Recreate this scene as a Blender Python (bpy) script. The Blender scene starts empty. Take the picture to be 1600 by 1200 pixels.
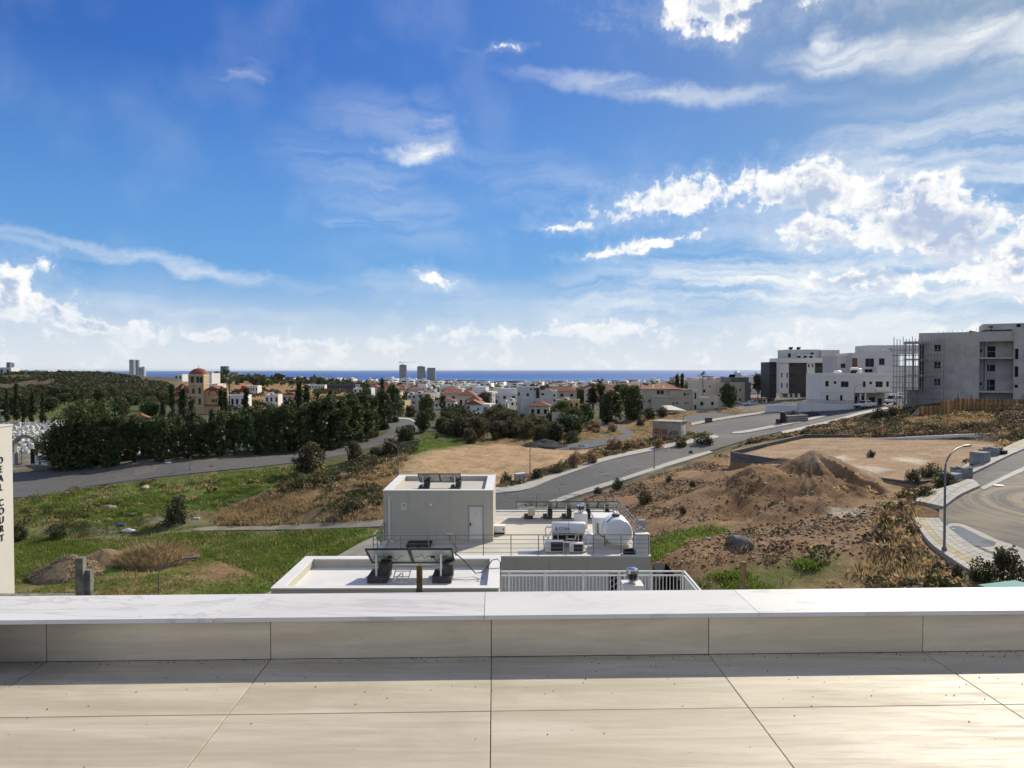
import bpy, bmesh, math, random
import numpy as np
from mathutils import Vector, Matrix
from mathutils.geometry import delaunay_2d_cdt

random.seed(7)
RNG = np.random.default_rng(11)
R = math.radians
scene = bpy.context.scene
COL = scene.collection

# ------------------------------------------------------------------ camera, sky, sun, exposure
F_PX, PITCH = 1100.0, R(1.2)
cam_d = bpy.data.cameras.new('camera')
cam_d.sensor_width = 36.0
cam_d.lens = 36.0 * F_PX / 1600.0
cam_d.clip_start, cam_d.clip_end = 0.1, 200000.0
cam = bpy.data.objects.new('camera', cam_d)
cam.location = (0, 0, 0)
cam.rotation_euler = (R(90) - PITCH, R(0.08), 0)
COL.objects.link(cam)
scene.camera = cam

SUN_AZ, SUN_EL = R(38), R(34)          # azimuth clockwise from +Y
SUN_DIR = Vector((math.sin(SUN_AZ) * math.cos(SUN_EL), math.cos(SUN_AZ) * math.cos(SUN_EL), math.sin(SUN_EL)))
sun_d = bpy.data.lights.new('sun', 'SUN')
sun_d.energy, sun_d.angle, sun_d.color = 3.75, R(0.53), (1.0, 0.91, 0.75)
sun = bpy.data.objects.new('sun', sun_d)
sun.rotation_euler = (-SUN_DIR).to_track_quat('-Z', 'Y').to_euler()
sun.location = (60, 80, 90)
COL.objects.link(sun)

vs = scene.view_settings
vs.view_transform, vs.look = 'Standard', 'None'
vs.exposure, vs.gamma, vs.use_curve_mapping = 0.45, 1.0, False
scene.render.engine = 'CYCLES'
scene.cycles.use_denoising = True
scene.cycles.max_bounces = 6
scene.cycles.volume_bounces = 0
scene.cycles.sample_clamp_indirect = 6.0

world = bpy.data.worlds.new('World')
scene.world = world
world.use_nodes = True
world.cycles.sampling_method = 'MANUAL'
world.cycles.sample_map_resolution = 512


def px_dir(px, py):
 u, v = (px - 800) / F_PX, (600 - py) / F_PX
 return Vector((u, math.cos(PITCH) + v * math.sin(PITCH), -math.sin(PITCH) + v * math.cos(PITCH)))


def P(px, py, Y):
 d = px_dir(px, py)
 return d * (Y / d.y)


def PX(px, Y):
 return (px - 800) / F_PX * Y


class NT:
 """small node-tree builder"""
 def __init__(self, tree):
  self.t = tree

 def n(self, kind, ins=None, **props):
  nd = self.t.nodes.new(kind)
  for k, v in props.items():
   setattr(nd, k, v)
  for k, v in (ins or {}).items():
   self.set(nd.inputs[k], v)
  return nd

 def set(self, sock, v):
  if isinstance(v, bpy.types.NodeSocket):
   self.t.links.new(v, sock)
  else:
   sock.default_value = v

 def m(self, op, a, b=0.0, c=0.0, clamp=False):
  nd = self.t.nodes.new('ShaderNodeMath')
  nd.operation, nd.use_clamp = op, clamp
  for i, v in enumerate((a, b, c)):
   self.set(nd.inputs[i], v)
  return nd.outputs[0]

 def ramp(self, x, a, b, lo=0.0, hi=1.0, smooth=True):
  nd = self.n('ShaderNodeMapRange', {0: x, 1: a, 2: b, 3: lo, 4: hi})
  nd.interpolation_type = 'SMOOTHSTEP' if smooth else 'LINEAR'
  nd.clamp = True
  return nd.outputs[0]

 def mix(self, f, a, b, blend='MIX'):
  nd = self.n('ShaderNodeMix', data_type='RGBA', blend_type=blend)
  self.set(nd.inputs[0], f)
  for s, v in ((nd.inputs[6], a), (nd.inputs[7], b)):
   if isinstance(v, tuple) and len(v) == 3:
    v = v + (1.0,)
   self.set(s, v)
  return nd.outputs[2]

 def noise(self, vec, scale, detail=4.0, rough=0.55, dist=0.0, dim='3D'):
  nd = self.n('ShaderNodeTexNoise', {'Vector': vec, 'Scale': scale, 'Detail': detail, 'Roughness': rough, 'Distortion': dist}, noise_dimensions=dim)
  return nd.outputs[0]


# --- sky: Nishita air, with cloud fields laid out by direction (azimuth, elevation), going on all round, more added out of view for whiter ambient
def sky_group():
 """cumulus density at (azimuth, elevation) in degrees"""
 g = bpy.data.node_groups.new('cumulus_field', 'ShaderNodeTree')
 g.interface.new_socket('Vector', in_out='INPUT', socket_type='NodeSocketVector')
 g.interface.new_socket('Density', in_out='OUTPUT', socket_type='NodeSocketFloat')
 g.interface.new_socket('Core', in_out='OUTPUT', socket_type='NodeSocketFloat')
 g.interface.new_socket('Relief', in_out='OUTPUT', socket_type='NodeSocketFloat')
 t = NT(g)
 gi, go = t.n('NodeGroupInput'), t.n('NodeGroupOutput')
 vec = gi.outputs[0]
 warp = t.n('ShaderNodeTexNoise', {'Vector': vec, 'Scale': 0.55, 'Detail': 3.0, 'Roughness': 0.6}, noise_dimensions='2D')
 w0 = t.n('ShaderNodeVectorMath', {0: warp.outputs[1], 1: (0.5, 0.5, 0.5)}, operation='SUBTRACT')
 w1 = t.n('ShaderNodeVectorMath', {0: w0.outputs[0], 3: 2.0}, operation='SCALE')
 wv = t.n('ShaderNodeVectorMath', {0: vec, 1: w1.outputs[0]}, operation='ADD').outputs[0]
 acc = None
 for (px, py, rx, ry, rot, wt) in CUMULUS:
  d = px_dir(px, py)
  az, el = math.degrees(math.atan2(d.x, d.y)), math.degrees(math.atan2(d.z, math.hypot(d.x, d.y)))
  k = math.degrees(1 / F_PX) / (1 + ((px - 800) / F_PX) ** 2) ** 0.75
  mp = t.n('ShaderNodeMapping', {0: wv, 1: (az, el, 0), 2: (0, 0, R(rot)), 3: (rx * k, ry * k, 1)}, vector_type='TEXTURE')
  ln = t.n('ShaderNodeVectorMath', {0: mp.outputs[0]}, operation='LENGTH').outputs[1]
  s = t.m('MULTIPLY_ADD', ln, -wt, wt)
  acc = s if acc is None else t.m('SMOOTH_MAX', acc, s, 0.15)
 for (az, el, rx, ry, wt) in FILL_CLOUDS:
  mp = t.n('ShaderNodeMapping', {0: wv, 1: (az, el, 0), 3: (rx, ry, 1)}, vector_type='TEXTURE')
  ln = t.n('ShaderNodeVectorMath', {0: mp.outputs[0]}, operation='LENGTH').outputs[1]
  acc = t.m('SMOOTH_MAX', acc, t.m('MULTIPLY_ADD', ln, -wt, wt), 0.15)
 # heaped bank low over the horizon, all the way round
 sx = t.n('ShaderNodeSeparateXYZ', {0: wv})
 top_n = t.noise(t.n('ShaderNodeCombineXYZ', {0: sx.outputs[0]}).outputs[0], 0.16, 3.0, 0.6, dim='2D')
 top = t.ramp(top_n, 0.3, 0.72, 1.2, 3.7, smooth=False)
 up = t.m('SUBTRACT', top, sx.outputs[1])
 bank = t.m('MULTIPLY', t.ramp(up, -5.0, 1.4, -1.6, 0.36, smooth=False), 1.0)
 floor_ = t.ramp(sx.outputs[1], 1.1, 2.4, -0.45, 0.0)
 bank = t.m('ADD', bank, floor_)
 acc = t.m('MAXIMUM', acc, bank)
 tex = []
 for k, o_ in enumerate(((0, 0, 0), (0.55, 0.75, 0))):
  vv = vec if k == 0 else t.n('ShaderNodeVectorMath', {0: vec, 1: o_}, operation='ADD').outputs[0]
  wo_ = wv if k == 0 else t.n('ShaderNodeVectorMath', {0: wv, 1: o_}, operation='ADD').outputs[0]
  st = t.n('ShaderNodeVectorMath', {0: vv, 1: (0.8, 1.15, 1)}, operation='MULTIPLY').outputs[0]
  n1 = t.noise(st, 0.42, 8.0 if k == 0 else 5.0, 0.54, 0.0, dim='2D')
  vor = t.n('ShaderNodeTexVoronoi', {'Vector': wo_, 'Scale': 0.85, 'Detail': 2.0, 'Roughness': 0.6}, voronoi_dimensions='2D', feature='F1', normalize=True)
  puff = t.m('MULTIPLY_ADD', vor.outputs[0], -0.9, 0.32)
  tex.append(t.m('ADD', t.m('MULTIPLY_ADD', n1, 1.35, -0.62), puff))
 dens = t.m('ADD', acc, tex[0])
 g.links.new(t.m('SUBTRACT', tex[0], tex[1]), go.inputs[2])
 g.links.new(dens, go.inputs[0])
 g.links.new(acc, go.inputs[1])
 return g


CUMULUS = [  # px, py, rx, ry (pixels of the photograph turned into angles), tilt, weight
 (-60, 455, 120, 75, 0, 0.9), (5, 462, 50, 52, 0, 0.9), (75, 486, 70, 38, -14, 0.9), (135, 508, 70, 22, -12, 0.8),
 (1275, 286, 75, 38, -12, 0.75), (1215, 300, 50, 26, 15, 0.55), (1405, 325, 100, 52, -8, 0.9), (1480, 352, 105, 66, -25, 0.9), (1440, 285, 28, 20, 30, 0.6),
 (1300, 362, 95, 28, -9, 0.8), (1590, 400, 75, 44, 15, 0.8), (1500, 428, 100, 18, 8, 0.7), (1335, 440, 70, 17, -3, 0.6), (1690, 380, 120, 60, 0, 0.8),
 (1070, 308, 125, 24, 7, 0.55), (1015, 382, 85, 8, 8, 0.5), (897, 353, 42, 7, 2, 0.4), (1120, 2, 80, 40, 0, 0.8),
 (683, 435, 26, 10, -14, 0.4), (785, 75, 20, 4, 5, 0.35), (1580, 462, 22, 5, 0, 0.45),
 (820, 522, 150, 12, 1, 0.35), (950, 515, 55, 15, 0, 0.42), (330, 524, 60, 11, -6, 0.45), (470, 534, 80, 8, 0, 0.35),
 (1240, -160, 300, 90, -10, 0.6), (300, -420, 260, 80, 20, 0.5)]
FILL_CLOUDS = [(-110, 18, 14, 5, 0.8), (-85, 30, 16, 7, 0.8), (-140, 24, 18, 7, 0.8), (-165, 38, 20, 8, 0.8), (170, 16, 16, 6, 0.8), (140, 27, 18, 8, 0.8), (115, 14, 14, 5, 0.8), (95, 36, 18, 8, 0.8), (75, 20, 14, 6, 0.8), (-60, 48, 16, 7, 0.7), (60, 55, 22, 8, 0.7), (-100, 58, 24, 8, 0.7), (150, 55, 26, 9, 0.7), (-155, 62, 26, 8, 0.7)]  # unseen clouds added beyond the view to whiten the ambient light
DARKS = [(1272, 306, 50, 24, 0, 1.0), (1462, 362, 100, 44, -18, 1.0), (1335, 443, 72, 15, -3, 0.9), (1290, 378, 75, 11, -4, 0.7), (1500, 395, 60, 22, 10, 0.7), (60, 515, 90, 16, -8, 0.6), (1380, 305, 30, 12, 0, 0.5), (1600, 440, 60, 10, 4, 0.5)]
WISPS = [
 (643, 240, 88, 20, 3, 1.25), (690, 205, 60, 60, 0, 0.4), (1290, 62, 40, 30, 20, 0.9),
 (255, 410, 330, 17, -7.5, 0.62), (60, 384, 170, 12, -6, 0.4), (1040, 142, 330, 20, -8.5, 0.62), (1640, 340, 260, 260, 0, 0.95), (360, 112, 70, 24, 12, 0.55),
 (1330, 92, 150, 34, -6, 0.95), (1500, 58, 170, 50, 12, 1.0), (1650, 60, 160, 90, 0, 1.0), (600, 310, 200, 70, -25, 0.32), (880, 300, 220, 60, -20, 0.26), (540, 345, 70, 14, -5, 0.4),
 (1500, 225, 360, 110, 4, 0.8), (1180, 450, 460, 85, 3, 1.2), (1420, 470, 420, 120, 0, 1.2), (1030, 480, 220, 34, 3, 0.65),
 (1280, 360, 300, 110, 0, 0.4), (330, 480, 230, 20, -3, 0.4), (640, 215, 170, 60, -15, 0.3), (690, 460, 260, 60, -10, 0.28)]

wt = NT(world.node_tree)
world.node_tree.nodes.clear()
SKY = wt.n('ShaderNodeTexSky', sky_type='NISHITA')
SKY.sun_disc = False
SKY.sun_elevation, SKY.sun_rotation = SUN_EL, SUN_AZ
SKY.altitude, SKY.air_density, SKY.dust_density, SKY.ozone_density = 130.0, 1.0, 0.9, 2.2
tc = wt.n('ShaderNodeTexCoord').outputs['Generated']
sp = wt.n('ShaderNodeSeparateXYZ', {0: tc})
az_ = wt.m('DEGREES', wt.m('ARCTAN2', sp.outputs[0], sp.outputs[1]))
el_ = wt.m('DEGREES', wt.m('ARCSINE', sp.outputs[2]))
ae = wt.n('ShaderNodeCombineXYZ', {0: az_, 1: el_}).outputs[0]
GRP = sky_group()
c0 = wt.t.nodes.new('ShaderNodeGroup')
c0.node_tree = GRP
wt.set(c0.inputs[0], ae)
dens = c0.outputs[0]
alpha = wt.m('MAXIMUM', wt.ramp(dens, -0.08, 0.42), wt.ramp(dens, -0.6, 0.3, 0.0, 0.16))
lit = wt.ramp(c0.outputs[2], -0.24, 0.24, 0.0, 1.0, smooth=False)
thick = wt.ramp(dens, 0.12, 0.85)
# thin high cloud
dw = wt.n('ShaderNodeVectorMath', {0: wt.n('ShaderNodeTexNoise', {'Vector': ae, 'Scale': 0.5, 'Detail': 5.0}, noise_dimensions='2D').outputs[1], 1: (0.5, 0.5, 0.5)}, operation='SUBTRACT').outputs[0]
dv = wt.n('ShaderNodeVectorMath', {0: wt.n('ShaderNodeVectorMath', {0: dw, 3: 3.2}, operation='SCALE').outputs[0], 1: ae}, operation='ADD').outputs[0]
wv2 = wt.n('ShaderNodeVectorMath', {0: wt.n('ShaderNodeVectorMath', {0: wt.n('ShaderNodeTexNoise', {'Vector': ae, 'Scale': 0.16, 'Detail': 5.0, 'Roughness': 0.62}, noise_dimensions='2D').outputs[1], 1: (0.5, 0.5, 0.5)}, operation='SUBTRACT').outputs[0], 1: (8.0, 2.6, 0.0)}, operation='MULTIPLY').outputs[0]
wv2 = wt.n('ShaderNodeVectorMath', {0: wv2, 1: ae}, operation='ADD').outputs[0]
wacc = None
for (px, py, rx, ry, rot, wgt) in WISPS:
 d = px_dir(px, py)
 a_, e_ = math.degrees(math.atan2(d.x, d.y)), math.degrees(math.atan2(d.z, math.hypot(d.x, d.y)))
 k = math.degrees(1 / F_PX) / (1 + ((px - 800) / F_PX) ** 2) ** 0.75
 mp = wt.n('ShaderNodeMapping', {0: wv2, 1: (a_, e_, 0), 2: (0, 0, R(rot)), 3: (rx * k, ry * k, 1)}, vector_type='TEXTURE')
 ln = wt.n('ShaderNodeVectorMath', {0: mp.outputs[0]}, operation='LENGTH').outputs[1]
 s = wt.m('MULTIPLY', wt.ramp(ln, 0.0, 1.15, 1.0, 0.0), wgt)
 wacc = s if wacc is None else wt.m('MAXIMUM', wacc, s)
wsx = wt.n('ShaderNodeMapping', {0: wv2, 2: (0, 0, R(8)), 3: (0.055, 0.42, 1)}, vector_type='POINT').outputs[0]
wn = wt.noise(wsx, 1.3, 7.0, 0.58, 0.0, dim='2D')
wn2 = wt.noise(ae, 0.13, 6.0, 0.55, 0.0, dim='2D')
wis = wt.m('MULTIPLY', wacc, wt.ramp(wn, 0.24, 0.68))
veil = wt.m('MULTIPLY', wt.ramp(wn2, 0.44, 0.8), 0.09)
wis = wt.m('MAXIMUM', wis, veil)
wis = wt.m('MULTIPLY', wis, wt.ramp(el_, 0.0, 5.0, 0.3, 1.0))
skyc = wt.n('ShaderNodeHueSaturation', {'Hue': 0.503, 'Saturation': 1.12, 'Value': 1.0, 'Color': SKY.outputs[0]}).outputs[0]
CLOUD_W, CLOUD_D, WISP_C = (5.75, 5.65, 5.4), (2.5, 3.0, 3.95), (5.0, 5.1, 5.1)
# the glare round the sun is held back (as the photograph's exposure holds it), the air just over the horizon is pale blue-white
lum = wt.n('ShaderNodeRGBToBW', {0: skyc}).outputs[0]
gk = wt.m('DIVIDE', 1.0, wt.m('MULTIPLY_ADD', wt.m('MAXIMUM', wt.m('SUBTRACT', lum, 2.2), 0.0), 0.20, 1.0))
skyc = wt.mix(1.0, skyc, wt.n('ShaderNodeCombineXYZ', {0: gk, 1: gk, 2: gk}).outputs[0], 'MULTIPLY')
skyc = wt.n('ShaderNodeGamma', {0: skyc, 1: 1.5}).outputs[0]
skyc = wt.mix(1.0, skyc, (0.165, 0.245, 0.315), 'MULTIPLY')
skyc = wt.mix(wt.ramp(el_, 2.0, 22.0, 0.75, 0.0, False), skyc, (1.12, 2.6, 4.95))
skyc = wt.mix(wt.ramp(el_, 0.0, 8.0, 0.95, 0.0), skyc, (3.95, 4.2, 4.4))
col = wt.mix(wt.m('MULTIPLY', wis, 0.9), skyc, WISP_C)
core = wt.m('MULTIPLY', wt.ramp(c0.outputs[1], 0.22, 0.62), wt.ramp(wt.noise(ae, 0.35, 7.0, 0.62, 0.3, dim='2D'), 0.38, 0.60))
shade = wt.m('MINIMUM', wt.m('ADD', wt.m('MULTIPLY', wt.m('SUBTRACT', 1.0, lit), wt.m('MULTIPLY', thick, 0.9)), wt.m('MULTIPLY', core, 0.8)), 1.0)
dacc = None
for (px, py, rx, ry, rot, wgt) in DARKS:
 d = px_dir(px, py)
 a_, e_ = math.degrees(math.atan2(d.x, d.y)), math.degrees(math.atan2(d.z, math.hypot(d.x, d.y)))
 k = math.degrees(1 / F_PX) / (1 + ((px - 800) / F_PX) ** 2) ** 0.75
 mp = wt.n('ShaderNodeMapping', {0: dv, 1: (a_, e_, 0), 2: (0, 0, R(rot)), 3: (rx * k, ry * k, 1)}, vector_type='TEXTURE')
 ln = wt.n('ShaderNodeVectorMath', {0: mp.outputs[0]}, operation='LENGTH').outputs[1]
 s_ = wt.m('MULTIPLY', wt.ramp(ln, 0.35, 1.25, 1.0, 0.0), wgt)
 dacc = s_ if dacc is None else wt.m('MAXIMUM', dacc, s_)
shade = wt.m('MAXIMUM', shade, dacc)
alpha = wt.m('MAXIMUM', alpha, wt.m('MULTIPLY', dacc, 0.9))
cl = wt.mix(shade, CLOUD_W, CLOUD_D)
low = wt.ramp(el_, 0.4, 6.5, 0.36, 0.97)
col = wt.mix(wt.m('MULTIPLY', alpha, low), col, cl)
bg = wt.n('ShaderNodeBackground', {'Color': col, 'Strength': 0.14})
wo = wt.n('ShaderNodeOutputWorld', {0: bg.outputs[0]})

# ------------------------------------------------------------------ helpers
def link(o):
 COL.objects.link(o)
 return o


def thing(name, label, cat, loc=(0, 0, 0), rz=0.0, group=None):
 o = bpy.data.objects.new(name, None)
 o.location, o.rotation_euler = loc, (0, 0, rz)
 o.empty_display_size = 0.3
 tag(o, label, cat, group)
 return link(o)


def tag(o, label=None, cat=None, group=None, kind=None):
 for k, v in (('label', label), ('category', cat), ('group', group), ('kind', kind)):
  if v:
   o[k] = v
 return o


KIDS = {}


def put(name, me, parent=None, loc=(0, 0, 0), rz=0.0, scale=None):
 o = bpy.data.objects.new(name, me)
 o.location = loc
 if rz:
  o.rotation_euler = (0, 0, rz)
 if scale is not None:
  o.scale = scale if isinstance(scale, (tuple, list)) else (scale,) * 3
 if parent is not None:
  o.parent = parent
  KIDS.setdefault(parent.name, []).append(o)
 return link(o)


def dup(o, parent=None, loc=None, rz=None, scale=None, label=None):
 c = o.copy()
 link(c)
 if parent is not None:
  c.parent = parent
  KIDS.setdefault(parent.name, []).append(c)
 if loc is not None:
  c.location = loc
 if rz is not None:
  c.rotation_euler = (0, 0, rz)
 if scale is not None:
  c.scale = scale if isinstance(scale, (tuple, list)) else (scale,) * 3
 if label:
  c['label'] = label
 for ch in list(KIDS.get(o.name, [])):
  dup(ch, c)
 return c


def erase(o):
 for ch in KIDS.pop(o.name, []):
  erase(ch)
 bpy.data.objects.remove(o)


class MB:
 """collects shapes for ONE mesh"""
 def __init__(self, off=(0, 0, 0)):
  self.v, self.f, self.mi, self.off = [], [], [], Vector(off)

 def add(self, vs_, fs, m=0):
  b = len(self.v)
  self.v += [tuple(Vector(v) - self.off) for v in vs_]
  self.f += [tuple(b + i for i in f) for f in fs]
  self.mi += [m] * len(fs)
  return self

 def box(self, x0, x1, y0, y1, z0, z1, m=0, bot=True):
  vs_ = [(x, y, z) for z in (z0, z1) for y in (y0, y1) for x in (x0, x1)]
  fs = [(4, 5, 7, 6), (0, 1, 5, 4), (1, 3, 7, 5), (3, 2, 6, 7), (2, 0, 4, 6)]
  if bot:
   fs.append((0, 2, 3, 1))
  return self.add(vs_, fs, m)

 def obox(self, c, sx, sy, sz, rz=0.0, m=0, rx=0.0):
  M_ = Matrix.Translation(Vector(c)) @ Matrix.Rotation(rz, 4, 'Z') @ Matrix.Rotation(rx, 4, 'X')
  vs_ = [M_ @ Vector((x * sx / 2, y * sy / 2, z * sz / 2)) for z in (-1, 1) for y in (-1, 1) for x in (-1, 1)]
  return self.add(vs_, [(4, 5, 7, 6), (0, 1, 5, 4), (1, 3, 7, 5), (3, 2, 6, 7), (2, 0, 4, 6), (0, 2, 3, 1)], m)

 def bar(self, a, b, w, h=None, m=0):
  """square bar from a to b"""
  a, b = Vector(a), Vector(b)
  h = w if h is None else h
  d = (b - a).normalized()
  up = Vector((0, 0, 1)) if abs(d.z) < 0.95 else Vector((0, 1, 0))
  s = d.cross(up).normalized()
  t = s.cross(d)
  vs_ = [p + s * (i * w / 2) + t * (j * h / 2) for p in (a, b) for j in (-1, 1) for i in (-1, 1)]
  return self.add(vs_, [(0, 1, 3, 2), (4, 6, 7, 5), (0, 4, 5, 1), (1, 5, 7, 3), (3, 7, 6, 2), (2, 6, 4, 0)], m)

 def tube(self, pts, r, seg=6, m=0, r1=None):
  pts = [Vector(p) for p in pts]
  n = len(pts)
  vs_, fs = [], []
  for i, p in enumerate(pts):
   d = (pts[min(i + 1, n - 1)] - pts[max(i - 1, 0)]).normalized()
   up = Vector((0, 0, 1)) if abs(d.z) < 0.9 else Vector((0, 1, 0))
   s = d.cross(up).normalized()
   t = s.cross(d)
   rr = r if r1 is None else r + (r1 - r) * i / max(1, n - 1)
   for k in range(seg):
    a = 2 * math.pi * k / seg
    vs_.append(p + s * (rr * math.cos(a)) + t * (rr * math.sin(a)))
  for i in range(n - 1):
   for k in range(seg):
    k2 = (k + 1) % seg
    fs.append((i * seg + k, i * seg + k2, (i + 1) * seg + k2, (i + 1) * seg + k))
  fs.append(tuple(range(seg))[::-1])
  fs.append(tuple((n - 1) * seg + k for k in range(seg)))
  return self.add(vs_, fs, m)

 def lathe(self, c, prof, seg=16, m=0, axis='Z'):
  c = Vector(c)
  vs_, fs = [], []
  for (r, z) in prof:
   for k in range(seg):
    a = 2 * math.pi * k / seg
    v = Vector((r * math.cos(a), r * math.sin(a), z))
    if axis == 'X':
     v = Vector((v.z, v.x, v.y))
    elif axis == 'Y':
     v = Vector((v.x, v.z, v.y))
    vs_.append(c + v)
  for i in range(len(prof) - 1):
   for k in range(seg):
    k2 = (k + 1) % seg
    fs.append((i * seg + k, i * seg + k2, (i + 1) * seg + k2, (i + 1) * seg + k))
  fs.append(tuple(range(seg))[::-1])
  fs.append(tuple((len(prof) - 1) * seg + k for k in range(seg)))
  return self.add(vs_, fs, m)

 def prism(self, poly, z0, z1, m=0):
  n = len(poly)
  vs_ = [(x, y, z0) for x, y in poly] + [(x, y, z1) for x, y in poly]
  fs = [tuple(range(n))[::-1], tuple(range(n, 2 * n))] + [(i, (i + 1) % n, n + (i + 1) % n, n + i) for i in range(n)]
  return self.add(vs_, fs, m)

 def holes(self, x0, x1, z0, z1, y0, y1, holes, m=0):
  """wall slab from y0 to y1 with rectangular openings (hx0, hx1, hz0, hz1)"""
  xs = sorted({x0, x1, *[min(max(h[i], x0), x1) for h in holes for i in (0, 1)]})
  zs = sorted({z0, z1, *[min(max(h[i], z0), z1) for h in holes for i in (2, 3)]})
  for i in range(len(xs) - 1):
   run = None
   for j in range(len(zs) - 1):
    cx, cz = (xs[i] + xs[i + 1]) / 2, (zs[j] + zs[j + 1]) / 2
    solid = not any(h[0] < cx < h[1] and h[2] < cz < h[3] for h in holes)
    if solid and run is None:
     run = zs[j]
    if not solid and run is not None:
     self.box(xs[i], xs[i + 1], y0, y1, run, zs[j], m)
     run = None
   if run is not None:
    self.box(xs[i], xs[i + 1], y0, y1, run, zs[-1], m)
  return self

 def mesh(self, name, mats, smooth=False):
  me = bpy.data.meshes.new(name)
  me.from_pydata(self.v, [], self.f)
  for mt in (mats if isinstance(mats, (list, tuple)) else [mats]):
   me.materials.append(mt)
  me.polygons.foreach_set('material_index', self.mi)
  if smooth:
   me.polygons.foreach_set('use_smooth', [True] * len(self.f))
   try:
    me.set_sharp_from_angle(angle=R(40))
   except Exception:
    pass
  bm = bmesh.new()
  bm.from_mesh(me)
  bmesh.ops.recalc_face_normals(bm, faces=bm.faces)
  bm.to_mesh(me)
  bm.free()
  return me

 def build(self, name, mats, parent=None, loc=(0, 0, 0), rz=0.0, smooth=False):
  return put(name, self.mesh(name, mats, smooth), parent, loc, rz)


def np_mesh(name, verts, faces, mats, midx=None, smooth=False):
 """mesh from numpy arrays; all faces with the same number of corners"""
 me = bpy.data.meshes.new(name)
 nv, nf, k = len(verts), len(faces), faces.shape[1]
 me.vertices.add(nv)
 me.vertices.foreach_set('co', np.asarray(verts, np.float32).ravel())
 me.loops.add(nf * k)
 me.loops.foreach_set('vertex_index', np.asarray(faces, np.int32).ravel())
 me.polygons.add(nf)
 me.polygons.foreach_set('loop_start', np.arange(0, nf * k, k, dtype=np.int32))
 for mt in mats:
  me.materials.append(mt)
 if midx is not None:
  me.polygons.foreach_set('material_index', np.asarray(midx, np.int32))
 if smooth:
  me.polygons.foreach_set('use_smooth', np.ones(nf, bool))
 me.update(calc_edges=True)
 return me


# ------------------------------------------------------------------ materials (procedural)
def M(name, col, rough=0.8, var=0.12, scale=1.5, bump=0.0, bscale=20.0, metal=0.0, rnd=0.0, spec=0.35, col2=None, stretch=None, fine=0.0, fscale=40.0, coat=0.0, streak=0.0):
 mt = bpy.data.materials.new(name)
 mt.use_nodes = True
 t = NT(mt.node_tree)
 bs = mt.node_tree.nodes['Principled BSDF']
 pos = t.n('ShaderNodeNewGeometry').outputs['Position']
 if stretch:
  pos = t.n('ShaderNodeVectorMath', {0: pos, 1: stretch}, operation='MULTIPLY').outputs[0]
 n = t.noise(pos, scale, 6.0, 0.6)
 f = t.ramp(n, 0.28, 0.72)
 c2 = col2 or tuple(max(0, c * (1 - 1.7 * var)) for c in col)
 c = t.mix(f, c2, col)
 if fine:
  nf = t.noise(pos, fscale, 3.0, 0.6)
  c = t.mix(t.ramp(nf, 0.55, 0.75, 0.0, fine), c, tuple(x * 0.45 for x in col))
 if streak:      # rain streaks and soiling run down the render
  sv = t.n('ShaderNodeVectorMath', {0: pos, 1: (3.0, 3.0, 0.16)}, operation='MULTIPLY').outputs[0]
  c = t.mix(t.m('MULTIPLY', t.ramp(t.noise(sv, 1.0, 5, 0.65), 0.48, 0.76, 0.0, streak), t.ramp(t.noise(pos, 0.35, 4), 0.35, 0.65)), c, tuple(x * 0.42 for x in col))
 if rnd:
  oi = t.n('ShaderNodeObjectInfo').outputs['Random']
  k = t.m('MULTIPLY_ADD', oi, 2 * rnd, 1 - rnd)
  hv = t.n('ShaderNodeHueSaturation', {'Value': k, 'Color': c})
  c = hv.outputs[0]
 t.set(bs.inputs['Base Color'], c)
 bs.inputs['Roughness'].default_value = rough
 bs.inputs['Metallic'].default_value = metal
 bs.inputs['Specular IOR Level'].default_value = spec
 if coat:
  bs.inputs['Coat Weight'].default_value = coat
 if bump:
  nb = t.noise(pos, bscale, 5.0, 0.6)
  t.set(bs.inputs['Normal'], t.n('ShaderNodeBump', {'Strength': bump, 'Distance': 0.03, 'Height': nb}).outputs[0])
 mt.diffuse_color = (*col, 1)
 return mt


def leaf_mat(name, a, b, rnd=0.2, tl=0.25):
 mt = bpy.data.materials.new(name)
 mt.use_nodes = True
 t = NT(mt.node_tree)
 nd = mt.node_tree.nodes
 bs = nd['Principled BSDF']
 g = t.n('ShaderNodeNewGeometry')
 oi = t.n('ShaderNodeObjectInfo').outputs['Random']
 c = t.mix(g.outputs['Random Per Island'], a, b)
 c = t.n('ShaderNodeHueSaturation', {'Hue': t.m('MULTIPLY_ADD', oi, 0.03, 0.485), 'Value': t.m('MULTIPLY_ADD', oi, 2 * rnd, 1 - rnd), 'Color': c}).outputs[0]
 t.set(bs.inputs['Base Color'], c)
 bs.inputs['Roughness'].default_value = 0.65
 bs.inputs['Specular IOR Level'].default_value = 0.25
 tr = t.n('ShaderNodeBsdfTranslucent', {'Color': c})
 mx = t.n('ShaderNodeMixShader', {0: tl, 1: bs.outputs[0], 2: tr.outputs[0]})
 t.set(nd['Material Output'].inputs[0], mx.outputs[0])
 return mt


def glass_mat(name, col=(0.02, 0.025, 0.03), rough=0.12):
 return M(name, col, rough=0.25, var=0.2, spec=0.2)


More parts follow.
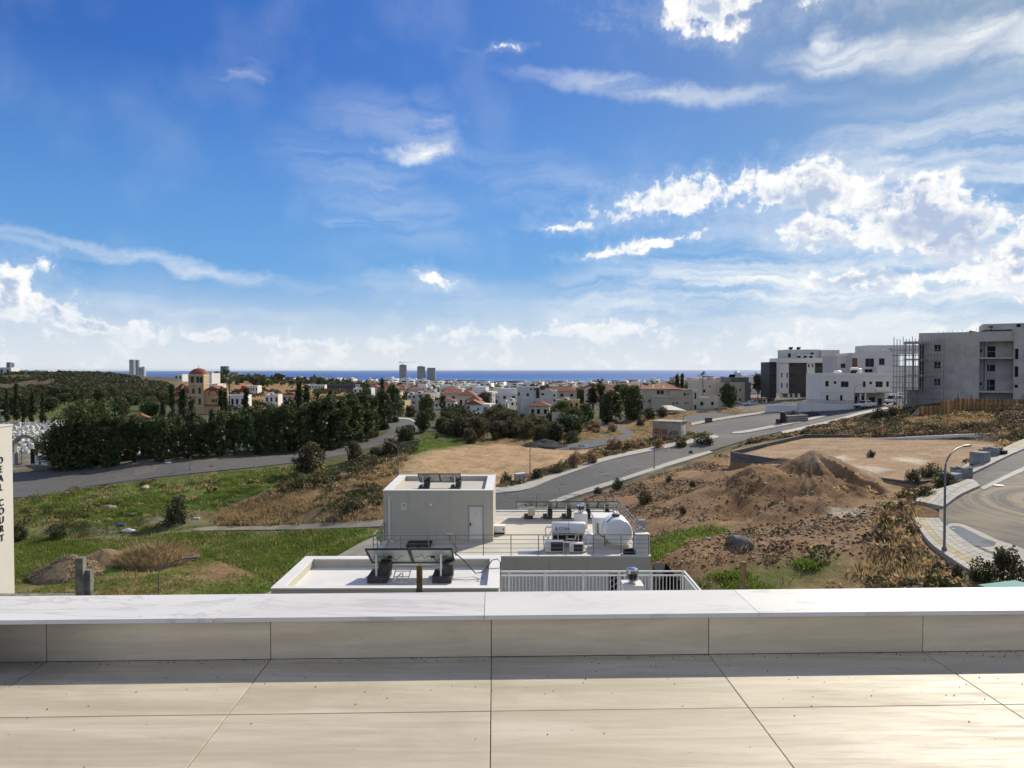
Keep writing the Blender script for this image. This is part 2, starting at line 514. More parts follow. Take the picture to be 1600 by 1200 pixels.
MAT = dict(
 white=M('white_paint', (0.72, 0.715, 0.69), 0.6, 0.05, 0.5, fine=0.10, fscale=3.0),
 roofwhite=M('white_roof_coat', (0.76, 0.755, 0.73), 0.55, 0.06, 0.9, fine=0.12, fscale=1.2),
 cream_floor=M('cream_roof_screed', (0.60, 0.56, 0.48), 0.75, 0.12, 0.8, fine=0.25, fscale=5.0, stretch=(0.4, 1, 1)),
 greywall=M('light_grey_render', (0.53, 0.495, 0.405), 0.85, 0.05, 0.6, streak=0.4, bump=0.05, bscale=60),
 whitewall=M('white_render', (0.74, 0.715, 0.655), 0.85, 0.06, 0.4, streak=0.35, bump=0.05, bscale=40),
 greyblue=M('pale_grey_render', (0.60, 0.575, 0.525), 0.85, 0.06, 0.4, streak=0.35),
 cream=M('cream_render', (0.62, 0.56, 0.45), 0.85, 0.08, 0.3),
 beige=M('beige_render', (0.52, 0.45, 0.34), 0.85, 0.08, 0.3),
 yellow=M('ochre_render', (0.56, 0.42, 0.22), 0.85, 0.08, 0.3),
 brownclad=M('dark_brown_cladding', (0.055, 0.045, 0.042), 0.6, 0.1, 2.0),
 concrete=M('raw_concrete', (0.56, 0.52, 0.455), 0.9, 0.16, 0.55, streak=0.55, bump=0.15, bscale=8, fine=0.2, fscale=2.2),
 concrete_d=M('grey_board_marked_concrete', (0.15, 0.145, 0.14), 0.9, 0.25, 1.2, bump=0.3, bscale=6, stretch=(0.4, 0.4, 3.0)),
 block=M('dark_concrete_block', (0.085, 0.085, 0.085), 0.9, 0.25, 3.0, bump=0.3, bscale=30),
 steel=M('galvanised_steel', (0.36, 0.36, 0.36), 0.42, 0.12, 4.0, metal=0.85),
 lampgrey=M('painted_lamp_grey', (0.20, 0.20, 0.20), 0.55, 0.1, 4.0, metal=0.2),
 rail=M('brushed_rail_steel', (0.33, 0.32, 0.30), 0.45, 0.1, 4.0, metal=0.6),
 chrome=M('polished_steel', (0.62, 0.62, 0.63), 0.16, 0.05, 4.0, metal=1.0),
 whitemetal=M('white_coated_metal', (0.74, 0.75, 0.75), 0.4, 0.03, 2.0, spec=0.5),
 dark=M('dark_metal', (0.03, 0.03, 0.032), 0.5, 0.2, 3.0),
 black=M('black_plastic', (0.012, 0.012, 0.013), 0.5, 0.2, 3.0),
 panelback=M('solar_panel_backsheet', (0.60, 0.66, 0.64), 0.35, 0.10, 1.5, spec=0.6),
 panelglass=M('solar_panel_glass', (0.012, 0.016, 0.035), 0.08, 0.1, 2.0, spec=0.8),
 glass=glass_mat('dark_window_glass'),
 frame=M('grey_window_frame', (0.12, 0.12, 0.125), 0.5, 0.05),
 redroof=M('terracotta_roof', (0.25, 0.088, 0.05), 0.8, 0.22, 0.5, bump=0.3, bscale=5, rnd=0.25),
 orangeroof=M('orange_clay_tile', (0.34, 0.135, 0.07), 0.8, 0.2, 0.7, rnd=0.15),
 domered=M('red_dome_tile', (0.26, 0.075, 0.04), 0.75, 0.2, 0.8),
 stone=M('warm_ashlar_stone', (0.52, 0.375, 0.22), 0.85, 0.18, 0.5, fine=0.15, fscale=1.5),
 wood=M('formwork_timber', (0.52, 0.28, 0.09), 0.75, 0.25, 1.2, rnd=0.35, stretch=(1, 1, 0.3)),
 woodgrey=M('weathered_timber', (0.20, 0.17, 0.13), 0.85, 0.25, 2.0, rnd=0.2),
 pave=M('grey_concrete_paver', (0.44, 0.42, 0.37), 0.85, 0.12, 1.0, rnd=0.10, fine=0.1, fscale=6),
 pavey=M('yellow_concrete_paver', (0.46, 0.38, 0.20), 0.85, 0.14, 1.0, rnd=0.12, fine=0.1, fscale=6),
 kerb=M('kerb_concrete', (0.46, 0.45, 0.41), 0.85, 0.12, 1.0),
 bark=M('bark', (0.09, 0.07, 0.05), 0.9, 0.3, 4.0),
 rubber=M('rubber', (0.02, 0.02, 0.02), 0.7, 0.1),
 carwhite=M('white_car_paint', (0.72, 0.72, 0.72), 0.25, 0.02, 1.0, spec=0.5, coat=0.4),
 carsilver=M('silver_car_paint', (0.35, 0.36, 0.37), 0.3, 0.02, 1.0, metal=0.4, coat=0.4),
 teal=M('teal_net', (0.03, 0.26, 0.24), 0.7, 0.15),
 red=M('red_print', (0.45, 0.03, 0.03), 0.7, 0.15),
 redgraf=M('red_spray_paint', (0.36, 0.025, 0.03), 0.75, 0.2, 6.0),
 ink=M('dark_spray_paint', (0.03, 0.03, 0.04), 0.75, 0.2),
 blue=M('blue_print', (0.03, 0.06, 0.32), 0.6, 0.05),
 letter=M('black_letter', (0.015, 0.015, 0.015), 0.5, 0.05),
 rock=M('pale_rock', (0.40, 0.34, 0.26), 0.9, 0.25, 1.5, rnd=0.3),
 rockgrey=M('grey_rock', (0.17, 0.16, 0.15), 0.9, 0.3, 1.5, bump=0.4, bscale=5),
 marble=None,
)
LEAF = dict(
 dark=leaf_mat('dark_evergreen_leaf', (0.042, 0.064, 0.023), (0.125, 0.150, 0.055)),
 mid=leaf_mat('mid_green_leaf', (0.044, 0.070, 0.020), (0.095, 0.125, 0.040)),
 olive=leaf_mat('olive_leaf', (0.080, 0.078, 0.036), (0.15, 0.138, 0.066), 0.2, 0.3),
 lime=leaf_mat('sunny_yellow_green_leaf', (0.070, 0.090, 0.014), (0.12, 0.13, 0.03)),
 cyp=leaf_mat('cypress_needle', (0.020, 0.033, 0.014), (0.055, 0.076, 0.030)),
 dry=leaf_mat('dry_straw_stalk', (0.42, 0.31, 0.15), (0.60, 0.46, 0.24), 0.2, 0.5),
 rust=leaf_mat('rusty_dry_twig', (0.19, 0.115, 0.08), (0.31, 0.20, 0.135), 0.2, 0.4),
 grass=leaf_mat('green_grass_blade', (0.10, 0.185, 0.025), (0.17, 0.27, 0.05), 0.2, 0.5),
 grassy=leaf_mat('yellowed_grass_blade', (0.17, 0.21, 0.04), (0.27, 0.28, 0.075), 0.2, 0.5),
 maquis=leaf_mat('maquis_leaf', (0.040, 0.038, 0.020), (0.085, 0.074, 0.040)),
)

# ------------------------------------------------------------------ ground: heights from surveyed spots (photo x, y, distance), smooth between them
SPOTS = [
 # under and just past our own building
 (0,990,14),(800,985,14),(1600,985,14),(0,1016,24),(800,1035,24),(1300,1012,24),(1650,1000,22),(300,1010,38),(800,1030,38),(1000,985,38),
 # left field, bank, valley road, cemetery, hill
 (50,930,52.9),(50,880,61.7),(50,845,69),(50,815,75),(50,776,84),(50,752,96),(50,735,106),(50,718,116),(50,690,145),(50,660,195),(50,645,240),(50,622,330),(50,601,420),(50,584,520),(50,582,600),
 (180,930,52.6),(180,860,65.4),(180,835,71.5),(180,800,78),(180,760,89),(180,744,97),(180,728,106),(180,690,145),(180,660,195),(180,645,240),(180,620,330),(180,600,430),(180,583,530),(180,583,620),
 (300,930,52.5),(300,860,65.4),(300,832,72.5),(300,800,79),(300,765,88),(300,738,97),(300,724,104),(300,700,125),(300,680,150),(300,660,190),(300,642,255),(300,622,330),(300,605,480),(300,597,620),(300,591,720),(300,598,900),
 (450,930,52.5),(450,865,65),(450,826,73.5),(450,798,79),(450,770,86),(450,742,96),(450,725,106),(450,712,116),(450,690,140),(450,660,190),(450,640,260),(450,623,360),(450,607,520),(450,600,700),(450,598,850),(450,601,1300),
 (540,935,50),(560,850,63),(560,815,71),(560,800,74),(550,765,84),(560,730,101),(560,706,122),(560,685,145),(620,672,152),(640,658,178),
 (600,785,78),(610,750,90),(620,720,106),(620,700,124),(600,650,200),(600,640,240),(600,625,400),(600,612,700),(600,604,1200),(600,602,2500),
 (720,800,73),(720,778,80),(720,755,90),(720,705,122),(720,690,140),(720,668,175),(720,650,230),(720,635,330),(720,622,500),(720,612,900),(720,606,1800),(720,601.5,4000),
 # main road and sand lot
 (800,800,72),(800,775,79),(850,760,84),(850,740,94),(850,705,122),(850,695,132),(850,680,155),(850,660,190),(850,642,260),(850,626,450),(850,614,900),(850,607,2000),(850,602,4000),
 (900,762,80.5),(900,743,90),(950,738,90),(950,722,100),(1022,733,93),(1022,710,108),(1107,707,111),(1107,690,121),(1200,675,132),(1200,660,142),(1290,655,146),(1345,641,152),(1400,632,156),
 (1000,690,126),(1050,687,122),(960,690,128),(920,701,122),(1000,665,165),(1130,655,165),(1130,645,180),(1100,640,200),(1060,642,205),(950,655,185),(1180,634,212),(1000,640,230),(930,668,160),
 (1100,615,400),(1100,606,900),(1130,603,2000),(1130,601,5500),(1000,622,420),(1000,610,900),
 (1340,636,160),(1280,636,165),(1250,624,205),(1210,626,207),(1250,612,350),(1250,604,800),(1250,601,3000),
 (1450,650,104),(1550,641,106),(1620,632,110),(1500,628,125),(1440,629,130),(1500,612,200),(1600,605,300),(1450,604,700),(1500,601,2500),
 (1300,668,119),(1350,661,118),(1400,656,112),(1500,666,96),(1600,656,92),(1250,680,112),(1180,696,107),(1140,712,102),
 (1330,686,95),(1400,690,88),(1500,687,85),(1600,683,77),(1300,706,80),(1400,718,72),(1400,774,54.5),(1470,768,53),(1345,766,57.5),(1380,768,56.5),(1300,765,59),(1435,771,54),(1265,768,61),
 # right foreground
 (1140,738,80),(1060,742,80),(1000,775,70),(945,765,78),(1050,800,60),(1100,790,58),(1200,802,52),(1300,810,48),(1350,774,53),(1400,800,45),(1250,850,41),(1150,850,43.5),(1050,870,42.5),(1030,918,38),(1200,922,35.5),(1350,922,33.5),(1480,900,33.5),(1560,922,32),(1680,935,31),
 (1475,866,37),(1600,850,37.3),(1600,780,44.8),(1440,810,43.6),(1500,757,50.5),(1540,729,57),(1600,700,66),(1700,760,48),(1700,690,70),(1800,700,66),
 # off both sides of the frame
 (-300,940,52),(-300,840,69),(-300,778,84),(-300,735,106),(-300,690,145),(-300,645,240),(-300,600,420),(-300,588,600),(-300,598,1500),(-300,599,4000),
 (1950,960,30),(1950,860,38),(1950,730,60),(1950,660,100),(1950,620,200),(1950,606,500),(1950,601,2500),
 (100,597,1200),(100,600,2500),(300,600,1800),(500,600,5000),(100,600,5500),(1500,600,5500),(800,599.6,6200)]


def sp_coords(x, y):
 x, y = np.asarray(x, float), np.asarray(y, float)
 a = np.arctan2(x, y)
 r = np.hypot(x, y)
 a = np.clip(a, R(-50), R(50))
 return np.tan(a) * 1.15, np.log(np.maximum(r * np.cos(a), 4.0)), r * np.cos(a)


_pw = [P(*s) for s in SPOTS]
_px = np.array([p.x for p in _pw]); _py = np.array([p.y for p in _pw]); _pz = np.array([p.z for p in _pw])
_A = np.stack(sp_coords(_px, _py)[:2], 1)


def _ker(d2):
 return 0.5 * d2 * np.log(d2 + 1e-12)


def _fit():
 n = len(_A)
 d2 = ((_A[:, None] - _A[None]) ** 2).sum(-1)
 K = _ker(d2) + np.eye(n) * 2e-4
 Q = np.c_[np.ones(n), _A]
 L = np.block([[K, Q], [Q.T, np.zeros((3, 3))]])
 return np.linalg.solve(L, np.r_[_pz / _py, np.zeros(3)])


_W = _fit()


def H_base(x, y):
 u, v, yy = sp_coords(x, y)
 sh = u.shape
 u, v, yy = u.ravel(), v.ravel(), yy.ravel()
 out = np.empty(len(u))
 for i in range(0, len(u), 20000):
  q = np.stack([u[i:i + 20000], v[i:i + 20000]], 1)
  d2 = ((q[:, None] - _A[None]) ** 2).sum(-1)
  out[i:i + 20000] = _ker(d2) @ _W[:-3] + _W[-3] + q @ _W[-2:]
 z = (out * np.maximum(yy, 4.0)).reshape(sh)
 r = np.hypot(x, y)
 z = np.clip(z, -127.5, 40)
 back = np.clip((np.abs(np.arctan2(x, y)) - R(50)) / R(25), 0, 1)
 z = z * (1 - back) + np.maximum(z, -14.0) * back
 return np.where(r > 6250, np.minimum(z, -127.5 - (r - 6250) * 0.02), z)


def seg_dist(x, y, poly):
 """signed distance to a closed polygon: negative inside"""
 x, y = np.asarray(x, float), np.asarray(y, float)
 d = np.full(x.shape, 1e9)
 ins = np.zeros(x.shape, bool)
 n = len(poly)
 for i in range(n):
  ax, ay = poly[i]
  bx, by = poly[(i + 1) % n]
  ex, ey = bx - ax, by - ay
  t = np.clip(((x - ax) * ex + (y - ay) * ey) / (ex * ex + ey * ey + 1e-12), 0, 1)
  d = np.minimum(d, (x - ax - t * ex) ** 2 + (y - ay - t * ey) ** 2)
  if ey != 0:
   ins ^= ((ay > y) != (by > y)) & (x < ax + (y - ay) / ey * ex)
 return np.where(ins, -1, 1) * np.sqrt(d)


def near_poly(x, y, poly, mg=3.0):
 p = np.array(poly)
 return (x > p[:, 0].min() - mg) & (x < p[:, 0].max() + mg) & (y > p[:, 1].min() - mg) & (y < p[:, 1].max() + mg)


def vnoise(x, y, seed=0):
 xi, yi = np.floor(x).astype(np.int64), np.floor(y).astype(np.int64)
 fx, fy = x - xi, y - yi
 fx, fy = fx * fx * (3 - 2 * fx), fy * fy * (3 - 2 * fy)

 def h(a, b):
  n = (a * 374761393 + b * 668265263 + seed * 974711) & 0x7fffffff
  n = ((n ^ (n >> 13)) * 1274126177) & 0x7fffffff
  return ((n ^ (n >> 16)) & 0xffff) / 65535.0
 return (h(xi, yi) * (1 - fx) + h(xi + 1, yi) * fx) * (1 - fy) + (h(xi, yi + 1) * (1 - fx) + h(xi + 1, yi + 1) * fx) * fy


def fbm(x, y, sc, oct_=4, seed=0):
 s, a, t = 0.0, 0.5, 0.0
 for i in range(oct_):
  s = s + a * vnoise(x * sc + 17.3 * i, y * sc - 9.1 * i, seed + i)
  t += a
  a *= 0.5
  sc *= 2.07
 return s / t


def W2(px, py, Y):
 p = P(px, py, Y)
 return (p.x, p.y)


# the levelled lot on the right, held by low concrete walls
LOT = [W2(1141, 706, 84), W2(1360, 745, 62.5), W2(1425, 756, 57.5), W2(1480, 741, 60), W2(1560, 703, 73), W2(1600, 690, 78), W2(1510, 687, 85), W2(1330, 685, 96), W2(1255, 684, 99)]
_lp = [P(1141, 708, 84), P(1360, 747, 62.5), P(1425, 757, 57.5), P(1560, 703, 73), P(1510, 687, 85), P(1330, 686, 96), P(1255, 685, 99)]
_lq = np.linalg.lstsq(np.array([[p.x, p.y, 1] for p in _lp]), np.array([p.z for p in _lp]), rcond=None)[0]


def lot_z(x, y):
 return _lq[0] * x + _lq[1] * y + _lq[2]


MOUNDS = [  # x, y, height, radius, stretch across, turn, sharpness
 (*W2(1266, 730, 63.0), 3.45, 5.6, 1.0, 0, 0.1), (*W2(1190, 754, 61.5), 2.3, 7.4, 1.35, 0.05, 0.4), (*W2(1122, 776, 60.5), 1.5, 6.8, 1.4, 0.1, 1.0), (*W2(1300, 757, 57.5), 0.7, 5, 1.2, 0.5, 1.0),
 (*W2(1262, 800, 50), 0.7, 4, 1.5, 0.2, 1.0), (*W2(1185, 736, 74), 0.9, 5.0, 1.5, 0.1, 1.0), (*W2(1110, 752, 74), 0.8, 5.0, 1.4, 0.1, 1.0), (*W2(1060, 800, 60), 0.7, 6.0, 1.5, 0.3, 1.0),
 (*W2(1160, 860, 42), 0.45, 4.0, 1.8, 0.3, 1.0), (*W2(1330, 860, 39.5), 0.35, 4.0, 1.6, 0.3, 1.0),
 (*W2(420, 775, 85), 0.9, 6, 2.0, 0.4, 1.3), (*W2(390, 770, 86), 1.0, 4, 1.5, 0.5, 1.2)]


def H_smooth(x, y):
 x, y = np.asarray(x, float), np.asarray(y, float)
 z = H_base(x, y)
 k = near_poly(x, y, LOT, 4)
 if k.any():
  d = seg_dist(x[k], y[k], LOT)
  f = np.clip(0.5 - d / 0.5, 0, 1)
  z[k] = z[k] * (1 - f) + lot_z(x[k], y[k]) * f
 top = np.zeros_like(z)
 for (mx, my, h, r, st, tu, sh) in MOUNDS:
  dx, dy = x - mx, y - my
  a, b = dx * math.cos(tu) + dy * math.sin(tu), -dx * math.sin(tu) + dy * math.cos(tu)
  q = np.hypot(a / st, b) / r
  top = np.maximum(top, h * np.clip(1 - np.sqrt(q * q + 0.006) + 0.077, 0, 1) ** (1.0 + 0.35 * sh))
 return z + top


def H1(x, y):
 return float(H_smooth(np.array([x]), np.array([y]))[0])


def hits(pts, y0=24.0, y1=1500.0):
 """where rays through photo points meet the ground"""
 Ys = y0 * (y1 / y0) ** np.linspace(0, 1, 420)
 out = []
 D = np.array([px_dir(*p) for p in pts])
 D = D / D[:, 1:2]
 X = D[:, 0:1] * Ys[None]
 Z = D[:, 2:3] * Ys[None]
 YY = np.broadcast_to(Ys, X.shape)
 G = Z - H_smooth(X, YY.copy())
 for i in range(len(pts)):
  neg = np.where((G[i, 1:] <= 0) & (G[i, :-1] > 0))[0]
  if len(neg):
   j = neg[0]
   t = G[i, j] / (G[i, j] - G[i, j + 1])
   y = Ys[j] + t * (Ys[j + 1] - Ys[j])
  else:
   y = Ys[np.argmin(np.abs(G[i]))]
  out.append((D[i, 0] * y, y))
 return out


def dense(pts, step=14.0, closed=False):
 """Catmull-Rom through photo points"""
 P_ = [np.array(p, float) for p in pts]
 n = len(P_)
 out = []
 for i in range(n if closed else n - 1):
  p0, p1, p2, p3 = (P_[(i - 1) % n] if closed or i else P_[0]), P_[i], P_[(i + 1) % n], (P_[(i + 2) % n] if closed or i + 2 < n else P_[-1])
  k = max(1, int(np.hypot(*(p2 - p1)) / step))
  for j in range(k):
   t = j / k
   out.append(tuple(0.5 * ((2 * p1) + (p2 - p0) * t + (2 * p0 - 5 * p1 + 4 * p2 - p3) * t * t + (3 * p1 - p0 - 3 * p2 + p3) * t ** 3)))
 if not closed:
  out.append(tuple(P_[-1]))
 return out


PAVED = []      # world polygons below which the ground is kept low and smooth


def drape(name, poly, mat, dz, step=2.0, skirt=0.0, kind='structure', pave=True, rough=0.0, mats=None):
 """a sheet following the ground inside a world polygon, with a vertical edge (a kerb face) of height skirt"""
 pts = []
 n = len(poly)
 for i in range(n):
  a, b = np.array(poly[i]), np.array(poly[(i + 1) % n])
  k = max(1, int(np.hypot(*(b - a)) / step))
  pts += [tuple(a + (b - a) * j / k) for j in range(k)]
 ne = len(pts)
 pa = np.array(pts)
 gx = np.arange(pa[:, 0].min(), pa[:, 0].max(), step)
 gy = np.arange(pa[:, 1].min(), pa[:, 1].max(), step)
 GX, GY = np.meshgrid(gx, gy)
 GX, GY = GX.ravel() + RNG.uniform(-.15, .15, GX.size) * step, GY.ravel()
 ins = seg_dist(GX, GY, pts) < -0.3 * step
 allp = [Vector(p) for p in pts] + [Vector((a, b)) for a, b in zip(GX[ins], GY[ins])]
 vo, eo, fo, ov, oe, of = delaunay_2d_cdt(allp, [(i, (i + 1) % ne) for i in range(ne)], [], 1, 1e-5)
 xy = np.array([tuple(v) for v in vo])
 z = H_smooth(xy[:, 0], xy[:, 1]) + dz
 verts = [(a, b, c) for (a, b), c in zip(xy, z)]
 faces = [tuple(f) for f in fo]
 if skirt:
  zz = H_smooth(pa[:, 0], pa[:, 1]) + dz
  b0 = len(verts)
  verts += [(a, b, c) for (a, b), c in zip(pts, zz)] + [(a, b, c - skirt) for (a, b), c in zip(pts, zz)]
  faces += [(b0 + i, b0 + (i + 1) % ne, b0 + ne + (i + 1) % ne, b0 + ne + i) for i in range(ne)]
 me = bpy.data.meshes.new(name)
 me.from_pydata(verts, [], faces)
 for m_ in (mats or [mat]):
  me.materials.append(m_)
 if mats and skirt:
  mi = [0] * len(fo) + [1] * ne
  me.polygons.foreach_set('material_index', mi)
 bm = bmesh.new(); bm.from_mesh(me)
 for f in bm.faces:
  if f.normal.z < -0.2:
   f.normal_flip()
 bm.to_mesh(me); bm.free()
 o = put(name, me)
 if kind:
  o['kind'] = kind
 if pave:
  PAVED.append(poly)
 return o


def from_px(pts, closed=True, step=14.0):
 return hits(dense(pts, step, closed))


# asphalt, with patches, dust and cracks
def asphalt(name, base, dust, dusty=0.5, rings=None):
 mt = bpy.data.materials.new(name)
 mt.use_nodes = True
 t = NT(mt.node_tree)
 bs = mt.node_tree.nodes['Principled BSDF']
 pos = t.n('ShaderNodeNewGeometry').outputs['Position']
 n1 = t.noise(pos, 0.12, 5, 0.6, 0.6)
 n2 = t.noise(pos, 1.1, 8, 0.7)
 n3 = t.noise(pos, 14.0, 3, 0.6)
 c = t.mix(t.ramp(n2, 0.3, 0.7), tuple(x * 0.78 for x in base), base)
 c = t.mix(t.ramp(n1, 0.52, 0.68, 0, dusty), c, dust)
 c = t.mix(t.ramp(n3, 0.5, 0.8, 0, 0.35), c, tuple(x * 0.6 for x in base))
 if rings:       # dusty tyre tracks swept round the turning circle
  dd = t.n('ShaderNodeVectorMath', {0: pos, 1: rings}, operation='DISTANCE').outputs[1]
  rn = t.noise(t.n('ShaderNodeCombineXYZ', {0: t.m('ADD', dd, t.m('MULTIPLY', n1, 1.5))}).outputs[0], 1.1, 5, 0.7, 0, '2D')
  c = t.mix(t.m('MULTIPLY', t.ramp(rn, 0.42, 0.6, 0, 0.8), t.ramp(dd, 2.0, 9.5, 1.0, 0.15)), c, (0.33, 0.26, 0.165))
 cr = t.n('ShaderNodeTexVoronoi', {'Vector': t.n('ShaderNodeVectorMath', {0: pos, 1: t.n('ShaderNodeTexNoise', {'Vector': pos, 'Scale': 0.5, 'Detail': 4.0}).outputs[1]}, operation='ADD').outputs[0], 'Scale': 0.16}, feature='DISTANCE_TO_EDGE').outputs[0]
 c = t.mix(t.ramp(cr, 0.004, 0.012, 0.5, 0.0), c, (0.02, 0.02, 0.02))
 t.set(bs.inputs['Base Color'], c)
 bs.inputs['Roughness'].default_value = 0.85
 bs.inputs['Specular IOR Level'].default_value = 0.25
 t.set(bs.inputs['Normal'], t.n('ShaderNodeBump', {'Strength': 0.25, 'Distance': 0.02, 'Height': n3}).outputs[0])
 return mt


A_NEW = asphalt('grey_asphalt', (0.105, 0.105, 0.108), (0.20, 0.185, 0.155), 0.4)
A_OLD = asphalt('worn_asphalt', (0.125, 0.122, 0.118), (0.20, 0.18, 0.15), 0.5)
A_DUST = asphalt('dusty_asphalt', (0.12, 0.117, 0.108), (0.25, 0.20, 0.135), 0.75, tuple(P(1660, 795, 43.5)))
GRAVEL = M('grey_gravel', (0.135, 0.14, 0.145), 0.95, 0.25, 1.2, bump=0.6, bscale=3, fine=0.5, fscale=4)

# the main road climbing from behind the white-roofed house up to the right, its junction and upper lane
R_RIGHT = [(770, 822), (850, 788), (900, 770), (975, 747), (1050, 722), (1107, 706), (1160, 690), (1220, 675), (1300, 657), (1345, 644.5), (1385, 637), (1440, 630)]
R_LEFT = [(1440, 626), (1390, 630), (1335, 637.5), (1290, 642), (1262, 641), (1225, 644), (1180, 650), (1140, 656), (1110, 661), (1080, 667), (1072, 674), (1090, 679), (1115, 681.5), (1124, 684), (1112, 687.5), (1025, 704), (950, 720), (900, 737), (860, 751), (825, 765), (800, 769), (760, 773)]
ROAD = hits(dense(R_RIGHT, 12) + dense(R_LEFT, 8))
drape('road', ROAD, A_NEW, 0.03, 2.2, 0.25)
ISLAND = from_px([(1141, 677.5), (1170, 673), (1230, 661.5), (1285, 650.5), (1292, 651.5), (1285, 653.5), (1230, 665.5), (1170, 677), (1146, 679)], True, 8)
drape('traffic_island', ISLAND, MAT['pave'], 0.17, 1.6, 0.3, mats=[MAT['pave'], MAT['kerb']])
SIDE_L = hits(dense([(760, 773.5), (800, 769.5), (825, 765.5), (860, 751.5), (900, 737.5), (950, 720.5), (1025, 704.5), (1112, 688), (1124, 684.5), (1119, 681.5)], 10) + dense([(1108, 682), (1095, 684), (1040, 695.5), (960, 712), (900, 729), (860, 742), (825, 754), (800, 761), (760, 764)], 12))
drape('pavement_verge_side', SIDE_L, MAT['pave'], 0.16, 1.6, 0.32, mats=[MAT['pave'], MAT['kerb']])
SIDE_R = hits(dense([(850, 788), (900, 770), (975, 747), (1050, 722), (1107, 706)], 12) + dense([(1114, 708), (1060, 725), (1022, 736.5), (950, 761), (900, 777), (860, 791)], 12))
drape('pavement_dirt_side', SIDE_R, MAT['pave'], 0.15, 1.6, 0.32, mats=[MAT['pave'], MAT['kerb']])
SIDE_U = hits(dense([(1080, 666), (1110, 660), (1140, 655), (1180, 649), (1200, 646)], 10) + dense([(1196, 644), (1150, 650), (1110, 656.5), (1080, 662)], 10))
drape('pavement_upper_lane', SIDE_U, MAT['pave'], 0.16, 2.0, 0.32, mats=[MAT['pave'], MAT['kerb']])
SIDE_S = hits(dense([(1220, 676), (1300, 658), (1345, 645.5), (1385, 638)], 10) + dense([(1388, 640.5), (1345, 649.5), (1300, 662), (1225, 679.5)], 10))
drape('pavement_scrub_side', SIDE_S, MAT['pave'], 0.16, 2.0, 0.32, mats=[MAT['pave'], MAT['kerb']])
# valley road by the cemetery
V_NEAR = [(-160, 783), (20, 777), (90, 769), (160, 757), (230, 747), (300, 739), (400, 729), (480, 719.5), (540, 709), (600, 692), (640, 680), (652, 671), (652, 664)]
V_FAR = [(640, 656.5), (622, 655), (606, 660), (610, 670), (590, 684), (540, 697), (480, 706), (400, 714), (300, 722), (200, 728), (100, 733), (20, 739), (-160, 745)]
VROAD = hits(dense(V_NEAR, 14) + dense(V_FAR, 12))
drape('valley_road', VROAD, A_OLD, 0.03, 2.5, 0.25)
VERGE = hits(dense([(652, 664), (640, 656.5), (622, 655)], 8) + dense([(622, 652.8), (640, 654), (657, 662)], 8))
drape('valley_kerb', VERGE, MAT['kerb'], 0.16, 2.0, 0.3)
# turning circle and the new road on the right
C_OUT = [(1680, 920), (1600, 898), (1550, 874), (1506, 855), (1478, 832), (1466, 812), (1468, 794), (1490, 779), (1533, 760), (1600, 731), (1700, 692), (1850, 720), (1850, 850)]
CIRCLE = hits(dense(C_OUT, 14, True))
drape('turning_circle', CIRCLE, A_DUST, 0.03, 1.2, 0.25)
NEWROAD = hits(dense([(1502, 751), (1532, 763)], 10) + dense([(1600, 732), (1720, 684)], 14) + dense([(1690, 676), (1600, 703), (1541, 733), (1503, 750)], 10))
drape('new_road', NEWROAD, A_NEW, 0.025, 1.4, 0.25)
KERB_STRIP = hits(dense([(1532, 764), (1600, 731), (1720, 683)], 12) + dense([(1724, 687), (1604, 736), (1537, 767), (1534, 765.5)], 12))
drape('kerb_strip', KERB_STRIP, MAT['kerb'], 0.05, 1.2, 0.2)
# gravelled yards, the path between the bushes
GY = from_px([(862, 701), (880, 694), (905, 690), (945, 685), (975, 678), (952, 668), (936, 665), (926, 662), (945, 661), (965, 666), (990, 676), (985, 687), (950, 694), (920, 700), (890, 703)], True, 9)
drape('gravel_path', GY, GRAVEL, 0.03, 2.0, 0.2)
GY2 = from_px([(1066, 654), (1085, 648), (1125, 646), (1150, 650), (1140, 654), (1105, 660), (1078, 661)], True, 9)
drape('gravel_yard', GY2, GRAVEL, 0.03, 2.5, 0.2)
# concrete path at the foot of the left slope
CP = hits(dense([(300, 829), (380, 828), (470, 827), (560, 824), (600, 822)], 14) + dense([(600, 812), (560, 814), (470, 819), (400, 822), (330, 822.5), (302, 826)], 14))
drape('concrete_path', CP, M('dusty_concrete', (0.30, 0.265, 0.21), 0.9, 0.25, 0.5, fine=0.3, fscale=3), 0.05, 2.0, 0.2)
GP = hits([(395, 935), (480, 893), (585, 838), (596, 850), (540, 890), (470, 940)])
drape('dry_field_track', GP, M('pale_gravel_track', (0.36, 0.33, 0.28), 0.95, 0.2, 0.6, bump=0.6, bscale=3, fine=0.5, fscale=5), 0.03, 1.5, 0.15)

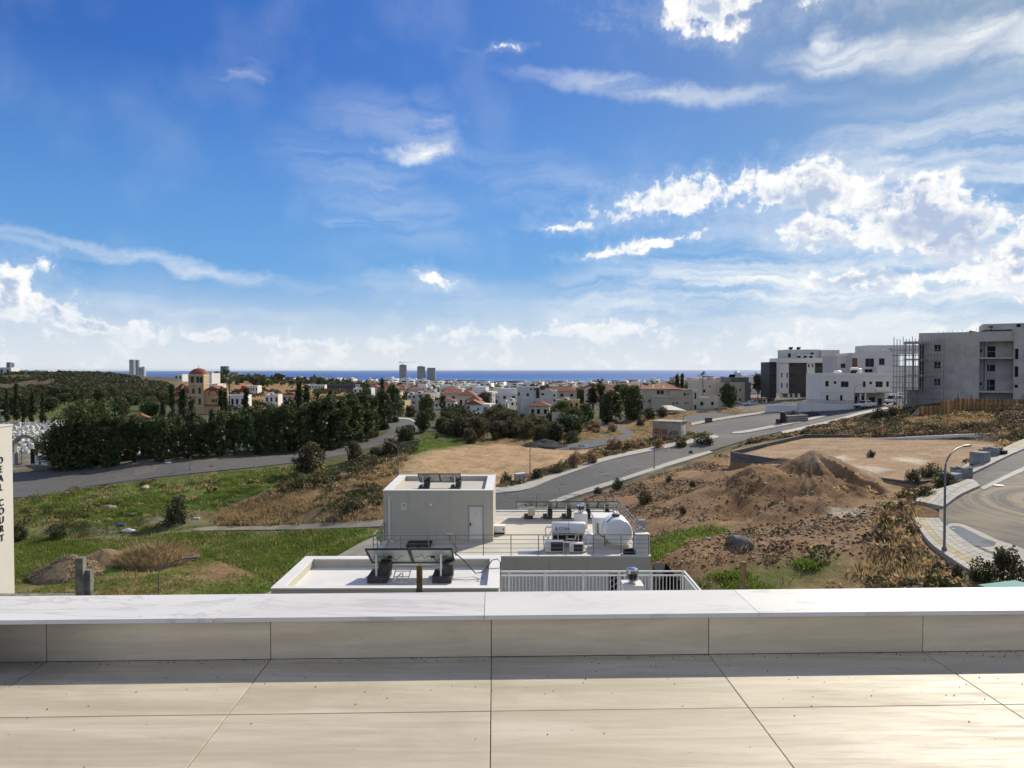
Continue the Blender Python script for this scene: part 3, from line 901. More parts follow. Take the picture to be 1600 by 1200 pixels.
# --- paved rim of the turning circle: single pavers in rows
def paved_rim(outer, inner, label_name, rows=5, step=0.42):
 oi = [Vector((*p, 0)) for p in hits(dense(outer, 6))]
 ii = [Vector((*p, 0)) for p in hits(dense(inner, 6))]

 def res(pts, n):
  L_ = [0]
  for a, b_ in zip(pts[:-1], pts[1:]):
   L_.append(L_[-1] + (b_ - a).length)
  out, j = [], 0
  for k in range(n + 1):
   d = L_[-1] * k / n
   while j < len(L_) - 2 and L_[j + 1] < d:
    j += 1
   out.append(pts[j].lerp(pts[j + 1], (d - L_[j]) / max(1e-6, L_[j + 1] - L_[j])))
  return out, L_[-1]
 _, ln = res(ii, 2)
 n = min(58, max(4, int(ln / step)))
 A, _ = res(oi, n)
 B, _ = res(ii, n)
 t = thing(label_name, None, None, (A[0].x, A[0].y, H1(A[0].x, A[0].y)))
 t['kind'] = 'structure'
 O = Vector(t.location)
 poly = [(a.x, a.y) for a in A] + [(b_.x, b_.y) for b_ in reversed(B)]
 PAVED.append(poly)
 for i in range(n):
  for r in range(rows):
   q = [A[i].lerp(B[i], r / rows), A[i + 1].lerp(B[i + 1], r / rows), A[i + 1].lerp(B[i + 1], (r + 1) / rows), A[i].lerp(B[i], (r + 1) / rows)]
   c = sum(q, Vector()) / 4
   dz = random.uniform(-0.006, 0.006) + 0.16
   tops = []
   for v in q:
    w = c + (v - c) * 0.955
    tops.append(Vector((w.x, w.y, H1(w.x, w.y) + dz)))
   m = MB(O)
   m.add(tops + [v - Vector((0, 0, 0.09)) for v in tops], [(0, 1, 2, 3), (0, 4, 5, 1), (1, 5, 6, 2), (2, 6, 7, 3), (3, 7, 4, 0)])
   me = bpy.data.meshes.new('paver')
   me.from_pydata(m.v, [], m.f)
   me.materials.append(MAT['pavey'] if r in (1,) and True else MAT['pave'])
   put('paver', me, t)
 return poly


RIM1 = [(1600, 934), (1530, 905), (1476, 871), (1450, 850), (1433, 825), (1428, 812)], [(1640, 906), (1590, 884), (1540, 868), (1508, 850), (1478, 826), (1466, 814)]
RIM2 = [(1428, 787), (1455, 769), (1490, 756), (1503, 751)], [(1473, 796), (1490, 782), (1515, 770), (1531, 763)]
RIM3 = [(1478, 744), (1515, 726), (1560, 706), (1640, 672)], [(1503, 750), (1541, 732.5), (1590, 709), (1690, 668)]


def rims():
 for k, (o_, i_) in enumerate((RIM1, RIM2, RIM3)):
  poly = paved_rim(o_, i_, 'pavement', 5 if k < 2 else 4, 0.44 if k < 2 else 0.7)
  drape('pavement_bed', poly, MAT['kerb'], 0.10, 1.2, 0.3, mats=[GROUT2, MAT['kerb']])
 kb = hits(dense([(1531, 763), (1500, 777), (1478, 793)], 6) + dense([(1475, 792), (1497, 775.5), (1529, 762)], 6))
 drape('kerb', kb, MAT['kerb'], 0.17, 0.8, 0.3)


GROUT2 = M('sand_joint', (0.30, 0.26, 0.19), 0.95, 0.2, 4.0)


rims()

# ---- the ground sheet itself
HOUSE_PAD = [(-9, 33), (9, 33), (9, 50), (-9, 50)]


EARTH = from_px([(1085, 775), (1140, 745), (1200, 728), (1268, 709), (1335, 728), (1395, 768), (1340, 800), (1220, 818), (1110, 812)], True, 40)


BANKW = from_px([(-60, 786), (20, 780), (160, 760), (300, 742), (420, 732), (520, 724), (600, 712), (600, 760), (430, 775), (310, 815), (120, 835), (-60, 838)], True, 40)


def H_ground(x, y, noise=True):
 x, y = np.asarray(x, float), np.asarray(y, float)
 z = H_smooth(x, y)
 r = np.hypot(x, y)
 amp = np.clip(r / 60, 0.3, 4.0)
 nz = (fbm(x, y, 0.35, 4, 3) - 0.5) * 0.42 * np.clip(amp, 0, 1.6) + (fbm(x, y, 0.05, 3, 9) - 0.5) * 0.55 * np.clip(amp, 0.5, 3)
 low = np.zeros_like(z)
 keep = np.ones_like(z)
 for poly in PAVED:
  k = near_poly(x, y, poly, 4)
  if k.any():
   d = seg_dist(x[k], y[k], poly)
   low[k] = np.maximum(low[k], np.clip(0.5 - (d - 0.1) / 0.5, 0, 1))
   keep[k] = np.minimum(keep[k], np.clip((d - 0.2) / 2.5, 0, 1))
 k = near_poly(x, y, LOT, 4)
 if k.any():
  d = seg_dist(x[k], y[k], LOT)
  keep[k] = np.minimum(keep[k], 0.25 + 0.75 * np.clip(d / 2.0, 0, 1))
 k = near_poly(x, y, BANKW, 2)
 if k.any():     # hummocky bank
  nz[k] += np.clip(-seg_dist(x[k], y[k], BANKW) / 2, 0, 1) * (fbm(x[k], y[k], 0.55, 3, 40) - 0.45) * 1.1
 k = near_poly(x, y, EARTH, 4)
 if k.any():     # gullied flanks of the earth mound
  d = np.clip(-seg_dist(x[k], y[k], EARTH) / 1.5, 0, 1)
  a = np.arctan2(x[k] - MOUNDS[0][0], y[k] - MOUNDS[0][1])
  q = np.hypot(x[k] - MOUNDS[0][0], y[k] - MOUNDS[0][1])
  nz[k] += d * ((fbm(a * 7.0, q * 0.12, 1.0, 3, 31) - 0.5) * 1.9 * np.clip(q / 4, 0.2, 1) + (fbm(x[k], y[k], 1.3, 3, 8) - 0.5) * 0.25)
 return z + nz * keep - 0.16 * low


# ground cover by area, in photo points; each area is carried onto the ground
AREAS = [  # (colour slot, softness m, polygon)
 ('soil', 60, [(560, 640), (1150, 612), (1150, 606), (560, 604)]),
 ('grass', 3.0, [(-100, 828), (120, 842), (240, 832), (310, 831), (600, 827), (640, 850), (430, 960), (200, 960), (-100, 960)]),
 ('dirt', 2.0, [(20, 902), (90, 905), (230, 900), (300, 905), (250, 930), (160, 950), (20, 945)]),
 ('dirt', 2.2, [(265, 880), (330, 870), (410, 880), (400, 905), (300, 915), (240, 905)]),
 ('grass', 2.0, [(-100, 788), (20, 780), (160, 759), (300, 741), (420, 730), (520, 722), (520, 745), (430, 765), (350, 790), (310, 822), (120, 838), (-100, 835)]),
 ('grey', 2.0, [(60, 815), (200, 810), (300, 815), (300, 828), (120, 840), (60, 838)]),
 ('dirt', 1.2, [(95, 795), (140, 785), (140, 806), (110, 810)]),
 ('straw', 2.0, [(335, 805), (420, 775), (520, 745), (600, 715), (640, 705), (605, 765), (600, 810), (470, 817), (340, 821)]),
 ('sand', 1.5, [(520, 800), (600, 765), (600, 790), (540, 812)]),
 ('sand', 2.0, [(600, 770), (618, 735), (645, 710), (720, 700), (830, 697), (868, 703), (905, 703), (975, 700), (935, 722), (870, 742), (800, 758), (760, 768)]),
 ('grass', 3.0, [(640, 712), (640, 690), (662, 678), (735, 668), (745, 680), (720, 700), (670, 706)]),
 ('straw', 3.0, [(740, 692), (860, 664), (930, 663), (935, 690), (880, 692), (830, 696)]),
 ('straw', 3.0, [(950, 662), (1010, 650), (1160, 640), (1200, 640), (1120, 662), (1080, 690), (930, 722), (870, 745), (810, 757), (870, 735), (960, 700)]),
 ('dirt', 1.5, [(900, 782), (1000, 752), (1110, 712), (1140, 702), (1255, 690), (1400, 700), (1480, 735), (1430, 770), (1440, 800), (1440, 870), (1480, 930), (1000, 960), (1010, 860), (960, 800)]),
 ('earth', 1.2, [(1130, 765), (1200, 735), (1268, 708), (1330, 735), (1380, 770), (1300, 792), (1200, 812), (1120, 805)]),
 ('grass', 1.2, [(1005, 870), (1010, 845), (1060, 830), (1110, 818), (1140, 828), (1100, 845), (1060, 860), (1020, 880)]),
 ('grass', 1.5, [(1080, 940), (1090, 905), (1190, 890), (1260, 880), (1300, 890), (1260, 910), (1180, 925), (1150, 960)]),
 ('straw', 1.5, [(1010, 905), (1020, 880), (1080, 862), (1120, 870), (1100, 895), (1050, 925)]),
 ('straw', 1.5, [(1390, 800), (1440, 790), (1440, 860), (1500, 905), (1560, 940), (1400, 950), (1330, 900), (1380, 860)]),
 ('earth', 1.0, [(1410, 793), (1478, 800), (1485, 812), (1420, 806), (1400, 800)]),
 ('lot', 0.6, [(1141, 706), (1255, 684), (1330, 685), (1510, 687), (1600, 684), (1600, 694), (1560, 706), (1480, 745), (1420, 760), (1360, 747)]),
 *[('lime', 0.5, p_) for p_ in ([(1385, 713), (1420, 714), (1450, 719), (1440, 724), (1400, 719)], [(1330, 727), (1370, 731), (1392, 735), (1385, 738), (1340, 733)], [(1440, 708), (1465, 711), (1462, 713), (1440, 710)], [(1300, 802), (1340, 800), (1365, 806), (1330, 812), (1305, 812)])],
 ('scrub', 2.5, [(1110, 706), (1220, 680), (1345, 647), (1390, 640), (1440, 655), (1700, 655), (1700, 676), (1510, 684), (1330, 682), (1255, 681), (1145, 702)]),
 ('scrub', 2.5, [(1380, 636), (1460, 622), (1700, 615), (1700, 655), (1440, 655)]),
 ('soil', 5, [(640, 690), (660, 655), (740, 640), (1000, 640), (1000, 655), (930, 663), (860, 664), (745, 690)]),
 ('grey', 10, [(1000, 645), (1000, 630), (1200, 622), (1430, 622), (1380, 636), (1200, 645)]),
 ('grey', 6, [(-100, 728), (100, 728), (300, 718), (300, 655), (100, 652), (-100, 655)]),
 ('hill', 15, [(-200, 620), (250, 622), (265, 605), (270, 598), (180, 580), (-200, 580)]),
 ('field', 8, [(-200, 652), (250, 652), (255, 625), (-200, 619)]),
 ('rust', 12, [(270, 608), (300, 596), (450, 597), (560, 606), (560, 640), (440, 640), (330, 620)]),
]
SLOTS = dict(grass=(0.10, 0.15, 0.03), dirt=(0.27, 0.17, 0.095), earth=(0.195, 0.118, 0.062), lime=(0.55, 0.47, 0.36), straw=(0.25, 0.175, 0.09), sand=(0.42, 0.29, 0.165), soil=(0.10, 0.10, 0.06),
    lot=(0.36, 0.25, 0.155), scrub=(0.145, 0.10, 0.06), grey=(0.20, 0.18, 0.14), hill=(0.11, 0.092, 0.058), field=(0.085, 0.115, 0.035), rust=(0.28, 0.18, 0.085))
AREA_W = [(s, sf, from_px(p, True, 40)) for s, sf, p in AREAS] + [('lime', 0.5, [W2(1283, 716, 76), W2(1320, 714, 78), W2(1330, 719, 74), W2(1300, 721, 73)])]


def cover_weights(x, y):
 """per-slot weights at points"""
 w = {s: np.zeros(x.shape) for s in SLOTS}
 w['soil'] = np.full(x.shape, 0.6)
 r = np.hypot(x, y)
 jx = (fbm(x, y, 0.22, 4, 21) - 0.5) * 2
 for s, sf, poly in AREA_W:
  k = near_poly(x, y, poly, sf * 2 + 3)
  if not k.any():
   continue
  d = seg_dist(x[k], y[k], poly) + jx[k] * sf * 1.6
  f = np.clip(0.5 - d / (2 * sf), 0, 1)
  for q in w:
   w[q][k] *= (1 - f)
  w[s][k] += f
 return w


def make_ground():
 th = np.concatenate([np.linspace(R(-180), R(-46), 46)[:-1], np.linspace(R(-46), R(46), 700), np.linspace(R(46), R(180), 46)[1:]])
 rr = np.concatenate([6 * (28 / 6) ** np.linspace(0, 1, 12)[:-1], 28 * (240 / 28) ** np.linspace(0, 1, 400)[:-1], 240 * (900 / 240) ** np.linspace(0, 1, 90)[:-1], 900 * (8500 / 900) ** np.linspace(0, 1, 60)])
 T, RR = np.meshgrid(th, rr)
 X, Y = RR * np.sin(T), RR * np.cos(T)
 Z = H_ground(X, Y)
 Z[RR < 27] = np.minimum(Z[RR < 27], -4.2)
 nr, nt = X.shape
 v = np.stack([X.ravel(), Y.ravel(), Z.ravel()], 1)
 i = np.arange(nr - 1)[:, None] * nt + np.arange(nt - 1)[None]
 f = np.stack([i, i + nt, i + nt + 1, i + 1], -1).reshape(-1, 4)[:, ::-1]
 me = np_mesh('ground', v, f, [GROUND], smooth=True)
 w = cover_weights(X, Y)
 c = np.zeros((nr * nt, 4), np.float32)
 tot = sum(w.values()).ravel() + 1e-9
 for s, rgb in SLOTS.items():
  c[:, :3] += (w[s].ravel() / tot)[:, None] * np.array(rgb)[None]
 c[:, 3] = 1
 at = me.color_attributes.new('cover', 'FLOAT_COLOR', 'POINT')
 at.data.foreach_set('color', c.ravel())
 g = me.attributes.new('green', 'FLOAT', 'POINT')
 g.data.foreach_set('value', ((w['grass'] + 0.7 * w['field']).ravel() / tot).astype(np.float32))
 b = me.attributes.new('bare', 'FLOAT', 'POINT')
 b.data.foreach_set('value', ((w['dirt'] + 0.3 * w['earth'] + 0.5 * w['lot'] + 0.6 * w['scrub']).ravel() / tot).astype(np.float32))
 o = put('ground', me)
 o['kind'] = 'structure'
 return o


def ground_mat():
 mt = bpy.data.materials.new('open_ground')
 mt.use_nodes = True
 t = NT(mt.node_tree)
 bs = mt.node_tree.nodes['Principled BSDF']
 pos = t.n('ShaderNodeNewGeometry').outputs['Position']
 cov = t.n('ShaderNodeAttribute', attribute_name='cover').outputs['Color']
 green = t.n('ShaderNodeAttribute', attribute_name='green').outputs['Fac']
 bare = t.n('ShaderNodeAttribute', attribute_name='bare').outputs['Fac']
 n1 = t.noise(pos, 0.35, 6, 0.62)
 n2 = t.noise(pos, 2.2, 6, 0.68)
 n3 = t.noise(pos, 9.0, 5, 0.7)
 k = t.m('MULTIPLY', t.ramp(n1, 0.25, 0.75, 0.66, 1.3, False), t.ramp(n2, 0.25, 0.75, 0.68, 1.34, False))
 k = t.m('MULTIPLY', k, t.ramp(n3, 0.3, 0.72, 0.72, 1.3, False))
 kv = t.n('ShaderNodeCombineXYZ', {0: k, 1: k, 2: k}).outputs[0]
 c = t.mix(1.0, cov, kv, 'MULTIPLY')
 n5 = t.noise(pos, 28.0, 4, 0.75)
 f5 = t.ramp(n5, 0.3, 0.7, 0.68, 1.3, False)
 c = t.mix(1.0, c, t.n('ShaderNodeCombineXYZ', {0: f5, 1: f5, 2: f5}).outputs[0], 'MULTIPLY')
 n4 = t.noise(pos, 0.6, 5, 0.65, 0.5)
 # bare, yellowed patches in the grass; grass creeping into the dirt
 c = t.mix(t.m('MULTIPLY', green, t.ramp(n4, 0.5, 0.66, 0.0, 0.7)), c, (0.16, 0.115, 0.055))
 c = t.mix(t.m('MULTIPLY', bare, t.ramp(t.noise(pos, 0.45, 5, 0.6, 0.3), 0.57, 0.7, 0.0, 0.55)), c, (0.28, 0.20, 0.12))
 c = t.mix(t.m('MULTIPLY', bare, t.ramp(t.noise(pos, 0.8, 6, 0.7, 0.2), 0.60, 0.72, 0.0, 0.6)), c, (0.07, 0.055, 0.04))
 t.set(bs.inputs['Base Color'], c)
 bs.inputs['Roughness'].default_value = 0.95
 bs.inputs['Specular IOR Level'].default_value = 0.1
 h = t.m('ADD', t.m('MULTIPLY', n2, 0.25), t.m('MULTIPLY', n3, 0.12))
 t.set(bs.inputs['Normal'], t.n('ShaderNodeBump', {'Strength': 0.9, 'Distance': 0.6, 'Height': h}).outputs[0])
 return mt


GROUND = ground_mat()
make_ground()



def on(px, py):
 """the ground point seen at a photo point"""
 (x, y), = hits([(px, py)])
 return Vector((x, y, float(H_ground(np.array([x]), np.array([y]))[0])))


def gz(x, y):
 return float(H_ground(np.array([float(x)]), np.array([float(y)]))[0])


# sea
def sea():
 th = np.linspace(0, 2 * math.pi, 97)
 rr = 5200 * (90000 / 5200) ** np.linspace(0, 1, 40)
 T, RR = np.meshgrid(th, rr)
 v = np.stack([(RR * np.sin(T)).ravel(), (RR * np.cos(T)).ravel(), np.full(T.size, -130.0)], 1)
 nt = len(th)
 i = np.arange(len(rr) - 1)[:, None] * nt + np.arange(nt - 1)[None]
 f = np.stack([i, i + 1, i + nt + 1, i + nt], -1).reshape(-1, 4)
 mt = bpy.data.materials.new('sea_water')
 mt.use_nodes = True
 t = NT(mt.node_tree)
 bs = mt.node_tree.nodes['Principled BSDF']
 pos = t.n('ShaderNodeNewGeometry').outputs['Position']
 sv = t.n('ShaderNodeVectorMath', {0: pos, 1: (0.00007, 0.0009, 1)}, operation='MULTIPLY').outputs[0]
 nb = t.noise(sv, 1.0, 5, 0.6, 0.4)
 dist = t.n('ShaderNodeVectorMath', {0: pos}, operation='LENGTH').outputs[1]
 c = t.mix(t.ramp(dist, 6300, 13000), (0.014, 0.20, 0.52), (0.003, 0.085, 0.36))
 c = t.mix(t.ramp(nb, 0.35, 0.65, 0, 0.45), c, (0.004, 0.06, 0.20))
 t.set(bs.inputs['Base Color'], c)
 bs.inputs['Roughness'].default_value = 0.55
 bs.inputs['Specular IOR Level'].default_value = 0.12
 t.set(bs.inputs['Normal'], t.n('ShaderNodeBump', {'Strength': 0.4, 'Distance': 8.0, 'Height': t.noise(pos, 0.03, 4, 0.6)}).outputs[0])
 o = put('sea', np_mesh('sea', v, f[:, ::-1], [mt]))
 o['kind'] = 'structure'


sea()

# ------------------------------------------------------------------ our roof terrace: floor tiles, low parapet with marble coping
def stone_tile(name, base, streak, dirt=0.35):
 mt = bpy.data.materials.new(name)
 mt.use_nodes = True
 t = NT(mt.node_tree)
 bs = mt.node_tree.nodes['Principled BSDF']
 oi = t.n('ShaderNodeObjectInfo').outputs
 pos = t.n('ShaderNodeNewGeometry').outputs['Position']
 sh = t.n('ShaderNodeVectorMath', {0: t.n('ShaderNodeCombineXYZ', {0: oi['Random'], 1: oi['Random'], 2: oi['Random']}).outputs[0], 1: (37.0, 53.0, 11.0)}, operation='MULTIPLY').outputs[0]
 p = t.n('ShaderNodeVectorMath', {0: pos, 1: sh}, operation='ADD').outputs[0]
 ps = t.n('ShaderNodeVectorMath', {0: p, 1: (0.7, 7.0, 7.0)}, operation='MULTIPLY').outputs[0]
 n1 = t.noise(ps, 1.0, 8, 0.62, 0.6)
 n2 = t.noise(ps, 4.5, 6, 0.65, 0.3)
 n3 = t.noise(p, 55.0, 3, 0.6)
 c = t.mix(t.ramp(n1, 0.3, 0.72), streak, base)
 c = t.mix(t.ramp(n2, 0.5, 0.75, 0, 0.35), c, tuple(x * 0.8 for x in streak))
 c = t.mix(t.ramp(n3, 0.5, 0.72, 0, 0.18), c, tuple(x * 0.7 for x in base))
 d = t.noise(pos, 0.9, 7, 0.65, 0.2)
 c = t.mix(t.ramp(d, 0.50, 0.74, 0, dirt), c, (0.20, 0.165, 0.115))
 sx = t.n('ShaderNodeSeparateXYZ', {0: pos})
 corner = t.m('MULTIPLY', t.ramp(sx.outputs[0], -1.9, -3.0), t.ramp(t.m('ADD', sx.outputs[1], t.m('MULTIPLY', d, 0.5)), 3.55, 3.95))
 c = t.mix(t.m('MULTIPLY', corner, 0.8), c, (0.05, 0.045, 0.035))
 vo = t.n('ShaderNodeTexVoronoi', {'Vector': pos, 'Scale': 16.0}, feature='F1')
 sel = t.ramp(t.n('ShaderNodeSeparateColor', {0: vo.outputs['Color']}).outputs[0], 0.80, 0.82)
 dots = t.m('MULTIPLY', t.ramp(vo.outputs['Distance'], 0.055, 0.09, 1.0, 0.0), sel)
 dots = t.m('MULTIPLY', dots, t.ramp(t.noise(pos, 0.5, 3), 0.42, 0.6))
 c = t.mix(t.m('MULTIPLY', dots, 0.45), c, (0.04, 0.03, 0.02))
 t.set(bs.inputs['Base Color'], c)
 t.set(bs.inputs['Roughness'], t.ramp(n2, 0.3, 0.7, 0.5, 0.68, False))
 bs.inputs['Specular IOR Level'].default_value = 0.35
 t.set(bs.inputs['Normal'], t.n('ShaderNodeBump', {'Strength': 0.12, 'Distance': 0.004, 'Height': n2}).outputs[0])
 return mt


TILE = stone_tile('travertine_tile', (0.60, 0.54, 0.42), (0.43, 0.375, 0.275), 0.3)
CLAD = stone_tile('travertine_cladding', (0.77, 0.655, 0.465), (0.585, 0.48, 0.33), 0.18)
GROUT = M('brown_grout', (0.24, 0.185, 0.12), 0.95, 0.3, 6.0)


def marble_mat():
 mt = bpy.data.materials.new('white_marble')
 mt.use_nodes = True
 t = NT(mt.node_tree)
 bs = mt.node_tree.nodes['Principled BSDF']
 oi = t.n('ShaderNodeObjectInfo').outputs['Random']
 pos = t.n('ShaderNodeNewGeometry').outputs['Position']
 p = t.n('ShaderNodeVectorMath', {0: pos, 1: t.n('ShaderNodeCombineXYZ', {0: t.m('MULTIPLY', oi, 31.0), 2: t.m('MULTIPLY', oi, 17.0)}).outputs[0]}, operation='ADD').outputs[0]
 pr = t.n('ShaderNodeMapping', {0: p, 2: (0, 0, R(-24)), 3: (0.7, 2.6, 1.0)}, vector_type='POINT').outputs[0]
 n1 = t.noise(pr, 1.1, 9, 0.6, 1.4)
 vein = t.ramp(t.m('ABSOLUTE', t.m('SUBTRACT', n1, 0.5)), 0.0, 0.035, 1.0, 0.0)
 gate = t.ramp(t.noise(p, 0.9, 4), 0.38, 0.58)
 c = t.mix(t.ramp(t.noise(pr, 0.6, 6, 0.6), 0.3, 0.7), (0.63, 0.61, 0.575), (0.735, 0.715, 0.675))
 c = t.mix(t.m('MULTIPLY', t.m('MULTIPLY', vein, gate), 0.4), c, (0.36, 0.345, 0.325))
 rust = t.m('MULTIPLY', t.ramp(t.noise(p, 2.2, 6, 0.6, 0.5), 0.66, 0.76), 0.35)
 c = t.mix(rust, c, (0.55, 0.38, 0.24))
 sp_ = t.ramp(t.noise(p, 30.0, 3, 0.6), 0.70, 0.76, 0, 0.5)
 c = t.mix(sp_, c, (0.3, 0.28, 0.25))
 t.set(bs.inputs['Base Color'], c)
 bs.inputs['Roughness'].default_value = 0.42
 bs.inputs['Specular IOR Level'].default_value = 0.4
 return mt


MARBLE = marble_mat()
TA = R(1.4)                      # the terrace is turned a little against the camera
FLOOR_Z = -1.576
D0 = 3.83                        # distance of the parapet face


def terrace():
 fl = thing('terrace_floor', None, None, (0, 0, 0), TA)
 fl['kind'] = 'structure'
 b = MB()
 b.box(-7.2, 7.2, -1.3, D0 + 0.36, FLOOR_Z - 0.25, FLOOR_Z - 0.006)
 b.build('grout_bed', GROUT, fl)
 w, dp, g = 1.2, 0.615, 0.0023
 x00 = -1.225 - 5 * w + 0.003
 base = MB()
 base.add([(x, y, z) for z, q in ((-0.012, 0), (-0.0012, 0), (0, 0.0018)) for x, y in ((g + q, g + q), (w - g - q, g + q), (w - g - q, dp - g - q), (g + q, dp - g - q))],
    [(0, 1, 5, 4), (1, 2, 6, 5), (2, 3, 7, 6), (3, 0, 4, 7), (4, 5, 9, 8), (5, 6, 10, 9), (6, 7, 11, 10), (7, 4, 8, 11), (8, 9, 10, 11)])
 me = base.mesh('tile', TILE)
 for j in range(8):
  for i in range(11):
   put('tile', me, fl, (x00 + i * w, D0 - (j + 1) * dp, FLOOR_Z + random.uniform(-0.0006, 0.0006)))
 pa = thing('parapet', 'low beige tiled roof parapet with a white marble coping across the foreground', 'parapet wall', (0, 0, 0), TA)
 b = MB()
 b.box(-7.2, 7.2, D0 + 0.012, D0 + 0.36, FLOOR_Z - 0.004, FLOOR_Z + 0.212)
 b.build('core', GROUT, pa)
 hgt = 0.208
 b = MB()
 b.box(g, w - g, -0.0, 0.011, 0.002, hgt)
 me = b.mesh('cladding_panel', CLAD)
 for i in range(11):
  put('cladding_panel', me, pa, (x00 + i * w, D0 + random.uniform(-0.0008, 0.0008), FLOOR_Z))
 joints = [-7.2, -4.05, -1.52, -0.06, 1.45, 4.3, 7.2]
 for i in range(len(joints) - 1):
  x0, x1 = joints[i] + 0.0012, joints[i + 1] - 0.0012
  z0, z1 = FLOOR_Z + 0.2125, FLOOR_Z + 0.2345
  c = MB()
  q = 0.003
  ya, yb = D0 - 0.022, D0 + 0.392
  c.add([(x0, ya, z0), (x1, ya, z0), (x1, yb, z0), (x0, yb, z0), (x0, ya, z1 - q), (x1, ya, z1 - q), (x1, yb, z1 - q), (x0, yb, z1 - q),
    (x0 + 0.0006, ya + q, z1), (x1 - 0.0006, ya + q, z1), (x1 - 0.0006, yb - q, z1), (x0 + 0.0006, yb - q, z1)],
    [(0, 3, 2, 1), (0, 1, 5, 4), (1, 2, 6, 5), (2, 3, 7, 6), (3, 0, 4, 7), (4, 5, 9, 8), (5, 6, 10, 9), (6, 7, 11, 10), (7, 4, 8, 11), (8, 9, 10, 11)])
  c.build('coping_slab', MARBLE, pa)
 bd = MB()
 bd.box(-7.19, 7.19, -9.0, D0 + 0.34, -7.5, FLOOR_Z - 0.256)
 bd.box(-7.19, 7.19, D0 + 0.02, D0 + 0.345, FLOOR_Z - 0.25, FLOOR_Z - 0.01)
 o = bd.build('own_building', MAT['whitewall'], None, (0, 0, 0), TA)
 tag(o, 'white rendered building that carries the tiled roof terrace in the foreground', 'building')


terrace()

# grit and a few dead leaves swept along the parapet
def grit():
 n = 420
 x = RNG.uniform(-3.4, 3.4, n)
 y = D0 - np.abs(RNG.normal(0, 0.42, n)) - 0.02
 y[:200] = D0 - 0.012 - RNG.exponential(0.03, 200)
 ca, sa = math.cos(TA), math.sin(TA)
 X, Y = x * ca - y * sa, x * sa + y * ca
 s = RNG.uniform(0.0015, 0.0045, n)
 oc = np.array([(1, 0, 0), (-1, 0, 0), (0, 1, 0), (0, -1, 0), (0, 0, 0.7), (0, 0, -0.7)])
 of = np.array([(0, 2, 4), (2, 1, 4), (1, 3, 4), (3, 0, 4), (2, 0, 5), (1, 2, 5), (3, 1, 5), (0, 3, 5)])
 v = (np.stack([X, Y, np.full(n, FLOOR_Z + 0.002)], 1)[:, None] + oc[None] * s[:, None, None] * RNG.uniform(0.6, 1.4, (n, 6, 1))).reshape(-1, 3)
 f = (np.arange(n)[:, None, None] * 6 + of[None]).reshape(-1, 3)
 o = put('grit', np_mesh('grit', v, f, [M('dark_grit', (0.07, 0.055, 0.04), 0.95, 0.3)]))
 tag(o, None, None, None, 'stuff')


grit()

# ------------------------------------------------------------------ white block at the left edge with upright lettering and a glass rail
def left_block():
 c = 11.4
 xw = -c
 yf = c / 0.7115
 t = thing('lettered_building', 'white rendered building edge at far left with black upright letters on its side', 'building', (xw - 3, yf - 4, -7))
 O = Vector(t.location)
 b = MB(O)
 b.box(xw - 7, xw, yf - 10, yf, -8.0, -1.27)
 b.build('wall', M('warm_white_render', (0.66, 0.63, 0.56), 0.85, 0.05, 0.6, fine=0.1, fscale=8), t)
 b = MB(O)
 b.box(xw - 7.02, xw + 0.015, yf - 10.02, yf + 0.015, -1.268, -1.235)
 b.build('coping', MAT['white'], t)
 g = MB(O)
 g.box(xw - 4, xw - 0.14, yf - 0.16, yf - 0.145, -1.20, -0.93)
 g.box(xw - 0.16, xw - 0.145, yf - 6, yf - 0.17, -1.20, -0.93)
 gm = M('green_rail_glass', (0.06, 0.17, 0.14), 0.08, 0.2, 3.0, spec=0.7)
 g.build('glass_rail', gm, t)
 r = MB(O)
 r.box(xw - 4, xw - 0.10, yf - 0.185, yf - 0.12, -0.93, -0.90)
 r.box(xw - 0.185, xw - 0.10, yf - 6, yf - 0.19, -0.93, -0.90)
 r.build('rail_cap', MAT['steel'], t)
 ys = [718, 732, 746, 760, 784, 797, 811, 824.5, 839]
 yc = c / 0.7265
 for ch, py in zip('DEALCOURT', ys):
  z = P(1, py, yc).z
  cu = bpy.data.curves.new('letter', 'FONT')
  cu.body, cu.size, cu.extrude, cu.align_x, cu.align_y = ch, 0.215, 0.008, 'CENTER', 'CENTER'
  tmp = bpy.data.objects.new('letter', cu)
  link(tmp)
  bpy.context.view_layer.update()
  me = bpy.data.meshes.new_from_object(tmp)
  bpy.data.objects.remove(tmp)
  me.materials.clear()
  me.materials.append(MAT['letter'])
  me.transform(Matrix.Rotation(R(90), 4, 'Z') @ Matrix.Rotation(R(90), 4, 'X'))
  put('letter', me, t, Vector((xw + 0.008, yc - 0.05, z)) - O)


left_block()


def text_mesh(body, size, mat, rot=None, extr=0.004, name='lettering', cx='CENTER'):
 cu = bpy.data.curves.new(name, 'FONT')
 cu.body, cu.size, cu.extrude, cu.align_x, cu.align_y = body, size, extr, cx, 'CENTER'
 tmp = bpy.data.objects.new(name, cu)
 link(tmp)
 bpy.context.view_layer.update()
 me = bpy.data.meshes.new_from_object(tmp)
 bpy.data.objects.remove(tmp)
 me.materials.clear()
 me.materials.append(mat)
 me.transform(Matrix.Rotation(R(90), 4, 'X'))
 if rot is not None:
  me.transform(rot)
 return me


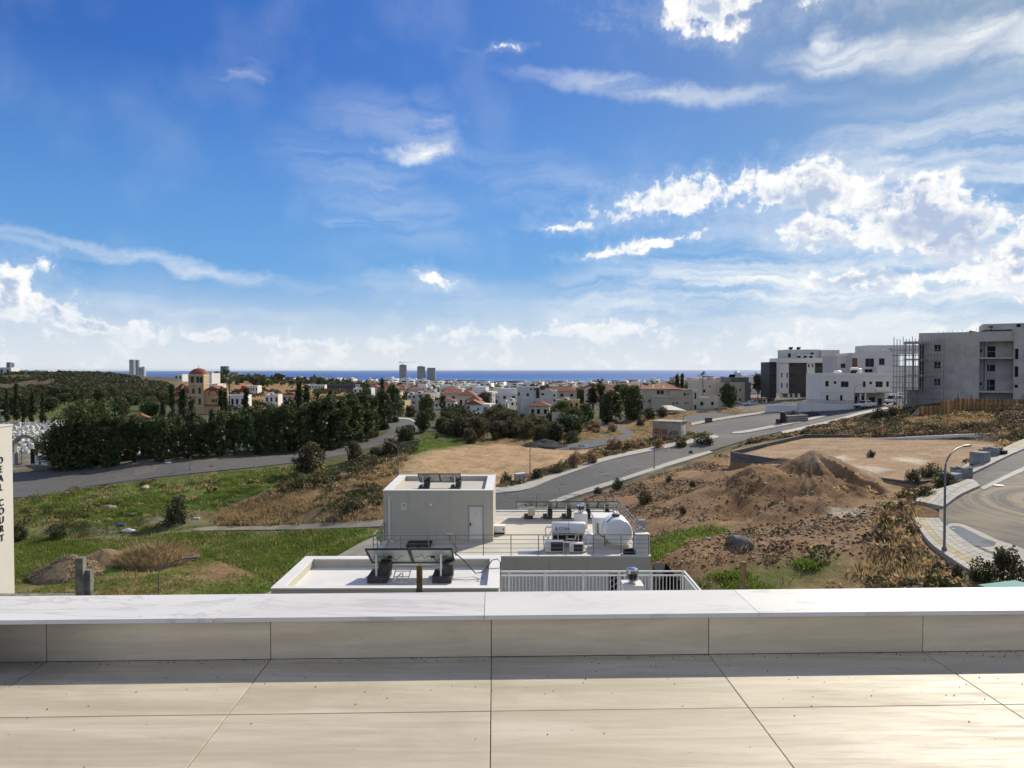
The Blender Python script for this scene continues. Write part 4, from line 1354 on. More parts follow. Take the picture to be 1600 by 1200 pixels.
# weathered posts just past the parapet
def post(px, py, Y, w, zb, label, m, cap=None, round_=False):
 p = P(px, py, Y)
 t = thing('concrete_post', label, 'post', (p.x, p.y, zb))
 b = MB()
 if round_:
  b.lathe((0, 0, 0), [(w / 2, 0), (w / 2, p.z - zb - (0.42 if cap else 0.0))], 10)
 else:
  b.obox((0, 0, (p.z - zb) / 2), w, w, p.z - zb, 0.1)
 b.build('post_shaft', m, t)
 if cap:
  b = MB()
  b.lathe((0, 0, p.z - zb - 0.418), [(w / 2 * 0.85, 0), (w / 2 * 0.85, 0.40), (w / 2 * 0.7, 0.418)], 10)
  b.build('post_top', cap, t)
 return t


OLDC = M('lichened_concrete', (0.27, 0.26, 0.23), 0.95, 0.35, 5.0, bump=0.5, bscale=30, fine=0.6, fscale=14)
post(125.5, 870, 14.0, 0.145, -5.3, 'taller lichened concrete post past the parapet, beside the shorter one', OLDC)
post(137.5, 889, 14.1, 0.14, -5.3, 'shorter lichened concrete post past the parapet, right of the taller one', OLDC)
post(655, 883, 12.2, 0.125, -5.2, 'green painted post with a rusty bare top in front of the white roof', M('flaking_green_paint', (0.08, 0.13, 0.06), 0.8, 0.5, 5.0, fine=0.6, fscale=18), M('rusty_post_top', (0.20, 0.13, 0.05), 0.9, 0.5, 6.0, fine=0.5, fscale=20), True)
post(1161, 878, 13.0, 0.135, -5.2, 'pale yellowish post with an orange top in front of the dirt bank', M('mossy_pale_paint', (0.34, 0.33, 0.19), 0.85, 0.35, 5.0, fine=0.4, fscale=18), M('orange_worn_top', (0.42, 0.28, 0.11), 0.85, 0.3, 6.0), True)
b = MB()
pb = P(0, 931, 14.1)
b.box(PX(-140, 14.1), PX(119, 14.1), 14.0, 14.3, -5.4, pb.z)
o = b.build('garden_wall', OLDC)
tag(o, 'old lichened wall top running up to the two concrete posts at lower left', 'wall')
b = MB()
p0, p1 = P(1572, 929, 8.6), P(1640, 924, 8.6)
b.add([(p0.x, 8.6, p0.z), (p1.x, 8.6, p1.z + 0.02), (p1.x, 9.2, p1.z - 0.05), (p0.x + 0.05, 9.2, p0.z - 0.07), (p0.x, 8.6, -5.0), (p1.x, 8.6, -5.0), (p1.x, 9.2, -5.0), (p0.x, 9.2, -5.0)], [(0, 1, 2, 3), (0, 4, 5, 1), (1, 5, 6, 2), (2, 6, 7, 3), (3, 7, 4, 0)])
o = b.build('green_tarp', MAT['teal'])
tag(o, 'corner of a teal tarpaulin showing past the right end of the parapet', 'tarpaulin')

# ------------------------------------------------------------------ the neighbour's house with its roof terrace
FZ = -9.6                      # roof terrace level
HX0, HX1, HY0, HY1 = -7.15, 7.05, 35.7, 47.4


def rail_run(parent, name, a, b, n, h=1.12, nlow=4, mat=None, r=0.02):
 """posts and rails between two floor points; every post and rail its own object"""
 mat = mat or MAT['rail']
 O = Vector(parent.location)
 a, b = Vector(a), Vector(b)
 gp = bpy.data.objects.new(name, None)
 gp.parent = parent
 link(gp)
 KIDS.setdefault(parent.name, []).append(gp)
 pm = MB()
 pm.tube([(0, 0, 0), (0, 0, h)], r * 1.15, 6)
 pme = pm.mesh('post', mat, True)
 for i in range(n + 1):
  put('post', pme, gp, a.lerp(b, i / n) - O)
 m = MB()
 m.tube([(0, 0, 0), b - a], r * 1.25, 6)
 put('handrail', m.mesh('handrail', mat, True), gp, a + Vector((0, 0, h)) - O)
 m = MB()
 m.tube([(0, 0, 0), b - a], r * 0.62, 5)
 lm = m.mesh('rail', mat, True)
 for k in range(nlow):
  put('rail', lm, gp, a + Vector((0, 0, h * (0.2 + 0.78 * k / nlow))) - O)
 return gp


def house():
 t = thing('white_roofed_house', 'light grey flat-roofed house below the parapet with a railed roof terrace full of equipment', 'house', (0, HY0, -17))
 O = Vector(t.location)
 b = MB(O)
 # front wall with a dark lattice opening below the terrace
 b.holes(HX0, HX1, -17, FZ - 0.02, HY0, HY0 + 0.3, [(4.95, 5.62, -12.6, -10.45)])
 b.box(HX0, HX0 + 0.3, HY0 + 0.3, HY1, -17, FZ - 0.02)
 b.box(HX1 - 0.3, HX1, HY0 + 0.3, HY1, -17, FZ - 0.02)
 b.box(HX0 + 0.3, HX1 - 0.3, HY1 - 0.3, HY1, -17, FZ - 0.02)
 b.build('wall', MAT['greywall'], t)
 b = MB(O)
 b.box(HX0 - 0.015, HX1 + 0.015, HY0 - 0.015, HY1 + 0.015, FZ - 0.018, FZ + 0.02, 0)
 b.build('roof_slab', MAT['cream_floor'], t)
 for (x0, x1, y0, y1) in ((HX0, HX1, HY0, HY0 + 0.22), (HX0, HX0 + 0.22, HY0 + 0.22, HY1), (HX1 - 0.22, HX1, HY0 + 0.22, HY1), (HX0, HX1, HY1 - 0.22, HY1)):
  b = MB(O)
  b.box(x0 - 0.02, x1 + 0.02, y0 - 0.02, y1 + 0.02 if y1 == HY1 else y1, FZ + 0.021, FZ + 0.09)
  b.build('edge_upstand', MAT['roofwhite'], t)
 for x0, x1 in ((HX0 + 0.02, 4.9), (5.68, HX1 - 0.02)):
  b = MB(O)
  b.box(x0, x1, HY0 - 0.02, HY0 - 0.001, -13.5, -10.27)
  b.build('lower_cladding', MAT['white'], t)
 g = MB(O)
 g.box(4.95, 5.62, HY0 + 0.2, HY0 + 0.22, -12.6, -10.45)
 w = g.build('window', MAT['black'], t)
 for k in range(7):
  b = MB(O)
  b.bar((4.95, HY0 + 0.1, -12.4 + k * 0.3), (5.62, HY0 + 0.1, -12.0 + k * 0.3), 0.03)
  b.build('lattice_bar', MAT['whitemetal'], w, O - Vector(t.location) if False else (0, 0, 0))
 # corner pillar with metal flue cover
 b = MB(O)
 b.box(6.35, HX1 + 0.018, HY0 + 0.26, HY0 + 0.75, FZ + 0.022, FZ + 1.12)
 b.build('corner_pillar', MAT['white'], t)
 # stair house
 sx0, sx1, sy0, sy1, zt = HX0 - 0.02, -1.06, 39.0, 44.7, FZ + 2.87
 dx0, dx1, dz1 = PX(731, 39), PX(755, 39), FZ + 2.02
 b = MB(O)
 b.holes(sx0, sx1, FZ + 0.02, zt - 0.3, sy0, sy0 + 0.25, [(dx0, dx1, FZ + 0.02, dz1)])
 b.box(sx0, sx0 + 0.25, sy0 + 0.25, sy1, FZ + 0.02, zt - 0.3)
 b.box(sx1 - 0.25, sx1, sy0 + 0.25, sy1, FZ + 0.02, zt - 0.3)
 b.box(sx0 + 0.25, sx1 - 0.25, sy1 - 0.25, sy1, FZ + 0.02, zt - 0.3)
 for (x0, x1, y0, y1) in ((sx0, sx1, sy0, sy0 + 0.3), (sx0, sx0 + 0.45, sy0 + 0.3, sy1), (sx1 - 0.45, sx1, sy0 + 0.3, sy1), (sx0 + 0.45, sx1 - 0.45, sy1 - 0.4, sy1)):
  b.box(x0, x1, y0, y1, zt - 0.3, zt - 0.03)
 sh = b.build('stair_house', MAT['greywall'], t)
 b = MB(O)
 b.box(sx0 + 0.3, sx1 - 0.3, sy0 + 0.3, sy1 - 0.3, zt - 0.34, zt - 0.27)
 b.build('stair_roof', MAT['cream_floor'], sh)
 cope = MB(O)
 e = 0.025
 cope.box(sx0 - e, sx1 + e, sy0 - e, sy0 + 0.32, zt - 0.03, zt + 0.02)
 cope.box(sx0 - e, sx0 + 0.47, sy0 + 0.32, sy1 + e, zt - 0.03, zt + 0.02)
 cope.box(sx1 - 0.47, sx1 + e, sy0 + 0.32, sy1 + e, zt - 0.03, zt + 0.02)
 cope.box(sx0 + 0.47, sx1 - 0.47, sy1 - 0.42, sy1 + e, zt - 0.03, zt + 0.02)
 cope.build('coping', MAT['roofwhite'], sh)
 d = MB(O)
 d.box(dx0 + 0.05, dx1 - 0.05, sy0 + 0.04, sy0 + 0.09, FZ + 0.03, dz1 - 0.05)
 dr = d.build('door', MAT['whitewall'], t)
 d = MB(O)
 d.box(dx0 - 0.02, dx0 + 0.05, sy0 - 0.012, sy0 + 0.1, FZ + 0.022, dz1 + 0.03)
 d.box(dx1 - 0.05, dx1 + 0.02, sy0 - 0.012, sy0 + 0.1, FZ + 0.022, dz1 + 0.03)
 d.box(dx0 + 0.05, dx1 - 0.05, sy0 - 0.012, sy0 + 0.1, dz1 - 0.05, dz1 + 0.03)
 d.build('door_frame', M('door_frame_grey', (0.34, 0.34, 0.33), 0.6, 0.05), dr)
 d = MB(O)
 d.tube([(dx0 + 0.11, sy0 + 0.03, FZ + 1.0), (dx0 + 0.11, sy0 - 0.03, FZ + 1.0), (dx0 + 0.24, sy0 - 0.03, FZ + 1.0)], 0.014, 6)
 d.box(dx0 + 0.08, dx0 + 0.14, sy0 + 0.03, sy0 + 0.041, FZ + 0.86, FZ + 1.06)
 d.build('handle', MAT['dark'], dr)
 d = MB(O)
 d.lathe(((dx0 + dx1) / 2, sy0 + 0.03, FZ + 1.58), [(0.022, -0.006), (0.022, 0.012)], 8, 0, 'Y')
 d.build('peephole', MAT['dark'], dr)
 d = MB(O)
 d.box(dx0 - 0.06, dx1 + 0.06, sy0 - 0.28, sy0 - 0.014, FZ + 0.022, FZ + 0.07)
 d.build('door_step', MAT['greywall'], t)
 x = PX(607.5, 39)
 d = MB(O)
 d.tube([(x, sy0 - 0.075, FZ + 2.42), (x, sy0 - 0.075, FZ + 0.2), (x + 0.02, sy0 - 0.1, FZ + 0.08), (x + 0.22, sy0 - 0.2, FZ + 0.07)], 0.062, 8)
 d.tube([(x, sy0 - 0.075, FZ + 2.45), (x, sy0 + 0.02, FZ + 2.45)], 0.07, 8)
 d.build('drainpipe', M('pvc_drainpipe', (0.70, 0.70, 0.68), 0.5, 0.05), t, smooth=True)
 x, z = PX(630, 39), P(630, 790, 39).z
 d = MB(O)
 d.box(x - 0.13, x + 0.13, sy0 - 0.012, sy0 - 0.002, z - 0.16, z + 0.16)
 sg = d.build('warning_sign', MAT['whitemetal'], t)
 d = MB(O)
 d.lathe((x, sy0 - 0.016, z + 0.05), [(0.062, -0.003), (0.062, 0.003)], 14, 0, 'Y')
 d.build('red_disc', MAT['red'], sg)
 d = MB(O)
 d.box(x - 0.045, x + 0.045, sy0 - 0.0215, sy0 - 0.0195, z + 0.038, z + 0.062)
 d.build('disc_bar', MAT['whitemetal'], sg)
 d = MB(O)
 for zz in (-0.055, -0.085):
  d.box(x - 0.07, x + 0.07, sy0 - 0.0145, sy0 - 0.0125, z + zz, z + zz + 0.014)
 d.build('sign_line', MAT['letter'], sg)
 d = MB(O)
 d.box(x - 0.13, x + 0.13, sy0 - 0.012, sy0 - 0.002, z - 0.235, z - 0.185)
 d.build('sign_strip', MAT['whitemetal'], t)
 x, z = PX(672, 39), P(672, 789, 39).z
 d = MB(O)
 d.lathe((x, sy0 - 0.03, z), [(0.10, 0.03), (0.10, 0.0), (0.07, -0.06), (0.03, -0.08)], 12, 0, 'Y')
 d.build('wall_lamp', MAT['whitemetal'], t, smooth=True)
 x, z = PX(702, 39), P(702, 834, 39).z
 for dx in (-0.09, 0.09):
  d = MB(O)
  d.box(x + dx - 0.075, x + dx + 0.075, sy0 - 0.05, sy0 - 0.002, z - 0.05, z + 0.05)
  d.build('socket_box', MAT['white'], t)
 d = MB(O)
 d.tube([(x, sy0 - 0.04, z - 0.04), (x, sy0 - 0.05, z - 0.5), (x + 0.15, sy0 - 0.5, FZ + 0.06), (x + 0.5, sy0 - 1.4, FZ + 0.05), (x + 0.62, HY0 + 0.1, FZ + 0.11), (x + 0.64, HY0 - 0.03, FZ + 0.05), (x + 0.66, HY0 - 0.04, FZ - 1.6)], 0.014, 5)
 d.build('cable', MAT['dark'], t)
 # railings
 z = FZ + 0.02
 rail_run(t, 'front_railing', (HX0 + 0.05, HY0 + 0.1, z), (HX1 - 0.08, HY0 + 0.1, z), 10)
 rail_run(t, 'left_railing', (HX0 + 0.05, HY0 + 0.15, z), (HX0 + 0.05, sy0 - 0.1, z), 3)
 rail_run(t, 'back_railing', (sx1 + 0.15, HY1 - 0.1, z), (HX1 - 0.25, HY1 - 0.1, z), 6)
 rail_run(t, 'right_railing', (HX1 - 0.2, HY1 - 0.15, z), (HX1 - 0.1, HY0 + 0.9, z), 8)
 return t


HOUSE = house()


def solar_rack(name, label, n, w, tilt_h, tilt_d, xc, yc, z0, group, block=True, post_h=None):
 """n panels side by side seen from behind, propped on posts and concrete blocks; high edge towards us"""
 t = thing(name, label, 'solar panel', (xc, yc, z0), 0, group)
 zh, zl = post_h
 W_ = n * w
 L = math.hypot(tilt_h, tilt_d)
 a = math.atan2(tilt_h, tilt_d)
 fr, bk, gl = MB(), MB(), MB()
 ft = 0.045
 T = Matrix.Translation((0, 0, zh)) @ Matrix.Rotation(-a, 4, 'X')

 def lb(mb, x0, x1, y0, y1, z_0, z_1):
  vs_ = [T @ Vector((x, y, z)) for z in (z_0, z_1) for y in (y0, y1) for x in (x0, x1)]
  mb.add(vs_, [(4, 5, 7, 6), (0, 1, 5, 4), (1, 3, 7, 5), (3, 2, 6, 7), (2, 0, 4, 6), (0, 2, 3, 1)])
 for i in range(n):
  x0, x1 = -W_ / 2 + i * w + 0.008, -W_ / 2 + (i + 1) * w - 0.008
  f = MB()
  e = 0.035
  lb(f, x0, x1, 0, e, -ft, 0); lb(f, x0, x1, L - e, L, -ft, 0)
  lb(f, x0, x0 + e, e, L - e, -ft, 0); lb(f, x1 - e, x1, e, L - e, -ft, 0)
  fo = f.build('panel_frame', MAT['dark'], t)
  f = MB()
  lb(f, x0 + e, x1 - e, e, L - e, -0.014, -0.004)
  f.build('backsheet', MAT['panelback'], fo)
  f = MB()
  lb(f, x0 + e, x1 - e, e, L - e, -0.003, 0.001)
  f.build('cell_face', MAT['panelglass'], fo)
  f = MB()
  for k in range(1, 6):
   xx = x0 + (x1 - x0) * k / 6
   lb(f, xx - 0.006, xx + 0.006, e, L - e, -0.0155, -0.0145)
  for k in range(1, 4):
   lb(f, x0 + e, x1 - e, L * k / 4 - 0.006, L * k / 4 + 0.006, -0.0158, -0.0146)
  f.build('cell_gap', MAT['whitemetal'], fo)
  f = MB()
  lb(f, (x0 + x1) / 2 - 0.06, (x0 + x1) / 2 + 0.06, L * 0.5, L * 0.5 + 0.12, -0.045, -0.0165)
  f.build('junction_box', MAT['black'], fo)
  f = MB()
  pts, xx = [], x0 + 0.1
  random.seed(n * 31 + i)
  while xx < x1 - 0.08:
   pts.append(T @ Vector((xx, L * (0.5 + random.uniform(-0.22, 0.2)), -0.05 - random.uniform(0, 0.04))))
   xx += random.uniform(0.04, 0.14)
  if len(pts) > 2:
   f.tube(pts, 0.009, 5)
  f.build('cable', MAT['black'], fo)
 f = MB()
 lb(f, -W_ / 2 + 0.05, W_ / 2 - 0.03, L - 0.06, L - 0.01, -0.09, -ft - 0.002)
 f.build('bottom_rail', MAT['whitemetal'], t)
 npost = max(2, int(round(n * 0.75)) + (1 if n > 2 else 0))
 for i in range(npost):
  x = -W_ / 2 + W_ * ((0.12 + 0.74 * i / (npost - 1)) if npost > 1 else 0.5)
  f = MB()
  y = 0.16
  f.bar((x, y, 0.03), (x, y, zh - 0.1 - y * tilt_h / tilt_d), 0.05)
  f.build('support_post', MAT['whitemetal'], t)
  if block:
   b1 = MB()
   b1.box(x - 0.25, x + 0.31, 0.06, 1.0, 0.0, 0.19)
   bb = b1.build('ballast_block', MAT['block'], t)
   b1 = MB()
   b1.box(x + 0.05, x + 0.34, 0.22, 0.98, 0.192, 0.50)
   b1.build('upper_block', MAT['block'], bb)
 return t


g1 = 'solar panel racks on the white roofs'
# front flat roof (a lower volume nearer to us) with its pair of panels
def front_roof():
 x0, x1, y0, y1, zt = PX(421, 19.0), PX(778, 19.0), 19.0, 22.25, -5.93
 t = thing('front_flat_roof', 'white flat roof with a low raised edge just below the parapet, carrying two solar panels', 'building', (0, y0, -10))
 O = Vector(t.location)
 b = MB(O)
 b.box(x0, x1, y0, y1, -10, zt - 0.30)
 e = 0.30
 b.box(x0, x1, y0, y0 + 0.2, zt - 0.30, zt - 0.04)
 b.box(x0, x0 + e, y0 + 0.2, y1, zt - 0.30, zt - 0.04)
 b.box(x1 - e, x1, y0 + 0.2, y1, zt - 0.30, zt - 0.04)
 b.box(x0 + e, x1 - e, y1 - e, y1, zt - 0.30, zt - 0.04)
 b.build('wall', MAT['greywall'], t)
 b = MB(O)
 b.box(x0 + e, x1 - e, y0 + 0.2, y1 - e, zt - 0.299, zt - 0.27)
 b.build('roof_deck', MAT['roofwhite'], t)
 q = 0.02
 b = MB(O)
 b.box(x0 - q, x1 + q, y0 - q, y0 + 0.21, zt - 0.04, zt)
 b.box(x0 - q, x0 + e + 0.01, y0 + 0.21, y1 + q, zt - 0.04, zt)
 b.box(x1 - e - 0.01, x1 + q, y0 + 0.21, y1 + q, zt - 0.04, zt)
 b.box(x0 + e + 0.01, x1 - e - 0.01, y1 - e - 0.01, y1 + q, zt - 0.04, zt)
 b.build('coping', MAT['roofwhite'], t)
 # loose black cable running off to the right
 c = MB(O)
 p = [(-1.75, 21.2, -5.55), (-1.5, 21.2, -5.75), (-1.1, 21.0, -6.12), (-0.85, 20.9, -6.05), (-0.6, 21.0, -5.72), (-0.45, 21.05, -5.70), (-0.36, 21.0, -5.78), (-0.34, 20.9, -6.6), (-0.34, 20.9, -9)]
 c.tube(p, 0.016, 5)
 c.build('cable', MAT['black'], t)
 c = MB(O)
 c.tube([(-1.8, 20.6, -6.18), (-1.3, 20.5, -6.17), (-0.9, 20.55, -6.15), (-0.7, 20.8, -5.91), (-0.36, 20.8, -5.91)], 0.008, 4)
 c.build('thin_cable', MAT['dark'], t)


front_roof()
solar_rack('solar_rack', 'pair of dark framed solar panels seen from behind on the nearest white roof', 2, 1.27, 0.68, 1.0, PX(638, 20.3), 20.2, -6.198, g1, True, (1.04, 0.3))
solar_rack('solar_rack', 'pair of solar panels seen from behind on top of the stair house roof', 2, 1.25, 0.62, 1.0, PX(686.5, 41), 40.6, FZ + 2.87 - 0.268, g1, True, (0.98, 0.3))
solar_rack('solar_rack', 'long row of five solar panels seen from behind on the terrace by the back railing', 5, 1.32, 0.62, 1.1, PX(886, 45.2), 44.7, FZ + 0.021, g1, True, (1.15, 0.45))
# small aluminium frames lying between the blocks
b = MB()
c = P(625, 905, 20.3)
for dx in (-0.20, 0.22):
 b.bar((c.x + dx, 20.0, -6.17), (c.x + dx + (0.02 if dx > 0 else -0.02), 20.9, -5.93), 0.025)
for k in range(3):
 b.bar((c.x - 0.2, 20.15 + 0.3 * k, -6.13 + 0.075 * k), (c.x + 0.22, 20.15 + 0.3 * k, -6.13 + 0.075 * k), 0.022)
b.bar((c.x - 0.18, 20.1, -6.10), (c.x + 0.02, 20.35, -5.92), 0.05, 0.02)
b.bar((c.x + 0.05, 20.1, -6.16), (c.x + 0.05, 20.5, -5.95), 0.03)
o = b.build('loose_frame', MAT['whitemetal'])
tag(o, 'loose white metal framing left lying between the two ballast blocks', 'metal frame')


# ---- equipment on the terrace
def boiler():
 xc, y, z = PX(888, 37.6), 37.6, FZ + 0.021
 t = thing('water_heater', 'white horizontal hot water cylinder with blue lettering on a stand above solar collectors', 'water heater', (xc, y, z))
 zt = P(888, 824.5, 37.6).z - z
 r = 0.315
 b = MB()
 b.lathe((0, 0, zt), [(0.05, -0.90), (r * 0.92, -0.89), (r, -0.85), (r, 0.85), (r * 0.92, 0.89), (0.05, 0.90)], 24, 0, 'X')
 cy = b.build('cylinder', MAT['whitemetal'], t, smooth=True)
 b = MB()
 b.lathe((0, 0, zt), [(r + 0.003, -0.012), (r + 0.003, 0.012)], 24, 0, 'X')
 b.build('seam_band', MAT['steel'], cy)
 b = MB()
 for (x0, x1) in ((-0.62, -0.56),):
  for k in (-0.08, -0.01, 0.06):
   b.box(-0.72, -0.62, -r - 0.006, -r - 0.002, zt + k, zt + k + 0.03)
  b.box(-0.72, -0.69, -r - 0.006, -r - 0.002, zt - 0.08, zt + 0.09)
 b.build('emblem', M('grey_print', (0.25, 0.26, 0.33), 0.6), cy)
 put('lettering', text_mesh('LCOBA', 0.225, MAT['blue']), cy, (-0.29, -r - 0.004, zt))
 for x in (-0.86, -0.55, 0.55, 0.82):
  b = MB()
  b.bar((x, -0.2 if abs(x) > 0.8 else 0.1, 0), (x, -0.2 if abs(x) > 0.8 else 0.1, zt - 0.2), 0.05)
  b.build('stand_leg', MAT['whitemetal'], t)
 for x in (-0.42, 0.42):
  b = MB()
  b.obox((x, 0.62, 0.42), 0.82, 1.35, 0.06, 0, 0, R(-32))
  fr = b.build('collector', MAT['dark'], t)
  b = MB()
  b.obox((x, 0.62, 0.455), 0.76, 1.28, 0.012, 0, 0, R(-32))
  b.build('collector_glass', MAT['panelglass'], fr)
 for p in ([(-0.9, 0, zt + 0.02), (-1.18, 0, zt + 0.05), (-1.22, 0, zt - 0.1), (-1.2, -0.1, zt - 0.45), (-1.35, -0.25, 0.7), (-1.3, -0.3, 0.05)],
    [(-0.88, -0.1, zt - 0.15), (-1.1, -0.2, 0.6), (-1.18, -0.3, 0.05)],
    [(0.9, 0, zt - 0.2), (1.05, 0, zt - 0.2), (1.05, -0.1, 0.05)], [(-0.1, -0.1, 0.5), (0.35, -0.15, 0.48), (0.4, -0.15, 0.72), (0.55, -0.15, 0.75)]):
  b = MB()
  b.tube(p, 0.045, 7)
  b.build('pipe', MAT['whitemetal'], t, smooth=True)
 b = MB()
 b.lathe((1.12, -0.35, 0.62), [(0.04, -0.28), (0.19, -0.2), (0.21, 0), (0.19, 0.2), (0.04, 0.28)], 14)
 b.build('expansion_vessel', MAT['whitemetal'], t, smooth=True)


boiler()


def ac_unit(px0, px1, y, label, h=0.62):
 x0, x1 = PX(px0, y), PX(px1, y)
 t = thing('air_conditioner', label, 'air conditioner', ((x0 + x1) / 2, y, FZ + 0.021), 0, 'air conditioning units behind the front railing')
 w = x1 - x0
 b = MB()
 b.box(-w / 2, w / 2, 0.012, 0.34, 0.06, h)
 b.build('casing', MAT['whitemetal'], t)
 b = MB()
 b.box(-w / 2 + w * 0.3, w / 2 - 0.04, 0.004, 0.010, 0.10, h - 0.06)
 g = b.build('grille', MAT['black'], t)
 for k in range(6):
  b = MB()
  b.box(-w / 2 + w * 0.3, w / 2 - 0.04, -0.006, 0.003, 0.13 + k * (h - 0.2) / 6, 0.145 + k * (h - 0.2) / 6)
  b.build('grille_slat', MAT['frame'], g)
 for s in (-1, 1):
  b = MB()
  b.box(s * w * 0.35 - 0.04, s * w * 0.35 + 0.04, 0.0, 0.36, 0, 0.06)
  b.build('foot', MAT['rubber'], t)


ac_unit(852, 881, 36.5, 'larger white air conditioning unit behind the front railing, left of the smaller one')
ac_unit(890, 912, 36.4, 'smaller white air conditioning unit behind the front railing, right of the larger one', 0.52)


def tanks():
 y = 38.2
 xc, z = PX(968, 37.2), FZ + 0.021
 r = 0.74
 t = thing('water_tank', 'round white plastic water tank lying on its side with a black lid by the railing', 'water tank', (xc, y, z))
 zc = 0.86
 b = MB()
 b.lathe((0, 0, zc), [(0.12, -1.02), (r * 0.62, -0.98), (r * 0.94, -0.86), (r, -0.74), (r, -0.3), (r * 1.012, -0.28), (r * 1.012, -0.2), (r, -0.18), (r, 0.55), (r * 0.93, 0.72), (0.1, 0.8)], 30, 0, 'Y')
 b.build('tank_body', MAT['whitemetal'], t, smooth=True)
 b = MB()
 b.lathe((-0.05, -0.1, zc + r - 0.03), [(0.2, 0), (0.2, 0.08), (0.235, 0.085), (0.235, 0.12), (0.05, 0.15)], 18)
 b.build('lid', MAT['black'], t, smooth=True)
 for yy in (-0.6, 0.45):
  b = MB()
  b.box(-0.55, 0.55, yy - 0.12, yy + 0.12, 0, 0.2)
  b.build('cradle', MAT['concrete'], t)
 b = MB()
 b.tube([(-0.25, -0.15, zc + 0.72), (-0.55, -0.5, zc + 0.55), (-0.72, -0.55, zc - 0.1), (-0.7, -0.55, 0.1)], 0.022, 6)
 b.build('hose', MAT['black'], t)
 y = 40.2
 xc = PX(944, 40)
 t = thing('square_tank', 'white box-shaped water tank standing behind the round tank', 'water tank', (xc, y, z))
 b = MB()
 w, h = 0.58, 1.2
 b.add([(-w * .92, -0.6, 0), (w * .92, -0.6, 0), (w * .92, 0.7, 0), (-w * .92, 0.7, 0), (-w, -0.66, h - 0.1), (w, -0.66, h - 0.1), (w, 0.76, h - 0.1), (-w, 0.76, h - 0.1)], [(0, 3, 2, 1), (0, 1, 5, 4), (1, 2, 6, 5), (2, 3, 7, 6), (3, 0, 4, 7), (4, 5, 6, 7)])
 b.build('tank_body', MAT['whitemetal'], t)
 b = MB()
 b.box(-w - 0.03, w + 0.03, -0.69, 0.79, h - 0.098, h)
 b.build('tank_lid', MAT['white'], t)
 b = MB()
 b.tube([(-w * 0.7, -0.68, h * 0.75), (-w * 0.7, -0.72, h * 0.3), (-w * 0.3, -0.74, h * 0.12), (0.2, -0.75, h * 0.1)], 0.03, 6)
 b.build('hose', MAT['dark'], t)
 # chimney with polished cowl
 y = 42.5
 xc = PX(907.5, y)
 t = thing('chimney', 'square white chimney with a polished steel cowl standing by the row of five panels', 'chimney', (xc, y, z))
 hh = P(907, 801, y).z - z
 b = MB()
 b.box(-0.38, 0.38, -0.38, 0.38, 0, hh)
 b.build('stack', MAT['white'], t)
 cowl(t, (0, 0, hh), 0.27)
 # insulated pipes with hood at the front right corner
 y = 36.9
 xc = PX(1000, y)
 t = thing('flue_hood', 'small grey metal flue hood with twin pipes on the front right corner of the terrace', 'flue', (xc - 0.1, y, z + 0.0))
 b = MB()
 for k in (0, 1):
  b.tube([(-0.22 + 0.17 * k, -0.1, 1.05), (-0.22 + 0.17 * k, -0.1, 0.3 - 0.05 * k), (-0.3 + 0.1 * k, -0.14, 0.14), (-0.75 + 0.1 * k, -0.2, 0.1)], 0.06, 7)
 b.build('pipe', MAT['steel'], t, smooth=True)
 b = MB()
 b.box(0.02, 0.42, -0.05, 0.3, 1.05, 1.14)
 b.add([(-0.12, -0.16, 1.42), (0.56, -0.16, 1.42), (0.56, 0.4, 1.42), (-0.12, 0.4, 1.42), (0.05, -0.02, 1.62), (0.39, -0.02, 1.62), (0.39, 0.26, 1.62), (0.05, 0.26, 1.62)], [(0, 3, 2, 1), (0, 1, 5, 4), (1, 2, 6, 5), (2, 3, 7, 6), (3, 0, 4, 7), (4, 5, 6, 7)])
 for sx in (0.03, 0.4):
  for sy in (0.0, 0.25):
   b.bar((sx, sy, 1.13), (sx, sy, 1.43), 0.03)
 b.build('hood', MAT['steel'], t)
 b = MB()
 b.lathe((0.22, 0.12, 1.14), [(0.11, 0), (0.11, 0.26)], 10)
 b.build('flue_pipe', MAT['chrome'], t, smooth=True)


def cowl(t, at, r):
 at = Vector(at)
 b = MB()
 b.lathe(at, [(r * 0.62, 0), (r * 0.62, 0.16)], 16)
 b.lathe(at + Vector((0, 0, 0.14)), [(r * 0.75, 0), (r, 0.04), (r, 0.08), (r * 0.75, 0.1)], 20)
 b.lathe(at + Vector((0, 0, 0.42)), [(r, 0), (r, 0.10), (r * 0.9, 0.15), (r * 0.25, 0.2)], 20)
 b.build('cowl', MAT['chrome'], t, smooth=True)
 b = MB()
 b.lathe(at + Vector((0, 0, 0.235)), [(r * 0.72, 0), (r * 0.72, 0.19)], 16)
 b.build('cowl_core', MAT['dark'], t)
 m = MB()
 m.box(-0.012, 0.012, -0.012, 0.012, 0, 0.22)
 me = m.mesh('cowl_vane', MAT['chrome'])
 for k in range(8):
  a = 2 * math.pi * k / 8
  put('cowl_vane', me, t, at + Vector((r * 0.9 * math.cos(a), r * 0.9 * math.sin(a), 0.22)))


tanks()
